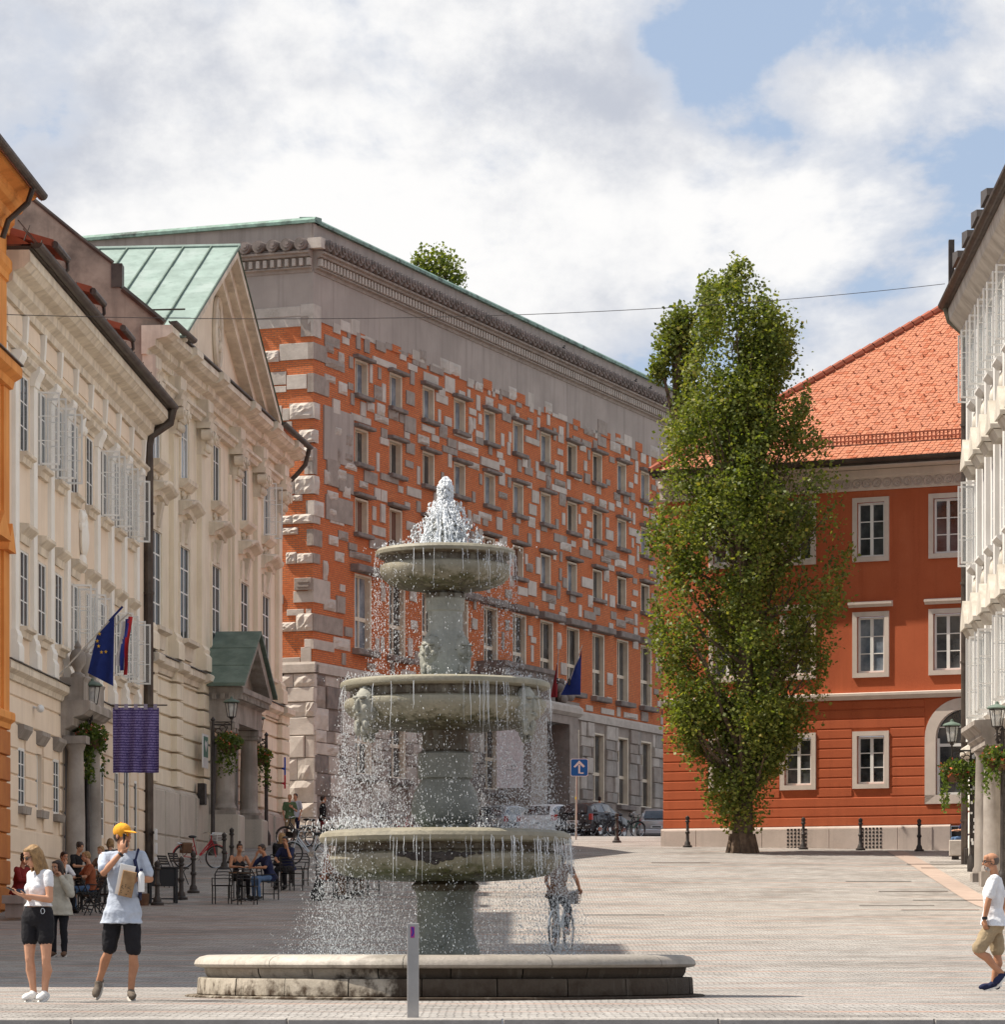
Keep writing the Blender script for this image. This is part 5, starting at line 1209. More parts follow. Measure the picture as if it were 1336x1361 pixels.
# ================================================================== fountain
FD = 41.0; FX = (592-HX)/F*FD; fs = F/FD; FB = Vector((FX, FD, gz(FD-2.9)))
def fz(y): return (HY-y)/fs - FB.z          # height above the fountain's foot of a photo row (at its middle)
def moss_mat(name, lo, hi, cA, cB, moss, ub=None, wet_shade=False):
    """limestone with green and brown growth where the water runs; growth in ragged patches at the given heights; shade under rims and on the unlit side is put into the colour too"""
    m = bpy.data.materials.new(name); m.use_nodes = True; nt = m.node_tree; N = nt.nodes; L = nt.links; p = N['Principled BSDF']; p.inputs['Roughness'].default_value = .55; p.inputs['Specular IOR Level'].default_value = .4
    pos = N.new('ShaderNodeTexCoord').outputs['Object']
    def noise(sc, st=(1,1,1), det=8):
        mp = N.new('ShaderNodeMapping'); mp.inputs['Scale'].default_value = st; L.new(pos, mp.inputs[0]); t = N.new('ShaderNodeTexNoise'); t.inputs['Scale'].default_value = sc; t.inputs['Detail'].default_value = det; t.inputs['Roughness'].default_value = .65; L.new(mp.outputs[0], t.inputs['Vector']); return t.outputs['Fac']
    def mr(v, a, b, c=0, d=1):
        r = N.new('ShaderNodeMapRange'); L.new(v, r.inputs[0])
        for i, q in enumerate((a, b, c, d)): r.inputs[i+1].default_value = q
        return r.outputs[0]
    def mix(f, a, b):
        x = N.new('ShaderNodeMix'); x.data_type = 'RGBA'; L.new(f, x.inputs[0])
        for i, q in ((6, a), (7, b)):
            if isinstance(q, tuple): x.inputs[i].default_value = (*q, 1)
            else: L.new(q, x.inputs[i])
        return x.outputs[2]
    def m2(op, a, b):
        x = N.new('ShaderNodeMath'); x.operation = op
        for i, v in enumerate((a, b)):
            if isinstance(v, (int, float)): x.inputs[i].default_value = v
            else: L.new(v, x.inputs[i])
        return x.outputs[0]
    col = mix(mr(noise(3), .35, .68), cA, cB)
    col = mix(mr(noise(26, (1,1,1), 3), .45, .7, 0, .45), col, tuple(v*.6 for v in cA))
    sep = N.new('ShaderNodeSeparateXYZ'); L.new(pos, sep.inputs[0])
    if moss:
        band = mr(sep.outputs['Z'], lo, hi, 1, 0)
        g = m2('ADD', band, m2('MULTIPLY', m2('SUBTRACT', noise(7), .5), 1.9)); col = mix(mr(g, .55, .95), col, moss)
        g = m2('ADD', band, m2('MULTIPLY', m2('SUBTRACT', noise(13, (1,1,.35)), .5), 2.4)); col = mix(mr(g, .85, 1.2), col, (.045,.032,.015))
    if ub:  # brown growth plus the shadow under the bowl rims, painted in as one band
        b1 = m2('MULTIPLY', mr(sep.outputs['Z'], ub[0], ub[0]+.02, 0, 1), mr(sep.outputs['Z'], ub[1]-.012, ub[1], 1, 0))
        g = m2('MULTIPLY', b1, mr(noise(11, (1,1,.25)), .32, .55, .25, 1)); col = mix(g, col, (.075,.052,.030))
    if wet_shade:      # brown water stain plus painted shade on the unlit side, with a ragged edge
        g = m2('ADD', mr(sep.outputs['X'], -1.75, .1, 0, 1), m2('MULTIPLY', m2('SUBTRACT', noise(3.2, (1,1,.7)), .5), 2.0)); col = mix(mr(g, .42, .66, 0, wet_shade), col, (.042,.029,.020))
    col = mix(mr(noise(9, (1,1,.09)), .56, .78, 0, .75), col, tuple(v*.35 for v in cA))
    L.new(col, p.inputs['Base Color'])
    b = N.new('ShaderNodeBump'); b.inputs['Strength'].default_value = .6; b.inputs['Distance'].default_value = .012; L.new(noise(22), b.inputs['Height']); L.new(b.outputs[0], p.inputs['Normal']); MATS[name] = m; return m
LA_, LB_ = (.315,.28,.205), (.20,.178,.128)
fo = thing('fountain', FB, 'three-tiered round stone fountain with carved masks standing on the square', 'fountain')
def fp(mb, name, m, kind=None): return mb.build(name, m, fo, (0,0,0), 0, kind)
r_ = lambda px: px/fs
# --- ground basin: step, courses of blocks, worn rounded rim
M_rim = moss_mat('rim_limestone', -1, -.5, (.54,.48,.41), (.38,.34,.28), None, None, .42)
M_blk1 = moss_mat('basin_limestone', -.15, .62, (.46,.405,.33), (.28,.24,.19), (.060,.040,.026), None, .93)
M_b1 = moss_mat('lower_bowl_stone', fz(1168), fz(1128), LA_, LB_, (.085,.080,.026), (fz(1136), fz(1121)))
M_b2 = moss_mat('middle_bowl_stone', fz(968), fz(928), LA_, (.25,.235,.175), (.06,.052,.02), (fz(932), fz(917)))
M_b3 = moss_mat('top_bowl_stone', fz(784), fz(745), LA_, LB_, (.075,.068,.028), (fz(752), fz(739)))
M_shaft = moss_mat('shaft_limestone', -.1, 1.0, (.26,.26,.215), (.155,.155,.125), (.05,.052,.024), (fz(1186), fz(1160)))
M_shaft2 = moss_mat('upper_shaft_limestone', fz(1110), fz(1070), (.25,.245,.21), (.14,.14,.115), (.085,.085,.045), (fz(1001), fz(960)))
M_mask = mat('carved_limestone', (.36,.35,.30), (.25,.24,.20), 6.0, bump=.5, coord='obj')
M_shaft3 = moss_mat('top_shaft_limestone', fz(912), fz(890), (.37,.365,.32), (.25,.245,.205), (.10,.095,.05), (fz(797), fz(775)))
M_blk1.node_tree.nodes['Principled BSDF'].inputs['Specular IOR Level'].default_value = .12; M_blk1.node_tree.nodes['Principled BSDF'].inputs['Roughness'].default_value = .8
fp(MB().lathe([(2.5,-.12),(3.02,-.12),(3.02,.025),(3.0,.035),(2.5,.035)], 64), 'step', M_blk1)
nb = 22
for i in range(nb):
    g = .0022; a0, a1 = 2*math.pi*i/nb+g+.07, 2*math.pi*(i+1)/nb-g+.07
    w = random.uniform(-.006, .006)
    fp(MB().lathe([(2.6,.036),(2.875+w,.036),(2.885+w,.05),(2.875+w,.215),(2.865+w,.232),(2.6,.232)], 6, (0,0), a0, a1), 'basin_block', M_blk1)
    a0 += .11; a1 += .11
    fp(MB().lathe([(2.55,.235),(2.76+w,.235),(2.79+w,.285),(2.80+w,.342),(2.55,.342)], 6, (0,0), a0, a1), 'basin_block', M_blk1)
for i in range(11):
    a0, a1 = 2*math.pi*i/11+.0013, 2*math.pi*(i+1)/11-.0013
    fp(MB().lathe([(2.42,.345),(2.83,.345),(2.895,.357),(2.915,.385),(2.90,.43),(2.85,.468),(2.76,.49),(2.6,.494),(2.45,.48),(2.40,.44)], 10, (0,0), a0, a1), 'rim_stone', M_rim)
fp(MB().lathe([(2.42,.36),(2.42,.1),(0,.1)], 48), 'basin_floor', M_shaft)
M_water = bpy.data.materials.new('pool_water'); M_water.use_nodes = True; _p = M_water.node_tree.nodes['Principled BSDF']; _p.inputs['Base Color'].default_value = (.10,.13,.12,1); _p.inputs['Roughness'].default_value = .12; _p.inputs['Specular IOR Level'].default_value = .6
_n = M_water.node_tree.nodes.new('ShaderNodeTexNoise'); _n.inputs['Scale'].default_value = 9; _b = M_water.node_tree.nodes.new('ShaderNodeBump'); _b.inputs['Strength'].default_value = .6; M_water.node_tree.links.new(_n.outputs[0], _b.inputs['Height']); M_water.node_tree.links.new(_b.outputs[0], _p.inputs['Normal'])
fp(MB().lathe([(2.44,.42),(0,.42)], 48), 'pool_water', M_water)
def lathe_px(pairs, name, m, n=48): return fp(MB().lathe([(r_(a), fz(b)) for a, b in pairs], n), name, m)
# --- lower shaft and bowl (half widths in photo pixels against photo rows)
lathe_px([(0,1290),(46,1290),(46,1262),(43,1256),(43,1250),(40,1244),(38,1238),(37.5,1205),(38,1190),(40,1185),(44,1181),(45,1176),(40,1172),(36,1170),(36,1160)], 'lower_shaft', M_shaft, 40)
lathe_px([(0,1172),(60,1171),(110,1168),(136,1163),(149,1153),(155,1143),(154,1137),(149,1133),(146,1131),(145,1124.5),(160,1122),(166,1119.5),(168,1114),(166,1109),(159,1105.5),(148,1104),(120,1106),(30,1108),(0,1108)], 'lower_bowl', M_b1, 64)
lathe_px([(0,1110),(30,1108),(34,1100),(34,1096),(40,1091),(45.5,1080),(45,1068),(41,1051),(34,1040),(32.5,1036),(36.5,1034),(36.5,1002),(34,1000),(31,997),(31,966),(34,960)], 'middle_shaft', M_shaft2, 40)
lathe_px([(0,972),(60,971),(98,967),(112,962),(126,953),(133,944),(135,938),(134,933),(130,930),(127,928),(126,919),(134,917),(139,915),(140,912),(139,908.5),(134,906),(122,905.5),(40,908),(0,908)], 'middle_bowl', M_b2, 64)
lathe_px([(0,908),(28,906),(31,900),(34,884),(34,868),(30,850),(25,842),(23.5,838),(23.5,814),(25.5,812),(25.5,798),(27,795),(27,790),(24,787),(24,772)], 'upper_shaft', M_shaft3, 36)
lathe_px([(0,787),(34,786),(60,782),(76,776),(84,769),(87,761),(87,757),(86,753),(82,750),(81,743),(88,742),(92.5,739),(93,735),(90,731.5),(82,730),(40,732),(0,732)], 'top_bowl', M_b3, 56)
lathe_px([(0,734),(22,734),(20,726),(14,720),(12,710),(16,704),(17,698),(12,690),(6,682),(4,676),(0,675)], 'finial', M_shaft2, 24)
# carved masks: heads with brow, nose, beard and curls
def mask(s, seed):
    q = random.Random(seed); mb = MB(); mb.ell((0,0,0), (.16*s,.12*s,.22*s)); mb.ell((0,-.11*s,.0), (.032*s,.05*s,.075*s), n=8, m=6)
    for sx in (-1, 1):
        mb.ell((sx*.06*s,-.10*s,.085*s), (.05*s,.035*s,.022*s), n=8, m=5); mb.ell((sx*.06*s,-.095*s,.045*s), (.028*s,.025*s,.02*s), n=8, m=5); mb.ell((sx*.085*s,-.07*s,-.03*s), (.05*s,.05*s,.05*s), n=8, m=5)
    mb.ell((0,-.10*s,-.09*s), (.05*s,.03*s,.018*s), n=8, m=5); mb.tube([(0,-.09*s,-.10*s),(0,-.16*s,-.11*s)], .02*s, 6)
    for i in range(60):
        a = q.uniform(0, 2*math.pi); rr = q.uniform(.12, .165)*s; mb.ell((rr*math.cos(a), .01*s+q.uniform(-.05,.03)*s, rr*1.3*math.sin(a)), (q.uniform(.012,.028)*s, .022*s, q.uniform(.012,.03)*s), n=6, m=4)
    for i in range(8): mb.ell((q.uniform(-.09,.09)*s, -.06*s, -.2*s-q.uniform(0,.08)*s), (.035*s,.04*s,.06*s), n=6, m=5)
    return mb.mesh('carved_mask', M_mask)
mk1, mk2 = mask(1.05, 3), mask(.86, 5)
for k, a in enumerate((-142, -35, 38, 142)):
    q = R(a); rr = r_(129); inst('carved_mask', mk1, fo, (rr*math.cos(q), rr*math.sin(q), fz(943)), q+R(90))
for k, a in enumerate((-128, -38, 52, 142)):
    q = R(a); rr = r_(27); inst('carved_mask', mk2, fo, (rr*math.cos(q), rr*math.sin(q), fz(867)), q+R(90))
# leafy cluster on the front of the lower bowl
cl_ = MB(); q = random.Random(31)
for i in range(90):
    u = q.gauss(0, .5); a = R(-95) + u*.30; zc = fz(1139) - max(0, 1-abs(u)*1.3)*q.uniform(0, .12) + q.uniform(-.012,.022); rr = r_(155.5) - max(0, fz(1143)-zc)*.35; cl_.ell((rr*math.cos(a), rr*math.sin(a), zc), (q.uniform(.03,.06), .02, q.uniform(.015,.035)), n=6, m=4)
fp(cl_, 'dark_stain_growth', mat('dark_growth', (.035,.028,.026), (.06,.05,.045), 20, bump=.6))

# --- water: jet, sheets of drops, threads off the rims
M_drop = bpy.data.materials.new('white_water'); M_drop.use_nodes = True; _p = M_drop.node_tree.nodes['Principled BSDF']; _p.inputs['Base Color'].default_value = (.92,.94,.96,1); _p.inputs['Roughness'].default_value = .12; _p.inputs['Transmission Weight'].default_value = .25; _p.inputs['IOR'].default_value = 1.33; _p.inputs['Specular IOR Level'].default_value = .7
def drops(name, P_, s, stretch, parent=None):
    """many small drops as one mesh; every drop a stretched octahedron"""
    n = len(P_); o8 = np.array([(1,0,0),(0,1,0),(-1,0,0),(0,-1,0),(0,0,1),(0,0,-1)], float); f8 = np.array([(0,1,4),(1,2,4),(2,3,4),(3,0,4),(1,0,5),(2,1,5),(3,2,5),(0,3,5)])
    sc = np.stack([s, s, s*stretch], 1); tilt = wq.normal(0, .12, (n, 2))
    v = o8[None]*sc[:, None, :]; v[:, :, 0] += v[:, :, 2]*tilt[:, :1]; v[:, :, 1] += v[:, :, 2]*tilt[:, 1:]; v += P_[:, None, :]
    f = (f8[None] + (np.arange(n)*6)[:, None, None]).reshape(-1)
    me = bpy.data.meshes.new(name); me.vertices.add(6*n); me.vertices.foreach_set('co', v.reshape(-1).astype(np.float32)); me.loops.add(24*n); me.loops.foreach_set('vertex_index', f.astype(np.int32))
    me.polygons.add(8*n); me.polygons.foreach_set('loop_start', np.arange(0, 24*n, 3, dtype=np.int32)); me.polygons.foreach_set('loop_total', np.full(8*n, 3, dtype=np.int32)); me.polygons.foreach_set('use_smooth', np.ones(8*n, bool))
    me.materials.append(M_drop); me.update(calc_edges=True); o = bpy.data.objects.new(name, me); link(o, parent); return o
wq = np.random.default_rng(17)
jw = thing('fountain_water', FB + Vector((0,0,.5)), 'falling water: white jet on top and curtains of drops between the fountain bowls', 'water'); jw['kind'] = 'stuff'
Z0 = -.5
def curtain(n, r0, r1, y0, y1, spread, smin, smax, bias=1.0):
    a = wq.uniform(0, 2*math.pi, n); t = wq.uniform(0, 1, n)**bias; z = fz(y0) + (fz(y1)-fz(y0))*t
    r = r0 + (r1-r0)*np.sqrt(t) + wq.normal(0, 1, n)*spread*(.3+t); 
    # water leaves the rim in ropes, so drops bunch round some angles
    a = a + .022*np.sin(a*23) ; s = smin + (smax-smin)*wq.beta(1.3, 4.5, n)
    front = np.abs(((a + math.pi/2 + math.pi) % (2*math.pi)) - math.pi) < .55; kp = ~front | (wq.uniform(0, 1, n) < .33)
    return np.stack([r*np.cos(a), r*np.sin(a), z+Z0], 1)[kp], s[kp]
sets = [curtain(4200, r_(92), r_(96), 742, 908, .05, .0014, .0066), curtain(500, r_(60), r_(70), 735, 905, .2, .0016, .008),
        curtain(11000, r_(135), r_(139), 918, 1104, .06, .0014, .0066, .8), curtain(9000, r_(105), r_(122), 960, 1104, .25, .0014, .006, .7),
        curtain(14000, r_(162), r_(170), 1116, 1275, .14, .0013, .0060, .85), curtain(9000, r_(120), r_(150), 1165, 1275, .35, .0014, .0058, .7),
        curtain(1800, r_(145), r_(152), 1088, 1106, .2, .0018, .011), curtain(800, r_(118), r_(118), 897, 908, .2, .0018, .009), curtain(700, r_(72), r_(76), 724, 732, .14, .0018, .009)]
for P_, s in sets: drops('water_drops', P_, s, 2.0 + wq.uniform(0, 3.0, len(s)), jw)['kind'] = 'stuff'
n = 1700; a = wq.uniform(-.75, .55, n); t = wq.uniform(0, 1, n); z = fz(1116) + (fz(1275)-fz(1116))*t; r = r_(166) + wq.normal(0, 1, n)*.07*(.4+t)
drops('water_drops', np.stack([r*np.cos(a), r*np.sin(a), z+Z0], 1), .0014+.0062*wq.beta(1.3, 3.5, n), 2.4+wq.uniform(0, 3, n), jw)['kind'] = 'stuff'
# jet: dense core of torn water with spray round it
n = 4200; t = wq.beta(1.05, 1.35, n); z = fz(640) + (fz(732)-fz(640))*t; rad = np.interp(t, [0,.08,.25,.45,.62,.8,1], [7,10,10,12,17,27,33])/fs
a = wq.uniform(0, 2*math.pi, n); rr = rad*np.sqrt(wq.uniform(.05, 1, n)); drops('jet_spray', np.stack([rr*np.cos(a), rr*np.sin(a), z+Z0], 1), wq.uniform(.004, .019, n)*np.interp(t,[0,.4,1],[1.2,.9,.6]), 1.2+wq.uniform(0, 1, n), jw)['kind'] = 'stuff'
n = 900; t = wq.uniform(.2, 1, n); z = fz(650) + (fz(735)-fz(650))*t; rad = np.interp(t, [0,.45,.7,1], [12,24,42,46])/fs; a = wq.uniform(0, 2*math.pi, n); rr = rad*wq.uniform(.7, 1.25, n); drops('jet_spray', np.stack([rr*np.cos(a), rr*np.sin(a), z+Z0], 1), wq.uniform(.003, .013, n), 1.4+wq.uniform(0, 1.5, n), jw)['kind'] = 'stuff'
mb = MB()
for k in range(70):
    t = wq.uniform(0, .5); zc = fz(640) + (fz(732)-fz(640))*t + Z0; rad = np.interp(t, [0,.08,.25,.5], [3,7,9,14])/fs; a = wq.uniform(0, 6.28); mb.ell((rad*math.cos(a)*.6, rad*math.sin(a)*.6, zc), (wq.uniform(.025,.05), wq.uniform(.025,.05), wq.uniform(.04,.09)), n=7, m=5)
for k in range(26):     # curving ropes of water over the finial
    a = wq.uniform(0, 6.28); pr = []
    for i in range(7): t = i/6; rad = (10 + wq.uniform(12, 30)*t)/fs; pr.append((rad*math.cos(a+.25*t), rad*math.sin(a+.25*t), fz(676) + (fz(732)-fz(676))*t*t + Z0 + wq.normal(0,.015)))
    mb.tube(pr, [.012*wq.uniform(.5,1.2)]*7, 4)
mb.build('jet_core', M_drop, jw)['kind'] = 'stuff'
mb = MB()
for (r0, r1, y0, y1, n) in ((93,95,738,800,26),(139,142,914,1000,34),(167,170,1114,1190,80)):
    for k in range(n):
        a = wq.uniform(0, 6.28) if k % 2 else wq.uniform(-1.5, .1); ln = wq.uniform(.2, .9); pr = []
        for i in range(6): t = i/5; rad = r_(r0+(r1-r0)*t) + wq.normal(0,.006); pr.append((rad*math.cos(a)+wq.normal(0,.004), rad*math.sin(a), fz(y0)+(fz(y1)-fz(y0))*t*ln+Z0))
        w = wq.uniform(.0012, .0034); mb.tube(pr, [w, w*1.2, w, w*.8, w*.6, w*.2], 4)
mb.build('water_threads', M_drop, jw)['kind'] = 'stuff'
# wet ring of water lying in the bowls, just under the rims
for rr, y in ((146,1105.5),(120,907.2),(80,731.2)): fp(MB().lathe([(r_(rr), fz(y)),(0, fz(y)+.01)], 40), 'bowl_water', M_water)

# ================================================================== steel bollard in front
bp = on(549, 33.1); bo = thing('steel_bollard', bp, 'square brushed steel bollard in front of the fountain with a small pink and blue sticker', 'bollard')
MB().cbox(-.055,.055,-.055,.055,-.05,.885,c=.006).build('post', M_steel, bo)
MB().box(-.055,.055,-.049,.055,.885,.889).build('cap', M_steel, bo)
MB().box(-.024,.014,-.0585,-.0555,.75,.855).build('sticker', mat('pink_sticker', (.42,.04,.22), rough=.4), bo)
mb = MB(); mb.prism([(-.018,.76),(-.004,.765),(.010,.80),(.002,.845),(-.014,.85),(-.004,.80)], -.0605, -.0588); mb.build('sticker_mark', mat('blue_print', (.03,.03,.35), rough=.4), bo)
bo.rotation_euler.z = R(2)

# ================================================================== iron bollards
def bollard_mesh(h):
    k = h; return MB().lathe([(0,0),(.15*k,0),(.15*k,.05*k),(.10*k,.08*k),(.085*k,.16*k),(.055*k,.2*k),(.05*k,.42*k),(.075*k,.45*k),(.075*k,.49*k),(.05*k,.52*k),(.045*k,.78*k),(.075*k,.81*k),(.075*k,.84*k),(.05*k,.86*k),(.07*k,.92*k),(.06*k,.97*k),(.02*k,1.0*k),(0,1.02*k)], 12).mesh('bollard', M_iron)
bm1 = bollard_mesh(1.08)
spots = [(914,121.3,'iron bollard left of the big poplar by the red house corner'),(1068,119.0,'iron bollard just right of the big poplar, before a wall vent'),(1144,118.2,'iron bollard at the left edge of the right wall vent'),(1222,117.2,'iron bollard nearest the arched window of the red house'),
         (820,128,'iron bollard standing between the dark car and the silver car'),(241,88.5,'front one of two iron bollards beside the red bicycle'),(257,91.5,'rear one of two iron bollards beside the red bicycle'),(298,104,'iron bollard behind the seated woman with a hair bun, left of a pair'),(308,108,'iron bollard behind the seated woman with a hair bun, right of a pair'),(209,85.5,'iron bollard in front of the black serving cabinet')]
for px, D, lab in spots:
    p = on(px, D); o = inst('iron_bollard', bm1, None, tuple(p)); tag(o, lab, 'bollard', 'iron bollards on the square')

# ================================================================== lamp posts with baskets
glassM = bpy.data.materials.new('lantern_glass'); glassM.use_nodes = True; _p = glassM.node_tree.nodes['Principled BSDF']; _p.inputs['Base Color'].default_value = (.75,.76,.74,1); _p.inputs['Alpha'].default_value = .35; _p.inputs['Roughness'].default_value = .1
def lantern_parts():
    f = MB(); 
    for a in range(6):
        q = math.pi/3*a; f.tube([(.17*math.cos(q),.17*math.sin(q),0),(.27*math.cos(q),.27*math.sin(q),.62)], .016, 4)
    f.lathe([(0,-.12),(.06,-.1),(.10,-.03),(.18,0),(.18,.03),(0,.03)], 6, smooth=False); f.lathe([(.255,.60),(.285,.62),(.285,.65),(.255,.66)], 6, smooth=False)
    g = MB().lathe([(.165,.03),(.262,.61)], 6, smooth=False); c = MB().lathe([(.36,.64),(.37,.68),(.30,.74),(.12,.80),(.07,.82),(.05,.90),(0,.92)], 12)
    b = MB().ell((0,0,.33), (.09,.09,.14)); return f.mesh('lantern', M_iron), g.mesh('glass', glassM), c.mesh('cap', M_copd), b.mesh('bulb', M_plast)
LP_ = lantern_parts()
def lamp_post(px, D, label, h, arms, basket_labels, capm=None, r=.07):
    b = on(px, D); t = thing('street_lamp', b, label, 'street lamp', 0, 'lamp posts with flower baskets')
    MB().lathe([(0,-.05),(.16,-.05),(.16,.35),(.12,.45),(r,.55),(r*.85,h-.4),(r*.7,h),(.09,h+.03),(0,h+.15)], 12).build('pole', M_iron, t)
    for k, (ang, ln) in enumerate(arms):
        c, s = math.cos(ang), math.sin(ang); ar = MB(); ar.tube([(0,0,h-.12),(c*ln,s*ln,h-.12)], .028, 6).tube([(0,0,h-.75),(c*ln*.4,s*ln*.4,h-.62),(c*ln*.8,s*ln*.8,h-.2)], .022, 6)
        for q in range(3):
            cc = ln*(.25+.24*q); pr = [(c*(cc+.12*math.cos(u)*(1-u/9)), s*(cc+.12*math.cos(u)*(1-u/9)), h-.34+.1*q+.11*math.sin(u)*(1-u/9)) for u in np.linspace(0, 5.6, 12)]; ar.tube(pr, .014, 4)
        ar.tube([(c*ln,s*ln,h-.3),(c*ln,s*ln,h+.1)], .025, 6); ar.build('bracket', M_iron, t)
        l = inst('lantern', LP_[0], t, (c*ln, s*ln, h+.12), 0, (.74, .74, .74)); inst('glass', LP_[1], l); inst('cap', LP_[2], l); inst('bulb', LP_[3], l)
        if basket_labels[k]:
            p = b + Vector((c*ln*.86, s*ln*.86, h-.55)); bk = thing('hanging_basket', p - Vector((0,0,.5)), basket_labels[k], 'flower basket', 0, 'flower baskets under the street lamps')
            MB().lathe([(0,.0),(.2,.03),(.3,.2),(.32,.26),(.29,.26)], 14).build('pot', M_brown, bk)
            q = np.random.default_rng(int(px)+k*7); n = 620; pts = q.normal(0, 1, (n, 3)); pts /= np.maximum(1, np.linalg.norm(pts, axis=1)/1.7)[:, None]; pts = pts*(.25,.25,.17) + (0,0,.36)
            tr = []
            for j in range(16):
                a = q.uniform(0, 6.28); L_ = q.uniform(.3, 1.25); m_ = int(26*L_)+4; tt = q.uniform(0, 1, m_); tr.append(np.stack([.30*math.cos(a)*(1+.15*tt)+q.normal(0,.03,m_), .30*math.sin(a)*(1+.15*tt)+q.normal(0,.03,m_), .3-L_*tt], 1))
            leaves('foliage', np.concatenate([pts]+tr), .10, M_leaf2, bk, None, q)
            fl = q.normal(0, 1, (26, 3)); fl /= np.linalg.norm(fl, axis=1)[:, None]; fl = fl*(.40,.40,.26) + (0,0,.38)
            fo_ = leaves('flowers', np.repeat(fl, 3, 0) + q.normal(0,.02,(78,3)), .075, mat('red_petal', (.75,.08,.05), (.8,.25,.12), 6, rough=.5), bk, None, q); fo_['kind'] = 'stuff'
    return t
lamp_post(116, 92, 'dark street lamp before the columns of the beige house portal', (HY-944)/F*92-gz(92), [(R(-70), .55), (R(105), 1.3)], ['hanging flower basket left of the purple banner', 'hanging flower basket half hidden behind the purple banner'])
lamp_post(283, 114, 'street lamp left of the gabled porch of the academy', (HY-958)/F*114-gz(114), [(R(0), .6)], ['basket of red geraniums under the lamp left of the gabled porch'])
lamp_post(354, 124, 'street lamp right of the gabled porch of the academy', (HY-978)/F*124-gz(124), [(R(180), .3)], ['long trailing basket right of the gabled porch columns'])
lamp_post(1293, 102.5, 'brown street lamp post with white stickers at the corner of the white house', (HY-992)/F*102.5-gz(102.5), [(R(178), .60), (R(-40), .25)], ['basket with red blooms and long trails left of the stickered lamp post', 'small trailing basket right beside the stickered lamp post'], r=.10)
lamp_post(1333, 93, 'street lamp at the right edge in front of the white house column', (HY-972)/F*93-gz(93), [(R(178), .15)], ['flower basket at the right edge before the white house'])
lp = [o for o in bpy.data.objects if o.get('label', '').startswith('brown street lamp')][0]
mb = MB(); q = random.Random(5)
for k in range(16): z = q.uniform(.7, 3.4); a = R(-90)+q.uniform(-.7,.5); mb.box(.101*math.cos(a)-.03, .101*math.cos(a)+.03, .101*math.sin(a)-.012, .101*math.sin(a)+.004, z, z+q.uniform(.05,.12))
mb.build('stickers', M_plast, lp)

# ================================================================== flags, banners, signs
def waving(w, h, folds, amp, m, cols=24, rows=14, shear=0.0, taper=0.0, uvmats=None):
    vs = []; fs = []
    for k in range(rows+1):
        for i in range(cols+1):
            u = i/cols; v = k/rows; vs.append((w*u*(1-taper*v), amp*math.sin(folds*u*6.28+v*1.3)*(.3+.7*v) , -h*v - shear*u*(.4+.6*v)))
    for k in range(rows):
        for i in range(cols): fs.append((k*(cols+1)+i, (k+1)*(cols+1)+i, (k+1)*(cols+1)+i+1, k*(cols+1)+i+1))
    mb = MB(); mb.add(vs, fs, True); return mb
M_eu = cloth('european_blue', (.015,.03,.16)); M_gold = mat('gold_print', (.70,.42,.03), rough=.6)
def banner_mat():
    m = bpy.data.materials.new('purple_banner_cloth'); m.use_nodes = True; nt = m.node_tree; N = nt.nodes; L = nt.links; p = N['Principled BSDF']; p.inputs['Roughness'].default_value = .8
    tc = N.new('ShaderNodeTexCoord'); sep = N.new('ShaderNodeSeparateXYZ'); L.new(tc.outputs['Object'], sep.inputs[0])
    def m2(op, a, b):
        x = N.new('ShaderNodeMath'); x.operation = op
        for k, v in enumerate((a, b)):
            if isinstance(v, (int, float)): x.inputs[k].default_value = v
            else: L.new(v, x.inputs[k])
        return x.outputs[0]
    ln = m2('MULTIPLY', sep.outputs['Z'], 13.5); row = m2('FLOOR', ln, 0); fr = m2('FRACT', ln, 0); cv = N.new('ShaderNodeCombineXYZ'); L.new(m2('MULTIPLY', sep.outputs['X'], 1.0), cv.inputs[0]); L.new(m2('MULTIPLY', row, 7.3), cv.inputs[1]); L.new(m2('MULTIPLY', sep.outputs['Z'], .6), cv.inputs[2])
    n = N.new('ShaderNodeTexNoise'); n.inputs['Scale'].default_value = 34; n.inputs['Detail'].default_value = 4; n.inputs['Roughness'].default_value = .8; L.new(cv.outputs[0], n.inputs['Vector'])
    ink = m2('MULTIPLY', m2('LESS_THAN', m2('ABSOLUTE', m2('SUBTRACT', fr, .5), 0), .27), m2('GREATER_THAN', n.outputs['Fac'], .46)); x = N.new('ShaderNodeMix'); x.data_type = 'RGBA'; L.new(ink, x.inputs[0]); x.inputs[6].default_value = (.055,.035,.155,1); x.inputs[7].default_value = (.24,.19,.40,1); L.new(x.outputs[2], p.inputs['Base Color']); return m
D_ = 97.6; p0 = at(135, 937, D_); bn = thing('purple_banner', p0, 'purple cloth banner covered in small lines of print hanging from a rod', 'banner')
MB().tube([(-.25,0,0),(1.82,0,0)], .022, 6).build('rod', M_gutter, bn)
o = waving(1.28, 1.80, 3.4, .075, None, 48, 24).build('cloth', banner_mat(), bn, (.31, 0, -.07))
tb_ = MB()
for k in range(5): tb_.box(.36+.27*k, .46+.27*k, -.025, .025, -.12, .03)
tb_.build('loops', cloth('banner_loop', (.35,.31,.42)), bn)
def flag(name, base, tip, label, group, build, r=.022):
    t = thing(name, base, label, 'flag', 0, group); d = tip - base
    MB().tube([(0,0,0), tuple(d)], r, 6).build('pole', mat('pole_paint', (.55,.50,.44), (.45,.41,.36), 3), t)
    MB().box(-.06,.04,-.05,.05,-.14,.14).build('bracket', M_iron, t); build(t, d); return t
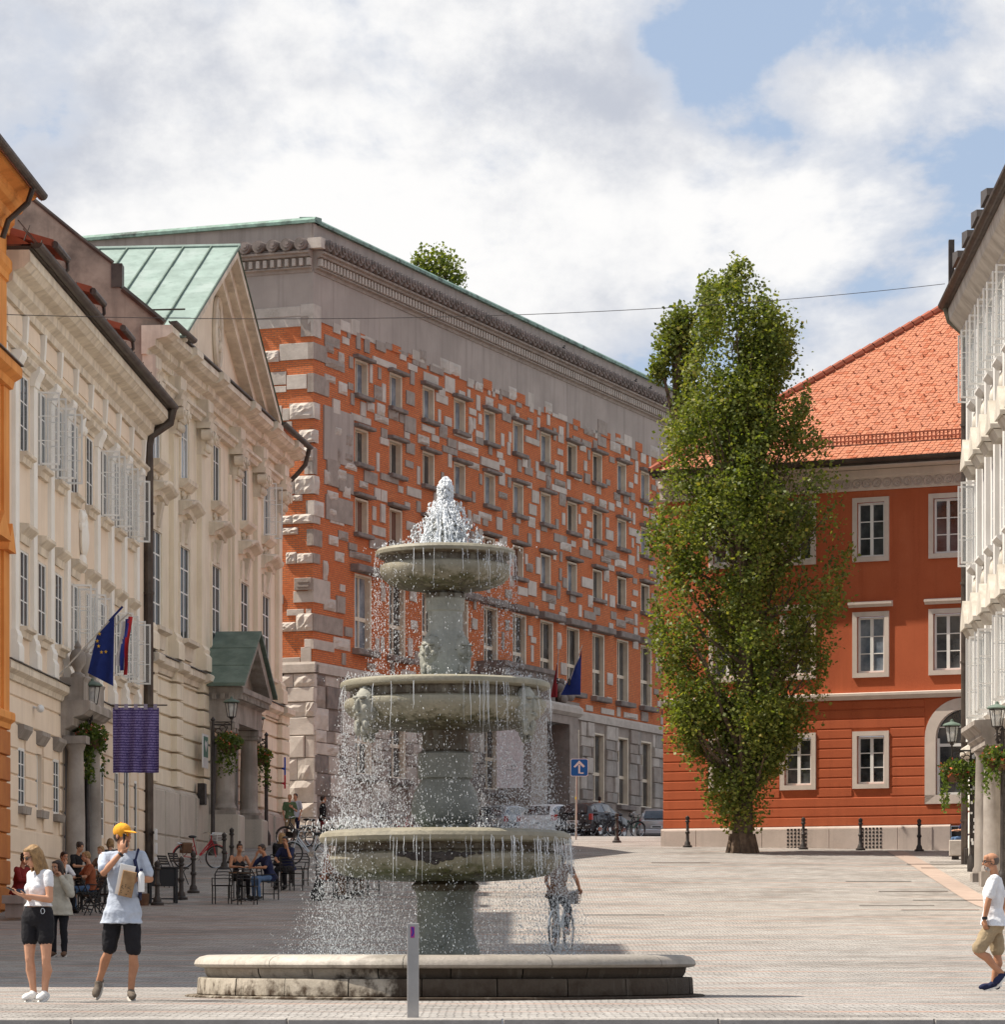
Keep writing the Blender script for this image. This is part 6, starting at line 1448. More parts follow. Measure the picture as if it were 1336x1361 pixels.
def eu(t, d):
    a = d*.62
    f = MB(); vs = []; fs = []; C_, R_ = 16, 14
    # cloth hanging from the sloping pole and drooping into folds
    for k in range(R_+1):
        for i in range(C_+1):
            u, v = i/C_, k/R_; top = d*.62 + (d*.88-d*.62)*u
            bot = Vector((d.x*.62-.24 + u*.66, 0, d.z*.62 - .98 - .34*u)); q = top.lerp(bot, v); q.y += .06*math.sin(u*11+v)*v; vs.append(q)
    for k in range(R_):
        for i in range(C_): fs.append((k*(C_+1)+i, (k+1)*(C_+1)+i, (k+1)*(C_+1)+i+1, k*(C_+1)+i+1))
    f.add(vs, fs, True); f.build('cloth', M_eu, t)
    st = MB()
    for (u, v) in ((.20,.10),(.16,.26),(.28,.40),(.46,.50),(.68,.52)):
        i, k = int(u*C_), int(v*R_); c = Vector(vs[k*(C_+1)+i]); s = .052; po = []
        for j in range(10): a = math.pi/2 + j*math.pi/5; rr = s if j % 2 == 0 else s*.4; po.append((c.x+rr*math.cos(a)*.9, c.z+rr*math.sin(a)))
        st.prism(po[::-1], c.y-.026, c.y-.018)
    st.build('stars', M_gold, t)
    MB().tube([tuple(d*.80), tuple(d*1.0)], .03, 6).build('furled_edge', M_eu, t)
flag('european_flag', at(73, 903, 89.6), at(163, 806, 89.6), 'blue flag with a ring of gold stars on a slanting pole from the beige house', 'flags on the beige house front', eu)
def tri(t, d):
    for k, (c, nm) in enumerate(((cloth('flag_white', (.62,.58,.58)), 'white_stripe'), (cloth('flag_blue', (.03,.05,.26)), 'blue_stripe'), (cloth('flag_red', (.42,.02,.025)), 'red_stripe'))):
        vs = []; fs = []
        for r_q in range(11):
            for i in range(4):
                v = r_q/10; u = i/3; x0 = -.07 + k*.085 - .14*v + .02*math.sin(v*6+k); vs.append((d.x*.93 + x0 + .105*u, .05*math.sin(v*5+k*2+u*3), d.z*.93 - .10 + .06*k + .06*u - v*(1.15+.18*k) - .06*u))
        fs = [(a*4+i, (a+1)*4+i, (a+1)*4+i+1, a*4+i+1) for a in range(10) for i in range(3)]; mb = MB(); mb.add(vs, fs, True); mb.build(nm, c, t)
flag('slovenian_flag', at(84, 893, 91.2), at(171, 815, 91.2), 'folded white blue and red flag hanging just right of the starred blue flag', 'flags on the beige house front', tri)
def libflag(m1, dx):
    def f(t, d):
        mb = MB(); vs = []; fs = []
        for k in range(11):
            for i in range(5): v, u = k/10, i/4; vs.append((d.x*.95 - (dx*.9)*v*u - .05*v, .08*math.sin(v*4+u*5), d.z*.95 - v*2.2 - .3*u*(1-v)))
        fs = [(a*5+i, (a+1)*5+i, (a+1)*5+i+1, a*5+i+1) for a in range(10) for i in range(4)]; mb.add(vs, fs, True); mb.build('cloth', m1, t)
        return
    return f
flag('library_flag', at(741, 905, 160), at(742.5, 860, 160), 'drooping red and blue flag left above the library entrance', 'flags over the library entrance', libflag(cloth('flag_red2', (.25,.025,.03)), .35))
flag('library_flag', at(757, 906, 161), at(774, 857, 161), 'dark blue flag on a slanting pole above the library entrance', 'flags over the library entrance', libflag(M_eu, 1.0))
# white banner beside the entrance
p = at(678, 1047, 156); wb = thing('white_banner', p, 'tall white banner with a few lines of black print beside the library entrance', 'banner')
hgt = (1047-897)/F*156; mb = waving(1.18, hgt, .6, .03, None, 8, 12); mb.build('cloth', cloth('banner_white', (.70,.66,.66)), wb, (-.59, 0, hgt))
MB().tube([(-.65,0,hgt+.02),(.65,0,hgt+.02)], .03, 6).build('rod', M_gutter, wb)
M_ink = mat('black_print', (.02,.02,.02), rough=.7)
mb = MB(); q = random.Random(77)
for z, x0, x1, sz in ((hgt*.70, -.32, .34, .10), (hgt*.665, -.30, .30, .13), (hgt*.64, -.3, .34, .035), (hgt*.19, -.05, .3, .07), (hgt*.155, -.15, .2, .07)):
    x = x0
    while x < x1:
        w = q.uniform(.03, .08)*sz/.1; k = q.random()
        mb.box(x, x+w*.25, -.042, -.036, z, z+sz*(1 if k < .35 else .6)); mb.box(x, x+w, -.042, -.036, z+(0 if k < .5 else sz*.5), z+sz*(.14 if k < .5 else .64))
        if k > .3: mb.box(x+w*.75, x+w, -.042, -.036, z, z+sz*.6)
        x += w*1.35
mb.build('printed_lines', M_ink, wb)
# one-way sign
p = on(767, 133); sg2 = thing('road_sign', p, 'blue square road sign with a white arrow on a slim pole', 'sign'); zs = (HY-1020)/F*133 - gz(133)
MB().tube([(-.04,0,-.05),(-.01,0,zs+.3)], .035, 8).build('pole', mat('pole_grey', (.50,.45,.40), (.36,.33,.30), 2, metal=.3, rough=.5), sg2)
hs = .335; mb = MB(); ch = .05; po = [(-hs+ch,-hs),(hs-ch,-hs),(hs,-hs+ch),(hs,hs-ch),(hs-ch,hs),(-hs+ch,hs),(-hs,hs-ch),(-hs,-hs+ch)]
for n_, k, y0, y1, m_ in (('rim', 1.0, -.06, -.04, M_plast), ('panel', .93, -.066, -.06, mat('sign_blue', (.01,.12,.42), rough=.35))):
    MB().prism([(.09+a*k, zs+b*k) for a, b in po], y0, y1).build(n_, m_, sg2)
ar = MB().prism([(.05,zs-.22),(.12,zs-.22),(.12,zs+.10),(.05,zs+.10)], -.071, -.0675); ar.prism([(-.13,zs+.03),(-.07,zs-.0),(.085,zs+.14),(.24,zs+.0),(.30,zs+.05),(.085,zs+.27)], -.071, -.0675); ar.build('arrow', M_plast, sg2)
MB().box(.121,.25,-.071,-.0675,zs-.235,zs-.185).build('sticker', M_plast, sg2)
MB().lathe([(.036,zs-1.2),(.036,zs-1.1)], 8, (-.03,0)).build('yellow_tape', mat('yellow_tape', (.7,.5,.03)), sg2)
# small no-parking signs seen edge-on at the academy corner
for py0, py1, c, lab in ((1006,1030,(.02,.07,.40),'narrow blue sign seen almost edge-on at the academy corner'), (1030,1048,(.45,.03,.05),'round red-edged sign seen almost edge-on below the narrow blue sign')):
    D_ = 131; p = at(377, (py0+py1)/2, D_); h_ = (py1-py0)/F*D_; t = thing('wall_sign', p, lab, 'sign'); MB().prism([(-.07,-h_/2),(.07,-h_/2),(.08,-h_/2.6),(.08,h_/2.6),(.07,h_/2),(-.07,h_/2)], -.02, .02).build('plate', mat('sign_' + lab[:10].replace(' ', '_'), c, rough=.4), t); MB().box(-.12,-.02,.021,.05,-.05,.05).build('bracket', M_iron, t)

# pigeons resting on the library cornice
def pigeon(px, py, lab):
    p = Vector(LC); t_ = (7.64 + (px-HX)/F*142)/(.36 - (px-HX)/F*.933); p = LC + LA*t_ + Vector((LA.y, -LA.x, 0))*.35; p.z = 28.62
    b = thing('pigeon', p, lab, 'bird', R(20), 'pigeons on the library cornice')
    mb = MB(); mb.ell((0,0,.10), (.07,.15,.085), Euler((R(18),0,0)).to_matrix()).ell((0,-.13,.20), (.04,.045,.045)).tube([(0,.1,.07),(0,.27,.02)], [.05,.02], 6).tube([(0,-.16,.20),(0,-.20,.19)], [.012,.004], 5).tube([(.02,0,.04),(.02,0,-.02)], .008, 4).tube([(-.02,0,.04),(-.02,0,-.02)], .008, 4); mb.build('body', M_iron, b)
pigeon(740, 466, 'pigeon on the long library cornice, nearest the fountain jet'); pigeon(836, 512, 'pigeon on the long library cornice, left of the pair by the poplar'); pigeon(856, 520, 'pigeon on the long library cornice, right of the pair by the poplar')
# ================================================================== cars
M_paintS = mat('silver_paint', (.52,.53,.54), rough=.28, metal=.55, spec=.5); M_paintD = mat('dark_grey_paint', (.055,.055,.06), rough=.25, metal=.3, spec=.6); M_paintW = mat('white_car_paint', (.70,.71,.72), rough=.25, spec=.6); M_paintG = mat('grey_car_paint', (.30,.32,.34), rough=.28, metal=.5)
M_tail = mat('tail_light', (.42,.015,.015), rough=.2, spec=.7)
def car(px, D, head, paint, label, estate=False, name='parked_car'):
    """body lofted from stations along its length; tail at y = 0, nose at y = 4.2"""
    b = on(px, D); t = thing(name, b, label, 'car', math.atan2(-head.x, head.y), 'cars parked before the library')
    # y, half width, sill z, belt z, roof z, roof half width
    st = [(0,.72,.34,.86,.90,.70),(.06,.80,.26,.92,.96,.74),(.25,.845,.22,.98,1.20 if not estate else 1.30,.66),(.7,.86,.2,.99,1.42,.60),(1.5,.87,.2,.98,1.48,.58),(2.3,.87,.2,.97,1.44,.58),(2.75,.865,.2,.96,1.22,.62),(3.15,.86,.2,.95,.99,.72),(3.8,.82,.22,.84,.86,.70),(4.1,.74,.26,.72,.74,.62),(4.2,.62,.34,.60,.62,.5)]
    vs = []; 
    for y, w, s, bl, rf, rw in st: vs += [(-w*.92,y,s),(-w,y,(s+bl)/2+.05),(-w*.96,y,bl),(-rw,y,rf-.03),(-rw*.7,y,rf),(rw*.7,y,rf),(rw,y,rf-.03),(w*.96,y,bl),(w,y,(s+bl)/2+.05),(w*.92,y,s)]
    n = 10; fs = [(i*n+k, (i+1)*n+k, (i+1)*n+(k+1) % n, i*n+(k+1) % n) for i in range(len(st)-1) for k in range(n)] + [tuple(range(n)), tuple((len(st)-1)*n+k for k in range(n-1, -1, -1))]
    mb = MB(); mb.add(vs, fs, True); mb.build('body', paint, t)
    def V(i, k, out=.012):
        v = Vector(vs[i*n+k]); c = Vector((0, 2, .8)); return v + (v-c).normalized()*out
    for k0, k1, nm in ((2, 3, 'side_window'), (7, 6, 'side_window')):
        g = MB()
        for i in range(2, 7):
            a, b_, c, d = V(i,k0), V(i+1,k0), V(i+1,k1), V(i,k1); m_ = lambda p, q, f: p.lerp(q, f); g.quad(m_(m_(a,d,.14), m_(b_,c,.14), .05), m_(m_(a,d,.14), m_(b_,c,.14), .95), m_(m_(a,d,.86), m_(b_,c,.86), .95), m_(m_(a,d,.86), m_(b_,c,.86), .05))
        g.build(nm, M_glass, t)
    g = MB(); a, b_, c, d = Vector((-.60,.05,.97)), Vector((.60,.05,.97)), Vector((.52,.40 if not estate else .30,1.33)), Vector((-.52,.40 if not estate else .30,1.33)); off = Vector((0,-.035,.03)); g.quad(a+off,b_+off,c+off,d+off); g.build('rear_window', M_glass, t)
    g = MB(); g.quad((-.64,3.12,1.02),(.64,3.12,1.02),(.54,2.52,1.38),(-.54,2.52,1.38)); g.build('windscreen', M_glass, t)
    for sx in (-1, 1):
        MB().add([], []) ; w = MB().box(sx*.79-.07, sx*.79+.07, -.025, .10, .70, .95); w.build('tail_light', M_tail, t)
        MB().ell((sx*.95,2.75,1.0), (.10,.06,.07)).build('mirror', paint, t)
        for y in (.78, 3.32):
            wh_ = MB().tube([(sx*.72,y,.31),(sx*.885,y,.31)], .31, 18).build('wheel', M_rubber, t); MB().tube([(sx*.87,y,.31),(sx*.895,y,.31)], .20, 14).build('rim', M_chrome, wh_)
    MB().cbox(-.80,.80,-.06,.2,.30,.52,c=.04).build('rear_bumper', paint, t); pl = MB().box(-.26,.26,-.075,-.061,.56,.68).build('number_plate', M_plast, t)
    MB().box(-.20,.20,-.079,-.076,.59,.65).build('plate_print', M_ink, pl)
    return t
car(873, 158, Vector((.10,1,0)), M_paintS, 'silver hatchback half hidden by the corner of the red house')
car(762, 146, Vector((.42,.9,0)), M_paintD, 'dark grey estate car parked behind the blue road sign', True)
car(712, 149, Vector((.40,.9,0)), M_paintW, 'white car seen through the spray left of the dark estate car')
car(650, 151, Vector((.42,.9,0)), M_paintG, 'light grey car seen through the spray, leftmost of the row')

# ================================================================== bicycles
def bicycle(px, D, head, paint, label, basket=None, lean=0.0, group='bicycles parked by the library', basket_full=False):
    b = on(px, D); t = thing('bicycle', b, label, 'bicycle', math.atan2(head[1], head[0]), group); t.rotation_euler.x = lean
    for x in (-.53, .53):
        w = MB(); ring = [(x+.335*math.cos(a), 0, .345+.335*math.sin(a)) for a in np.linspace(0, 2*math.pi, 25)]; w.tube(ring, .02, 6, cap=False); o = w.build('wheel', M_rubber, t)
        s = MB(); s.tube([(x+.31*math.cos(a), 0, .345+.31*math.sin(a)) for a in np.linspace(0, 2*math.pi, 21)], .011, 4, cap=False)
        for k in range(10): a = k*.628; s.tube([(x,.02*(-1)**k,.345),(x+.31*math.cos(a),0,.345+.31*math.sin(a))], .003, 3)
        s.build('rim', M_chrome, o)
        MB().tube([(x+.37*math.cos(a), 0, .345+.37*math.sin(a)) for a in np.linspace(.3 if x > 0 else .2, 2.6 if x > 0 else 2.9, 10)], .014, 5).build('mudguard', paint, t)
    f = MB(); hd, bb, st_, rr, ff = (.36,0,.86), (-.08,0,.32), (-.22,0,.78), (-.53,0,.345), (.53,0,.345)
    f.tube([hd, (.12,0,.56), bb], .02, 6).tube([(.38,0,.78), (.10,0,.46), bb], .018, 6).tube([bb, st_, (-.25,0,.90)], .017, 6).tube([bb, rr], .014, 5).tube([(-.19,0,.68), rr], .012, 5).tube([(.33,0,.98), hd, (.44,0,.66), ff], .017, 6); f.build('frame', paint, t)
    MB().tube([(.20,-.28,1.03),(.30,-.25,1.06),(.33,0,1.0),(.30,.25,1.06),(.20,.28,1.03)], .014, 5).build('handlebar', M_chrome, t)
    MB().ell((-.27,0,.94), (.14,.08,.045)).build('saddle', M_black, t)
    cr = MB().tube([(-.08,-.02,.32),(-.08,.02,.32)], .09, 12); cr.tube([(-.08,-.08,.32),(.0,-.08,.18)], .012, 4).tube([(-.08,.08,.32),(-.16,.08,.46)], .012, 4); cr.build('crank', M_chrome, t)
    rk = MB(); rk.tube([(-.28,.05,.74),(-.75,.05,.74)], .01, 4).tube([(-.28,-.05,.74),(-.75,-.05,.74)], .01, 4).tube([(-.7,.05,.74),(-.53,.03,.345)], .01, 4).tube([(-.7,-.05,.74),(-.53,-.03,.345)], .01, 4); rk.build('rack', M_chrome, t)
    if basket:
        k = MB()
        for z in np.linspace(.84, 1.06, 6): s = 1 + (z-.84)*.7; k.tube([(.46,-.16*s,z),(.46+.26*s,-.16*s,z),(.46+.26*s,.16*s,z),(.46,.16*s,z),(.46,-.16*s,z)], .007, 4)
        for i in range(7): y = -.16+.32*i/6; k.tube([(.46+.26,y,.84),(.46+.26*1.15,y*1.15,1.06)], .006, 3).tube([(.46,y,.84),(.46,y*1.15,1.06)], .006, 3)
        k.box(.46,.72,-.16,.16,.83,.845); k.build('basket', basket, t)
        if basket_full: MB().cbox(.48,.70,-.14,.14,.85,1.0,c=.03).build('basket_lining', M_brown, t)
    return t
M_bred = mat('red_bike_paint', (.38,.02,.03), rough=.3); M_bwht = mat('pale_blue_bike_paint', (.55,.62,.68), rough=.3); M_bblk = mat('black_bike_paint', (.03,.03,.035), rough=.35); M_bgrn = mat('green_bike_paint', (.05,.14,.10), rough=.35)
bk_red = bicycle(265, 104.5, (.86,.5), M_bred, 'red bicycle with a wire front basket near the academy plinth', M_plast, R(6), None, True)
MB().cbox(-.62,-.30,-.11,.11,.45,.76,c=.03).build('pannier', M_brown, bk_red)
bicycle(410, 107, (-.97,.25), M_bwht, 'pale blue bicycle with a black basket behind the seated men', M_black, R(5), None, True)
for i, (px, D, h, m, lab) in enumerate([(398,122,(-.9,.3),M_bblk,'black bicycle behind the pale blue one by the library corner'),(424,121,(.8,.5),M_bblk,'black bicycle right of the library corner at the start of the rack'),(446,122,(.5,.85),M_bgrn,'green bicycle in the rack under the library wall'),(468,123,(.5,.85),M_bblk,'black bicycle in the middle of the rack under the library wall'),(490,124,(.55,.85),M_bwht,'pale bicycle in the rack seen through the left spray'),(512,125,(.5,.85),M_bblk,'black bicycle in the rack near the fountain shaft'),(534,126,(.5,.85),M_bred,'dark red bicycle at the right end of the left rack'),
                                  (800,146,(.9,.3),M_bblk,'black bicycle leaning behind the dark estate car'),(812,147,(.6,.8),M_bblk,'black bicycle left of the iron bollard before the library'),(832,148,(.9,.3),M_bblk,'black bicycle right of the iron bollard before the library'),(843,150,(.5,.8),M_bgrn,'green bicycle close to the silver hatchback')]):
    bicycle(px, D, h, m, lab)

# ================================================================== cafe furniture
def chair_parts():
    leg = MB().tube([(0,0,0),(0,0,.45)], .016, 6).mesh('leg', M_black)
    s = MB().cbox(-.22,.22,-.22,.22,.44,.465,c=.01); s_me = s.mesh('seat', M_black)
    b = MB(); b.tube([(-.21,.21,.45),(-.22,.25,.72),(-.15,.27,.86),(.15,.27,.86),(.22,.25,.72),(.21,.21,.45)], .016, 6)
    for z in (.62, .70, .78): b.tube([(-.21,.235,z),(0,.27,z+.01),(.21,.235,z)], .012, 5)
    b.tube([(-.21,.21,.62),(-.23,-.1,.64),(-.21,-.2,.46)], .014, 5).tube([(.21,.21,.62),(.23,-.1,.64),(.21,-.2,.46)], .014, 5)
    st = MB().tube([(-.2,-.2,.15),(-.2,.2,.15)], .009, 4).tube([(.2,-.2,.15),(.2,.2,.15)], .009, 4)
    return leg, s_me, b.mesh('backrest', M_black), st.mesh('stretcher', M_black)
CH = chair_parts()
def chair(px, D, rz, label, group='black metal cafe chairs'):
    t = thing('cafe_chair', on(px, D), label, 'chair', rz, group)
    for x in (-.2, .2):
        for y in (-.2, .2): inst('leg', CH[0], t, (x, y, 0))
    inst('seat', CH[1], t); inst('backrest', CH[2], t); inst('stretcher', CH[3], t); return t
def table(px, D, label, r=.34, h=.73, square=False):
    t = thing('cafe_table', on(px, D), label, 'table', 0, 'small cafe tables')
    (MB().lathe([(0,h-.03),(r,h-.03),(r,h),(0,h)], 20) if not square else MB().cbox(-r,r,-r,r,h-.03,h,c=.005)).build('tabletop', mat('table_wood', (.22,.13,.07), (.15,.085,.045), 8, rough=.5), t)
    MB().lathe([(.03,.04),(.03,h-.03)], 8).build('pedestal', M_black, t); mb = MB()
    for a in range(4): q = a*math.pi/2+.4; mb.tube([(0,0,.08),(.26*math.cos(q),.26*math.sin(q),.02)], .018, 5)
    mb.build('base', M_black, t); return t
def cup(tb, dx, dy, h, label, m=None):
    p = Vector(tb.location) + Vector((dx, dy, h)); o = MB().lathe([(0,0),(.03,0),(.04,.09),(.036,.09),(.028,.01)], 10).build('cup', m or M_plast, None, tuple(p)); tag(o, label, 'cup', 'cups on the cafe tables')
chair(295, 86.2, R(195), 'empty black metal chair at the left end of the middle table'); chair(329, 85.8, R(172), 'empty black metal chair seen from behind in front of the middle table')
tbA = table(322, 87.6, 'round wooden cafe table between the woman with a hair bun and the man in navy'); cup(tbA, -.05, -.1, .73, 'small white cup on the middle round table')
chair(388, 92.5, R(150), 'black metal chair under the man in a dark shirt on the far side')
chair(397, 95, R(200), 'black metal chair standing right of the man in a dark shirt')
chair(318, 88.9, R(180+20), 'black metal chair under the woman with a hair bun'); chair(357, 88.4, R(110), 'black metal chair under the man in navy with his hand at his mouth'); chair(375, 94.5, R(130), 'black metal chair behind the man in a dark shirt')
# folding chairs and the serving cabinet on the left
def folding(px, D, rz, label, folded=False):
    t = thing('folding_chair', on(px, D), label, 'chair', rz, 'dark folding slatted chairs'); mb = MB()
    for sx in (-.2, .2): mb.tube([(sx,-.22,0),(sx,.18,.86)], .014, 5).tube([(sx*.9,.24,0),(sx*.9,-.16,.46)], .014, 5)
    mb.build('legs_frame', M_black, t)
    sl = MB().cbox(-.2,.2,-.018,.018,0,.05,c=.004).mesh('slat', M_black)
    for k in range(4): o = inst('slat', sl, t, (0, .10+.022*k, .62+.065*k))
    for k in range(6): o = inst('slat', sl, t, (0, -.18+.065*k, .44)); o.rotation_euler.x = R(90)
    return t
folding(150, 80, R(-50), 'dark folding chair nearest the cap man, left of him'); folding(128, 79, R(-65), 'dark folding chair in the middle of the left cafe'); folding(112, 80.5, R(120), 'dark folding chair at the left cafe behind the cardigan woman'); folding(222, 94, R(60), 'dark folding chair standing behind the serving cabinet, left one of two'); folding(236, 95.5, R(60), 'dark folding chair standing behind the serving cabinet, right one of two')
tbB = table(108, 82, 'square cafe table before the man with curly hair', .36, .74, True); cup(tbB, .1, -.05, .74, 'small cup on the square cafe table at the left')
tbC = table(140, 85, 'round cafe table behind the cap man', .32)
cb = thing('serving_cabinet', on(216, 86.6), 'black wooden serving cabinet with open lower shelf beside the cap man', 'cabinet', R(12)); 
MB().cbox(-.36,.36,-.25,.25,.86,.90,c=.01).build('top', M_black, cb); MB().box(-.33,.33,-.2,.2,.42,.86).build('case', M_black, cb); MB().box(-.33,.33,-.2,.2,.10,.13).build('shelf', M_black, cb)
for x in (-.32, .32):
    for y in (-.21, .21): MB().box(x-.03,x+.03,y-.03,y+.03,0,.86).build('leg', M_black, cb)
o = MB().lathe([(0,0),(.12,0),(.14,.28),(.12,.29),(0,.02)], 12).build('metal_bin', M_brown, None, tuple(on(191, 85.4))); tag(o, 'small brown bin at the feet of the serving cabinet', 'bin')
# bench at the orange house
bch = thing('stone_bench', on(38, 77.5), 'grey box bench against the beige wall at the far left', 'bench', R(85)); MB().cbox(-1.5,1.5,-.25,.25,.30,.48,c=.02).build('seat', M_grey, bch); MB().box(-1.4,-1.2,-.2,.2,0,.30).build('support', M_grey, bch); MB().box(1.2,1.4,-.2,.2,0,.30).build('support', M_grey, bch)
b2_ = thing('concrete_bench', on(1285, 110.5), 'pale concrete block bench beside the dark passage of the red house', 'bench', R(-20)); MB().cbox(-.5,.5,-.3,.3,.12,.62,c=.03).build('seat', M_stoneA, b2_); MB().box(-.42,-.3,-.25,.25,0,.12).build('foot', M_iron, b2_); MB().box(.3,.42,-.25,.25,0,.12).build('foot', M_iron, b2_)
o = MB().cbox(-.15,.15,-.15,.15,0,.5,c=.02).build('planter_box', M_iron, None, tuple(on(1288, 107))); tag(o, 'small dark square planter before the concrete bench', 'planter')
# ================================================================== people
def V3(*a): return Vector(a)
def fuse_mesh(mb, vox, smooth=2, disp=0.0):
    o = bpy.data.objects.new('tmp_fuse', mb.mesh('tmp_fuse')); COL.objects.link(o)
    m = o.modifiers.new('r', 'REMESH'); m.mode = 'VOXEL'; m.voxel_size = vox; m.use_smooth_shade = True
    if smooth: s = o.modifiers.new('s', 'SMOOTH'); s.iterations = smooth; s.factor = .5
    if disp:
        tx = bpy.data.textures.get('folds') or bpy.data.textures.new('folds', 'CLOUDS'); tx.noise_scale = .085; tx.noise_depth = 1
        d = o.modifiers.new('d', 'DISPLACE'); d.texture = tx; d.strength = disp; d.mid_level = .5
    me = bpy.data.meshes.new_from_object(o.evaluated_get(bpy.context.evaluated_depsgraph_get())); old = o.data; bpy.data.objects.remove(o); bpy.data.meshes.remove(old); return me
def fuse(mb, vox, name, m, parent, smooth=2, disp=0.0, extra=None):
    me = fuse_mesh(mb, vox, smooth, disp)
    if extra and extra.v:
        bm = bmesh.new(); bm.from_mesh(me); e = extra.mesh('tmp_x'); bm.from_mesh(e); bm.to_mesh(me); bm.free(); bpy.data.meshes.remove(e)
        me.polygons.foreach_set('use_smooth', [True]*len(me.polygons))
    me.name = name; me.materials.clear(); me.materials.append(m); o = bpy.data.objects.new(name, me); return link(o, parent)
def loft(mb, rings, n=18, e=2.4):
    """rings: (centre, right, forward, half width, half depth)"""
    vs = []
    for c, a, f, w, d in rings:
        for k in range(n):
            q = 2*math.pi*k/n; cx, sy = math.cos(q), math.sin(q); x = math.copysign(abs(cx)**(2/e), cx); y = math.copysign(abs(sy)**(2/e), sy); vs.append(c + a*(w*x) + f*(d*y))
    m = len(rings); fs = [(i*n+k, i*n+(k+1) % n, (i+1)*n+(k+1) % n, (i+1)*n+k) for i in range(m-1) for k in range(n)] + [tuple(range(n-1, -1, -1)), tuple((m-1)*n+k for k in range(n))]
    mb.add(vs, fs, True)
def limb(mb, pts, rad):
    pts = [Vector(p) for p in pts]
    mb.tube(pts, list(rad), 10)
    for p, r in zip(pts, rad): mb.ell(p, r*.985, n=10, m=7)
def seg(a, b, fr): return [Vector(a).lerp(Vector(b), f) for f in fr]
def hand_geo(mb, w, d, nrm, thumb_side, curl, s=1.0, fat=1.0):
    """palm, four unequal bent fingers and a thumb that leaves the side of the palm"""
    d = Vector(d).normalized(); nrm = (Vector(nrm) - d*Vector(nrm).dot(d)).normalized(); t = d.cross(nrm).normalized()*thumb_side; w = Vector(w)
    M = Matrix((t, d, nrm)).transposed(); mb.ell(w + d*.048*s, (.040*s, .052*s, .016*s*fat), M.to_3x3(), 10, 7); mb.ell(w + d*.012*s, (.027*s, .03*s, .018*s*fat), M.to_3x3(), 10, 7)
    for k, (off, ln) in enumerate(((.030,.070),(.010,.078),(-.011,.073),(-.030,.057))):
        p = w + d*(.086 - .004*k)*s + t*off*s; dd = d.copy(); pts = [p - d*.02*s, p]
        for j, fr in enumerate((.45, .32, .25)):
            c = curl*(.55 + .12*k) if j == 0 else curl; dd = (dd*math.cos(c) + nrm*math.sin(c)).normalized(); n2 = (nrm - dd*nrm.dot(dd)); nrm_ = n2.normalized() if n2.length > .05 else nrm
            # keep bending in the same sense
            p = p + dd*ln*fr*s; pts.append(p.copy())
        r = .0088*s*fat; mb.tube(pts, [r, r, r*.95, r*.88, r*.72], 8); [mb.ell(q, r*.93, n=7, m=5) for q in pts[1:]]
    b = w + d*.022*s + t*.030*s; e1 = b + (t*.72 + d*.6 + nrm*.25).normalized()*.036*s; e2 = e1 + (t*.25 + d*.85 + nrm*(.25+.4*curl)).normalized()*.030*s; r = .0105*s*fat
    mb.tube([b - t*.012*s, b, e1, e2], [r*1.2, r*1.15, r, r*.75], 8); mb.ell(e1, r*.98, n=7, m=5); mb.ell(e2, r*.75, n=7, m=5)
def shoe(parent, ank, toe, m, sole, vox, lift=0):
    a, t = Vector(ank), Vector(toe); d = (t - a); h = Vector((d.x, d.y, d.z)); L_ = h.normalized(); up = Vector((0,0,1)); side = L_.cross(up); side = side.normalized() if side.length > .1 else Vector((1,0,0)); nn = side.cross(L_).normalized()
    # heel lies behind the ankle at the same slope as the toe line
    mb = MB(); M = Matrix((side, L_, nn)).transposed().to_3x3(); heel = a - L_*.035 - nn*.045; ball = t - L_*.055 + nn*.008
    mb.ell(heel, (.038,.045,.042), M); mb.ell(ball, (.047,.075,.036), M); mb.ell(a.lerp(t, .45) - nn*.012, (.041,.08,.046), M); mb.tube([a + nn*.01, a.lerp(t, .3) - nn*.02], [.042,.045], 10)
    o = fuse(mb, vox, 'shoe', m, parent, 2)
    s = MB(); po = []
    for k in range(14):
        q = 2*math.pi*k/14; po.append((math.cos(q), math.sin(q)))
    c0 = heel.lerp(ball, .52) - nn*.035; vs = []
    for z in (-.012, .012): vs += [c0 + L_*(q[1]*.145) + side*(q[0]*(.044 + .006*q[1])) + nn*z for q in po]
    s.add(vs, [tuple(range(13, -1, -1)), tuple(range(14, 28))] + [(k, (k+1) % 14, 14+(k+1) % 14, 14+k) for k in range(14)], False); s.build('sole', sole, o); return o
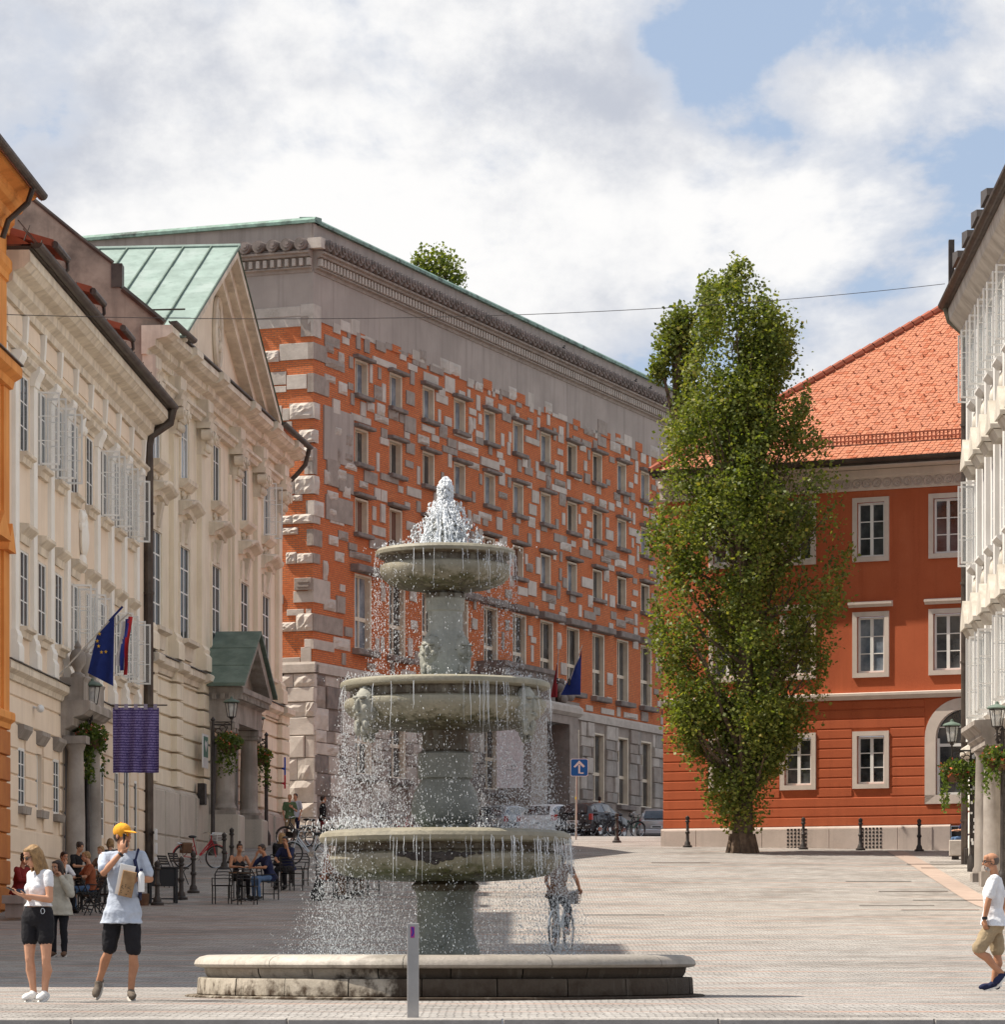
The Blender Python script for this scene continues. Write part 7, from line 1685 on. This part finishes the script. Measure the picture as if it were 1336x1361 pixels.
def person(label, pos, J, st, yaw=0.0, group=None, cat='person'):
    t = thing('person', pos, label, cat, yaw, group); vox = st.get('vox', .011); g = st.get('girth', 1.0); fem = st.get('fem', False)
    S = {k: Vector(v) for k, v in J.items() if isinstance(v, (tuple, Vector)) and not k.startswith('hand')}
    sk = MB(); hands = MB()
    hm = (S['hipL']+S['hipR'])/2; sm = (S['shL']+S['shR'])/2; up = (sm-hm); T = up.length; upn = up.normalized()
    ra, rh = (S['shR']-S['shL']).normalized(), (S['hipR']-S['hipL']).normalized()
    tw = .5*(S['shR']-S['shL']).length
    bend = Vector(J.get('bend', (0,0,0)))
    def ring(f, w, d, extra=0.0):
        a = rh.lerp(ra, min(1, max(0, f))).normalized(); fw = a.cross(upn).normalized(); a2 = upn.cross(fw).normalized() if abs(upn.dot(a)) > .01 else a; c = hm + up*f + bend*(4*f*(1-f)); return (c, a, fw, w*g+extra, d*g+extra)
    k = tw/.19
    prof = [(-.17,.10,.085),(-.10,.145,.11),(.02,.165 if fem else .158,.118),(.14,.158 if fem else .152,.112),(.36,.122 if fem else .140,.095),(.55,.138 if fem else .155,.108),(.72,.150*k,.118 if fem else .118),(.88,.160*k,.105),(.97,.150*k,.085),(1.04,.10*k,.068),(1.09,.06,.058)]
    loft(sk, [ring(f, w-.012, d-.012) for f, w, d in prof])
    for s in 'LR':
        h, kn, an = S['hip'+s], S['knee'+s], S['ank'+s]
        a1 = seg(h, kn, (0, .3, .65, .92, 1)); limb(sk, a1, [.088*g, .084*g, .068*g, .054*g, .053*g]); 
        back = (kn-h).cross(rh); cv = seg(kn, an, (0, .12, .33, .65, 1)); sh_ = Vector((0,.012,0)); cv[2] += Vector(J.get('calf'+s, (0,.014,0))); limb(sk, cv, [.051*g, .050*g, .057*g, .042*g, .034*g])
        p, e, w = S['sh'+s], S['elb'+s], S['wri'+s]; limb(sk, seg(p, e, (0, .3, .7, 1)), [.054*g, .050*g, .043*g, .037*g]); limb(sk, seg(e, w, (0, .3, .7, 1)), [.037*g, .039*g, .031*g, .024*g])
        hd = J.get('hand'+s); 
        hs = -1 if s == 'L' else 1
        if hd: hand_geo(hands, w, hd[0], hd[1], hd[2], hd[3], .95 if fem else 1.0, 1.0 if vox < .012 else 1.25)
        if 'toe'+s in S and not st.get('shoes'): sk.ell((an+S['toe'+s])/2 - Vector((0,0,.02)), (.04,.09,.035))
    # neck and head
    hc = S['head']; M = (Euler((J.get('pitch', 0), 0, 0)).to_matrix()); M = Euler((0, J.get('roll', 0), J.get('hyaw', 0))).to_matrix() @ M; hs_ = st.get('head', 1.0)
    def H(x, y, z): return hc + M @ (Vector((x, y, z))*hs_)
    limb(sk, [sm + upn*.0, sm + upn*.05, H(0,.02,-.055)], [.064*g, .054, .05])
    def E(c, r, n=12, m=9): sk.ell(H(*c), Vector(r)*hs_, M, n, m)
    E((0,.014,.032),(.073,.092,.082)); E((0,-.03,-.05),(.050,.056,.058)); E((0,-.066,-.098),(.024,.02,.018)); E((0,-.072,.034),(.052,.022,.014)); E((0,-.05,.06),(.055,.04,.04))
    for s in (-1, 1): E((s*.034,-.062,-.022),(.026,.026,.022)); E((s*.076,.008,-.006),(.009,.02,.030)); E((s*.045,-.02,-.06),(.016,.03,.03))
    sk.tube([H(0,-.090,.022), H(0,-.112,-.018), H(0,-.100,-.030)], [.008*hs_, .014*hs_, .012*hs_], 8); sk.ell(H(0,-.110,-.02), .012*hs_, n=8, m=6)
    E((0,-.082,-.055),(.022,.014,.007)); E((0,-.081,-.068),(.019,.014,.007))
    hx = None
    if vox < .012:
        hme = fuse_mesh(hands, .0055, 1) if hands.v else None
        ob = fuse(sk, vox*.8, 'body', st['skin'], t, 2)
        if hme:
            bm = bmesh.new(); bm.from_mesh(ob.data); bm.from_mesh(hme); bm.to_mesh(ob.data); bm.free(); ob.data.polygons.foreach_set('use_smooth', [True]*len(ob.data.polygons))
    else: ob = fuse(sk, vox, 'body', st['skin'], t, 1, extra=hands)
    # face
    for s in (-1, 1):
        ey = MB().ell(H(s*.032,-.079,.012), Vector((.0125,.008,.0075))*hs_, M, 8, 6).build('eye', M_plast, t); MB().ell(H(s*.032,-.0855,.012), .0055*hs_, None, 8, 6).build('iris', M_black, ey)
        MB().tube([H(s*.018,-.091,.031), H(s*.034,-.090,.037), H(s*.050,-.078,.032)], .0045*hs_, 5).build('eyebrow', st['hair'][0], t)
    MB().tube([H(-.021,-.090,-.061), H(0,-.0965,-.0615), H(.021,-.090,-.061)], .0035*hs_, 5).build('mouth', mat('lips', (.30,.09,.07), rough=.5), t)
    # top
    if st.get('top'):
        m, kind = st['top'][:2]; tb = MB(); ex = st.get('loose', .016); lo = {'crop': .22, 'tank': .0, 'tee': -.10, 'long': -.12, 'coat': -.30}[kind] if len(st['top']) < 3 else st['top'][2]
        rr = [(f, w, d) for f, w, d in prof if f > lo+.03 and f < 1.06]
        w0 = np.interp(lo, [p[0] for p in prof], [p[1] for p in prof]); d0 = np.interp(lo, [p[0] for p in prof], [p[2] for p in prof]); 
        if lo < -.03: w0, d0 = .196, .138; rr = [(f, max(w, .178) if f < .1 else w, max(d, .128) if f < .1 else d) for f, w, d in rr]
        rs = [ring(lo, w0, d0, ex+.016)] + [ring(f, w, d, ex*(1 if f < .8 else .45) + (.014 if f < .25 and lo < 0 else 0)) for f, w, d in rr]
        if kind == 'tank': rs = [r for r, f in zip(rs, [lo]+[q[0] for q in rr]) if f < .80]
        loft(tb, rs)
        if fem and kind != 'coat':
            fw = ra.cross(upn).normalized(); fw = fw if fw.dot(M @ Vector((0,-1,0))) > 0 or True else -fw
            fd = Vector(J.get('front', (0,-1,0)))
            for s in (-1, 1): tb.ell(hm + up*.68 + fd*.078 + ra*s*.062, (.062,.062,.066))
        if kind == 'tank':
            for s in (-1, 1): fd = Vector(J.get('front', (0,-1,0))); tb.tube([hm + up*.76 + fd*.10 + ra*s*.08, hm + up*1.0 + fd*.055 + ra*s*.095, hm + up*1.04 + ra*s*.095, hm + up*.78 - fd*.10 + ra*s*.08], .013, 6)
        else:
            for s in 'LR':
                p, e, w = S['sh'+s], S['elb'+s], S['wri'+s]
                if kind in ('tee', 'crop'): f = .72 if not fem else .42; limb(tb, seg(p, e, (0, f*.5, f)), [.058*g+ex*.15, .056*g+ex*.4, .052*g+ex*(.75 if not fem else .3)])
                else: limb(tb, seg(p, e, (0, .5, 1)), [.064*g+ex*.4, .058*g+ex*.6, .05*g+ex*.7]); limb(tb, seg(e, w, (0, .5, .97)), [.05*g+ex*.7, .045+ex*.6, .036+ex*.5])
            limb(tb, [S['shL'], sm, S['shR']], [.056*g, .064*g, .056*g])
        fuse(tb, vox*.95, 'shirt' if kind != 'coat' else 'cardigan', m, t, 3, st.get('fold', .018))
    if st.get('bottom'):
        m, kind = st['bottom']; bb = MB(); loft(bb, [ring(-.20,.12,.09,.012)] + [ring(f, w, d, .012) for f, w, d in prof if f < .2] + [ring(.24 if fem else .17,.135 if fem else .15,.105,.012)])
        for s in 'LR':
            h, kn, an = S['hip'+s], S['knee'+s], S['ank'+s]
            if kind == 'shorts': f = st.get('short_len', .86); limb(bb, seg(h, kn, (0, f*.5, f)), [.100*g, .098*g, (.088 if f > .7 else .094)*g])
            else: limb(bb, seg(h, kn, (0, .3, .65, 1)), [.098*g, .094*g, .078*g, .066*g]); limb(bb, seg(kn, an, (0, .3, .7, .97)), [.066*g, .065*g, .056*g, .052*g])
        fuse(bb, vox*.95, 'shorts' if kind == 'shorts' else 'trousers', m, t, 3, st.get('fold', .018))
    if st.get('shoes'):
        for s in 'LR': shoe(t, S['ank'+s], S['toe'+s], st['shoes'][0], st['shoes'][1], max(.008, vox*.8))
    # hair
    hm_, kind = st['hair']; hb = MB(); hq = random.Random(len(label))
    def HE(c, r): hb.ell(H(*c), Vector(r)*hs_, M, 12, 9)
    if kind == 'stubble': HE((0,.024,.018),(.0755,.088,.074))
    elif kind == 'none': pass
    elif kind == 'under':
        HE((0,.05,.0),(.072,.060,.07)); HE((-.066,.016,.0),(.014,.035,.045)); HE((.066,.016,.0),(.014,.035,.045))
    else:
        HE((0,.022,.046),(.080,.093,.083)); HE((0,.052,.0),(.074,.062,.072)); HE((0,-.036,.086),(.062,.046,.036))
        for s in (-1, 1): HE((s*.066,.016,.012),(.016,.04,.048))
        if kind == 'curly':
            for i in range(40): a = hq.uniform(0, 6.28); e_ = hq.uniform(-.1, 1.4); c = (.088*math.cos(e_)*math.cos(a), .03+.095*math.cos(e_)*math.sin(a), .05+.085*math.sin(e_)); (c[1] > -.06 or c[2] > .07) and hb.ell(H(*c), hq.uniform(.018,.03)*hs_, n=7, m=5)
        if kind == 'bun': HE((0,.03,.155),(.042,.042,.036))
        if kind in ('long', 'bob'):
            ln = .30 if kind == 'long' else .15
            for i in range(34):
                a = -0.55 + i/33*(math.pi+1.1); x, y = .080*math.cos(a), .02+.088*math.sin(a)
                if y < -.035: continue
                p0, p1 = H(x*.8, y*.8, .085), H(x, y, .01); sw = hq.uniform(-.02,.02); fall = Vector(J.get('hairfall', (0,.05,-1))); p2 = p1 + fall.normalized()*ln*hq.uniform(.45,.6) + Vector((sw, sw*.4, 0)); p3 = p2 + (fall + Vector((hq.uniform(-.3,.3), hq.uniform(-.2,.2), -.4))).normalized()*ln*hq.uniform(.3,.5)
                hb.tube([p0, p1, p2, p3], [.016,.020,.016,.006], 6)
    if hb.v: fuse(hb, max(.008, vox*.75), 'hair', hm_, t, 2)
    t['H'] = 0; del t['H']
    return t, H, M
def stand(h=1.70, fem=True):
    s = h/1.70; q = lambda *a: tuple(v*s for v in a)
    return dict(hipL=q(-.09,0,.88), hipR=q(.09,0,.88), kneeL=q(-.10,-.02,.48), kneeR=q(.10,-.02,.48), ankL=q(-.10,.02,.08), ankR=q(.10,.02,.08), toeL=q(-.12,-.14,.03), toeR=q(.12,-.14,.03), shL=q(-.18,0,1.38), shR=q(.18,0,1.38),
                elbL=q(-.23,.03,1.10), elbR=q(.23,.03,1.10), wriL=q(-.22,-.08,.86), wriR=q(.22,-.08,.86), head=q(0,-.02,1.585), handL=(q(0,-.2,-1), q(1,0,0), 1, .4), handR=(q(0,-.2,-1), q(-1,0,0), -1, .4))
def sit(lean=0.0, arms='table'):
    d = dict(hipL=(-.09,.06,.55), hipR=(.09,.06,.55), kneeL=(-.12,-.38,.53), kneeR=(.12,-.38,.53), ankL=(-.13,-.34,.09), ankR=(.13,-.36,.09), toeL=(-.14,-.50,.03), toeR=(.14,-.52,.03),
             shL=(-.185,.06-lean,1.05), shR=(.185,.06-lean,1.05), head=(0,.0-lean*1.25,1.275))
    if arms == 'table': d.update(elbL=(-.27,-.10-lean,.80), elbR=(.27,-.10-lean,.80), wriL=(-.12,-.32-lean,.80), wriR=(.12,-.32-lean,.80), handL=((.6,-.8,0),(0,0,-1),1,.25), handR=((-.6,-.8,0),(0,0,-1),-1,.25))
    elif arms == 'chin': d.update(elbL=(-.22,-.26-lean,.80), elbR=(.27,-.10-lean,.80), wriL=(-.06,-.16-lean,1.10), wriR=(.05,-.30-lean,.80), handL=((.4,.1,.9),(0,1,0),1,.7), handR=((-.9,-.3,0),(0,0,-1),-1,.3))
    elif arms == 'phone': d.update(elbR=(.25,-.20-lean,.82), elbL=(-.24,-.12-lean,.80), wriR=(.12,-.15-lean,1.13), wriL=(-.06,-.32-lean,.72), handR=((-.3,.1,.9),(-1,.3,0),-1,.6), handL=((.6,-.8,0),(0,0,-1),1,.3))
    return d

# ---- man in the orange cap, on the phone
mp = on(160, 38.0); mp.z += .0
J = dict(hipL=(-.075,.03,.94), hipR=(.115,.0,.94), kneeL=(-.125,.03,.545), kneeR=(.145,-.03,.52), ankL=(-.248,.13,.205), ankR=(.112,.02,.095), toeL=(-.272,.02,.045), toeR=(.150,-.155,.035), calfL=(-.01,.02,0), calfR=(.012,.018,0),
         shL=(-.175,-.02,1.55), shR=(.225,.03,1.565), elbL=(-.165,-.16,1.375), wriL=(.035,-.135,1.60), handL=((.05,.12,1.0),(.25,.9,-.1),-1,.32),
         elbR=(.318,.04,1.31), wriR=(.205,-.17,1.305), handR=((-1,-.12,.12),(-.1,.85,-.25),1,.55), head=(.025,-.005,1.775), hyaw=R(52), pitch=R(-4), bend=(.015,0,0), front=(0,-1,0))
cm, H, M = person('man in orange cap and pale blue T-shirt talking on a phone', mp, J, dict(top=(M_blue, 'tee', -.17), bottom=(M_blk, 'shorts'), short_len=.90, shoes=(M_sneak, M_sole), skin=M_skin2, hair=(M_hair, 'under'), vox=.010, loose=.020, fold=.022, girth=1.0))
mb = MB(); mb.ell(H(0,.006,.055), (.088,.110,.090), M, 14, 10); cpo = fuse(mb, .008, 'cap', M_cap, cm, 2)
mb = MB(); mb.ell(H(0,-.115,.038), (.068,.082,.011), M @ Euler((R(14),0,0)).to_matrix(), 14, 7); mb.build('peak', M_cap, cpo)
MB().ell(H(0,.014,.146), .010, n=8, m=5).build('button', M_cap, cpo)
ph = MB().cbox(-.036,.036,-.005,.005,-.072,.072,c=.003).build('smartphone', M_black, None); ph.location = mp + Vector((.062,-.095,1.725)); ph.rotation_euler = (R(-8), R(8), R(62)); tag(ph, "dark phone held to the cap man's ear", 'phone')
wtc = MB().lathe([(.030,-.014),(.034,-.012),(.034,.012),(.030,.014)], 14).build('watch', M_iron, cm); wtc.location = Vector((.018,-.137,1.575)); wtc.rotation_euler = Vector((.2,.03,.22)).to_track_quat('Z', 'Y').to_euler()
wt2 = MB().lathe([(.030,-.014),(.034,-.012),(.034,.012),(.030,.014)], 14).build('bracelet', M_plast, cm); wt2.location = Vector((.228,-.135,1.305)); wt2.rotation_euler = Vector((-.11,-.21,0)).to_track_quat('Z', 'Y').to_euler()
bkp = thing('paper_bag', mp + Vector((.065,-.215,1.10)), 'brown paper bag and white sheet held against his chest by the cap man', 'bag', R(4)); bkp.rotation_euler.y = R(12)
MB().cbox(-.075,.075,-.02,.02,.02,.30,c=.008).build('bag', M_paper, bkp); MB().cbox(-.115,.05,.022,.03,.03,.36,c=.002).build('white_sheet', M_pap2, bkp)
mb = MB(); q = random.Random(6)
for i in range(14): x = q.uniform(-.06,.05); z = q.uniform(.03,.15); mb.box(x, x+q.uniform(.006,.014), -.0225, -.0205, z, z+q.uniform(.004,.010))
mb.build('bag_print', M_ink, bkp)
mb = MB()
for i in range(6): mb.box(-.09+.02*(i % 3), .03-.02*(i % 2), .0195, .0215, .325-.0-.012*i+.02, .329-.012*i+.02)
bt = thing('water_bottle', mp + Vector((.245,-.20,1.17)), 'white bottle with dark cap held in the crook of the cap man arm', 'bottle'); MB().lathe([(0,0),(.034,.0),(.036,.02),(.036,.17),(.030,.20),(.016,.215),(.016,.225)], 14).build('bottle', M_plast, bt); MB().lathe([(.018,.222),(.018,.25),(0,.25)], 12).build('cap', M_navy, bt)
stp = MB(); stp.tube([(.17,-.105,1.50),(.20,-.06,1.635),(.19,.06,1.62),(.19,.17,1.50)], .012, 4).tube([(.165,-.10,1.52),(.21,-.155,1.33),(.225,-.12,1.15),(.20,.10,1.10)], .022, 6); stp.build('strap', M_navy, cm)
bp_ = MB(); bp_.ell((.03,.235,1.33), (.15,.085,.22)); fuse(bp_, .012, 'backpack', M_navy, cm, 2)

# ---- woman in white crop top looking at her phone
wp = on(50, 37.6)
J = dict(hipL=(-.085,.04,.90), hipR=(.085,-.02,.90), kneeL=(-.085,-.0,.455), kneeR=(.10,-.06,.455), ankL=(-.045,.04,.09), ankR=(.075,.01,.09), toeL=(-.135,-.09,.03), toeR=(.03,-.15,.03), calfL=(-.006,.022,0), calfR=(.016,.018,0),
         shL=(-.075,.10,1.35), shR=(.125,-.10,1.355), elbL=(-.06,-.02,1.10), elbR=(.15,-.15,1.085), wriL=(-.13,-.16,1.13), wriR=(-.085,-.25,1.125), handL=((-.8,-.45,.25),(.2,.1,.9),1,.45), handR=((-.95,-.1,.2),(.1,.3,.9),-1,.5),
         head=(-.045,-.03,1.55), hyaw=R(-62), pitch=R(24), front=(-.72,-.70,0), hairfall=(.22,.12,-1))
ww, H, M = person('young woman in white crop top and black shorts looking at a phone', wp, J, dict(top=(M_tee, 'crop', .26), bottom=(M_blk, 'shorts'), short_len=.52, shoes=(M_shoe, M_shoe), skin=M_skin, hair=(M_hairb, 'long'), vox=.0095, fem=True, loose=.008, fold=.010, girth=.98, head=.96))
g = MB()
for s in (-1, 1): g.ell(H(s*.034,-.090,.010), Vector((.027,.006,.020)), M, 10, 6)
g.tube([H(-.01,-.096,.014), H(.01,-.096,.014)], .004, 5)
for s in (-1, 1): g.tube([H(s*.058,-.084,.014), H(s*.078,.0,.012)], .004, 5)
g.build('sunglasses', M_black, ww)
ph = MB().cbox(-.037,.037,-.005,.005,-.075,.075,c=.003).build('smartphone', M_black, None); ph.location = wp + Vector((-.225,-.245,1.185)); ph.rotation_euler = (R(68), 0, R(-65)); tag(ph, 'dark phone in the hands of the woman in white', 'phone')
MB().tube([(.075+.02*math.cos(a), -.165, .965+.03*math.sin(a)) for a in np.linspace(0, 6.28, 12)], .005, 5).build('belt_ring', M_chrome, ww)

# ---- bald man in white T-shirt walking out at the right
rp = on(1319, 44.6)
J = dict(hipL=(.01,-.09,.84), hipR=(.03,.09,.84), kneeL=(-.20,-.09,.50), kneeR=(.085,.09,.475), ankL=(.115,-.09,.215), ankR=(.03,.09,.085), toeL=(.015,-.10,.085), toeR=(-.145,.085,.03), calfL=(.02,0,.015), calfR=(.022,0,0),
         shL=(.0,-.19,1.405), shR=(.06,.19,1.405), elbL=(-.08,-.235,1.135), wriL=(-.125,-.20,.895), handL=((.1,.05,-1),(.6,.5,0),-1,.6), elbR=(.17,.24,1.15), wriR=(.15,.18,.93), handR=((-.2,.0,-1),(-.6,.1,0),1,.5),
         head=(-.015,.0,1.625), hyaw=R(-82), pitch=R(6), bend=(-.01,0,0), front=(-1,0,0))
rm, H, M = person('bald bearded man in white T-shirt and khaki shorts walking at the right edge', rp, J, dict(top=(M_tee, 'tee', -.04), bottom=(M_khaki, 'shorts'), short_len=.88, shoes=(M_navy, M_shoe), skin=M_skin2, hair=(M_hairg, 'stubble'), vox=.0105, loose=.018, fold=.022, girth=1.05))
mb = MB(); mb.ell(H(0,-.045,-.075), (.050,.050,.042), M, 10, 8); mb.ell(H(0,-.088,-.048), (.026,.012,.008), M, 8, 5); fuse(mb, .008, 'beard', mat('grey_beard', (.33,.30,.28), (.22,.19,.17), 30), rm, 1)
g = MB()
for s in (-1, 1):
    g.tube([H(s*.034+.024*math.cos(a), -.094, .010+.018*math.sin(a)) for a in np.linspace(0, 6.28, 12)], .0035, 5).tube([H(s*.058,-.09,.014), H(s*.079,.005,.012)], .0035, 5)
g.tube([H(-.01,-.098,.014), H(.01,-.098,.014)], .0035, 5); g.build('glasses', M_black, rm)
wtc = MB().lathe([(.030,-.02),(.036,-.016),(.036,.016),(.030,.02)], 14).build('watch', M_black, rm); wtc.location = Vector((-.122,-.202,.915))

# ---- woman in a cream cardigan, hand raised, behind
J = stand(1.62); J.update(elbR=(.25,-.12,1.06), wriR=(.10,-.15,1.33), handR=((-.4,.2,.9),(-1,.2,.1),-1,.6), hyaw=R(-25), pitch=R(12), head=(-.01,-.04,1.50), hairfall=(.1,.1,-1))
person('dark haired woman in cream cardigan and black trousers behind the woman in white', on(78, 59.2), J, dict(top=(M_cream2, 'coat'), bottom=(M_blk, 'trousers'), shoes=(M_brown, M_sole), skin=M_skin, hair=(M_hair, 'bob'), vox=.013, fem=True, loose=.035, fold=.02), R(-12))

# ---- people seated on the left
seat_ppl = [
 (27, 78.0, R(60), sit(.10), dict(top=(M_redc, 'long'), bottom=(M_denim, 'trousers'), hair=(M_hair, 'curly')), 'curly haired person in a dark red checked shirt on the far left bench', 0),
 (44, 79.6, R(-120), sit(.08), dict(top=(M_brown, 'long'), bottom=(M_denim, 'trousers'), hair=(M_hair, 'short')), 'dark haired person turned away beside the red shirt on the bench', 0),
 (78, 80.5, R(45), sit(.16, 'chin'), dict(top=(M_tee, 'tee'), bottom=(M_blk, 'trousers'), hair=(M_hair, 'short')), 'person in white T-shirt leaning on a hand at the square cafe table', .10),
 (101, 89.2, R(50), sit(.12), dict(top=(M_blk, 'tee'), bottom=(M_blk, 'trousers'), hair=(M_hair, 'curly')), 'curly haired man in black behind the person in white at the left cafe', 0),
 (118, 81.0, R(-70), sit(.05), dict(top=(M_rust, 'tee'), bottom=(M_denim, 'trousers'), hair=(M_hairb, 'short')), 'person in blue jeans sitting across the square cafe table', 0),
 (136, 87.0, R(-30), sit(.05), dict(top=(M_brown, 'tee'), bottom=(M_blk, 'trousers'), hair=(M_hairb, 'short')), 'fair haired person seated just left of the cap man', .05),
 (147, 92.0, R(170), sit(.0), dict(top=(mat('grey_patterned_cloth', (.22,.21,.22), (.06,.06,.07), 30), 'long'), bottom=(M_blk, 'trousers'), hair=(M_hairb, 'bob')), 'person in a grey patterned top with their back turned behind the cap man', .05),
 (318, 88.9, R(20), sit(.03), dict(top=(M_blk, 'tank'), bottom=(M_blk, 'trousers'), hair=(M_hair, 'bun'), fem=True, skin=M_skin2), 'woman with a hair bun in a black strap top at the middle table', 0),
 (357, 88.4, R(-55), sit(.16, 'chin'), dict(top=(M_navy, 'tee'), bottom=(M_denim, 'trousers'), hair=(M_hair, 'short'), skin=M_skin2), 'man in a navy shirt and jeans with a hand at his mouth', 0),
 (382, 93.3, R(-25), sit(.10, 'phone'), dict(top=(M_navy, 'tee'), bottom=(M_blk, 'trousers'), hair=(M_hair, 'short'), skin=M_skin2), 'man in dark blue looking down with a raised hand behind the man in navy', 0),
 (374, 96.0, R(160), sit(.05), dict(top=(M_blk, 'long'), bottom=(M_blk, 'trousers'), hair=(M_hairb, 'long'), fem=True), 'fair haired person in black seated with their back to us at the far middle table', 0),
 (436, 88.8, R(75), sit(.12), dict(top=(M_rust, 'long'), bottom=(M_brown, 'trousers'), hair=(M_hairb, 'long'), fem=True), 'person in rust clothes seated just left of the fountain spray', 0),
 (468, 89.5, R(-60), sit(.10), dict(top=(M_blk, 'tee'), bottom=(M_blk, 'trousers'), hair=(M_hair, 'short')), 'person in black seated behind the left fountain spray', 0),
 (489, 90.5, R(-40), sit(.05), dict(top=(M_blk, 'long'), bottom=(M_brown, 'trousers'), hair=(M_hair, 'short')), 'person in black and brown seated deepest behind the fountain spray', 0),
]
for px, D, yaw, J, st, lab, dz in seat_ppl:
    st.setdefault('skin', M_skin); st.update(vox=.016, shoes=(M_black, M_black)); p = on(px, D); p.z += dz if dz > .2 else 0; J['pitch'] = R(14); person(lab, p, J, st, yaw, 'people sitting outside the cafe')
# seats for those who need one
for px, D, rz, lab in [(78,80.5,R(45),'dark chair under the person in the white T-shirt at the left cafe'),(118,81,R(-70),'dark chair under the person in blue jeans at the left cafe'),(136,87,R(-30),'dark chair under the fair haired person at the left cafe'),(147,92,R(170),'dark chair under the person in the grey patterned top'),(101,89.2,R(50),'dark chair under the curly haired man in black'),(436,88.8,R(75),'dark chair under the person in rust clothes by the spray'),(468,89.5,R(-60),'dark chair under the person in black behind the spray'),(489,90.5,R(-40),'dark chair deepest behind the left fountain spray')]:
    chair(px, D, rz, lab)
table(462, 88.6, 'low round cafe table behind the left fountain spray')
mb = MB(); mb.ell((0,0,.16), (.20,.16,.18)).ell((.02,.02,.34), (.12,.10,.22)); o = fuse(mb, .02, 'black_bag', M_blk, None, 2, .02); o.location = on(422, 87.8); tag(o, 'black bag standing on the paving left of the person in rust clothes', 'bag')

# ---- couple at the library corner, people by the bikes, cyclist, sitter at the right
J = stand(1.74); J.update(hyaw=R(-30), elbR=(.24,-.10,1.12), wriR=(.06,-.2,1.25), handR=((-.7,-.1,.6),(0,1,0),-1,.6))
person('person in green shorts outfit with a bag, left of the pair at the library corner', on(385, 129), J, dict(top=(M_olive, 'tee'), bottom=(M_khaki, 'shorts'), shoes=(M_shoe, M_sole), skin=M_skin, hair=(M_hairb, 'short'), vox=.02), R(15))
J = stand(1.76); person('person in pale top and dark blue trousers, right of the pair at the library corner', on(393, 131), J, dict(top=(mat('pale_shirt_cloth', (.45,.50,.58)), 'tee'), bottom=(M_navy, 'trousers'), shoes=(M_black, M_black), skin=M_skin, hair=(M_hair, 'short'), vox=.02), R(-30))
J = stand(1.72); person('person in a dark hooded top and brick red trousers by the bicycle rack', on(429, 125.5), J, dict(top=(M_blk, 'long'), bottom=(M_redc, 'trousers'), shoes=(M_black, M_black), skin=M_skin, hair=(M_hair, 'short'), vox=.02), R(100))
J = stand(1.80); person('person in black seen from behind among the bicycles before the library', on(797, 151), J, dict(top=(M_blk, 'long'), bottom=(M_blk, 'trousers'), shoes=(M_black, M_black), skin=M_skin, hair=(M_hair, 'short'), vox=.022), R(190))
J = sit(.0); person('person in blue jeans sitting on the pale bench half hidden by the lamp post', on(1283, 110.7) + Vector((0,0,.12)), J, dict(top=(M_navy, 'tee'), bottom=(M_denim, 'trousers'), shoes=(M_black, M_black), skin=M_skin, hair=(M_hair, 'short'), vox=.018), R(-70))
J = stand(1.72); person('person standing in the dark library doorway', on(741, 162), J, dict(top=(M_brown, 'tee'), bottom=(M_blk, 'trousers'), shoes=(M_black, M_black), skin=M_skin, hair=(M_hair, 'short'), vox=.022), R(20))
cyp = on(746, 62); ch_ = (.26, .966)
cyb = bicycle(746, 62, ch_, M_bwht, 'bicycle with a grey front basket ridden away behind the right fountain spray', mat('wicker_grey', (.30,.27,.26), (.18,.16,.15), 20), R(0), None)
MB().cbox(.47,.70,-.15,.15,.85,1.04,c=.02).build('basket_bag', mat('wicker_grey', (.3,.27,.26)), cyb)
J = dict(hipL=(-.08,.26,.98), hipR=(.08,.26,.98), kneeL=(-.12,-.06,.72), kneeR=(.12,-.10,.58), ankL=(-.11,.06,.40), ankR=(.11,.05,.21), toeL=(-.11,-.09,.34), toeR=(.11,-.09,.14), shL=(-.18,.12,1.47), shR=(.18,.12,1.47), elbL=(-.27,-.06,1.24), elbR=(.29,-.06,1.24), wriL=(-.27,-.24,1.09), wriR=(.28,-.24,1.09), handL=((0,-.8,-.3),(0,0,-1),1,.7), handR=((0,-.8,-.3),(0,0,-1),-1,.7), head=(0,.06,1.67), pitch=R(5))
person('cyclist in a brown top and dark trousers riding away behind the right fountain spray', cyp, J, dict(top=(M_brown, 'tee'), bottom=(M_blk, 'trousers'), shoes=(mat('orange_shoe', (.55,.18,.05)), M_sole), skin=M_skin2, hair=(M_hair, 'bob'), vox=.013, fem=True), math.atan2(ch_[1], ch_[0]) + R(90))
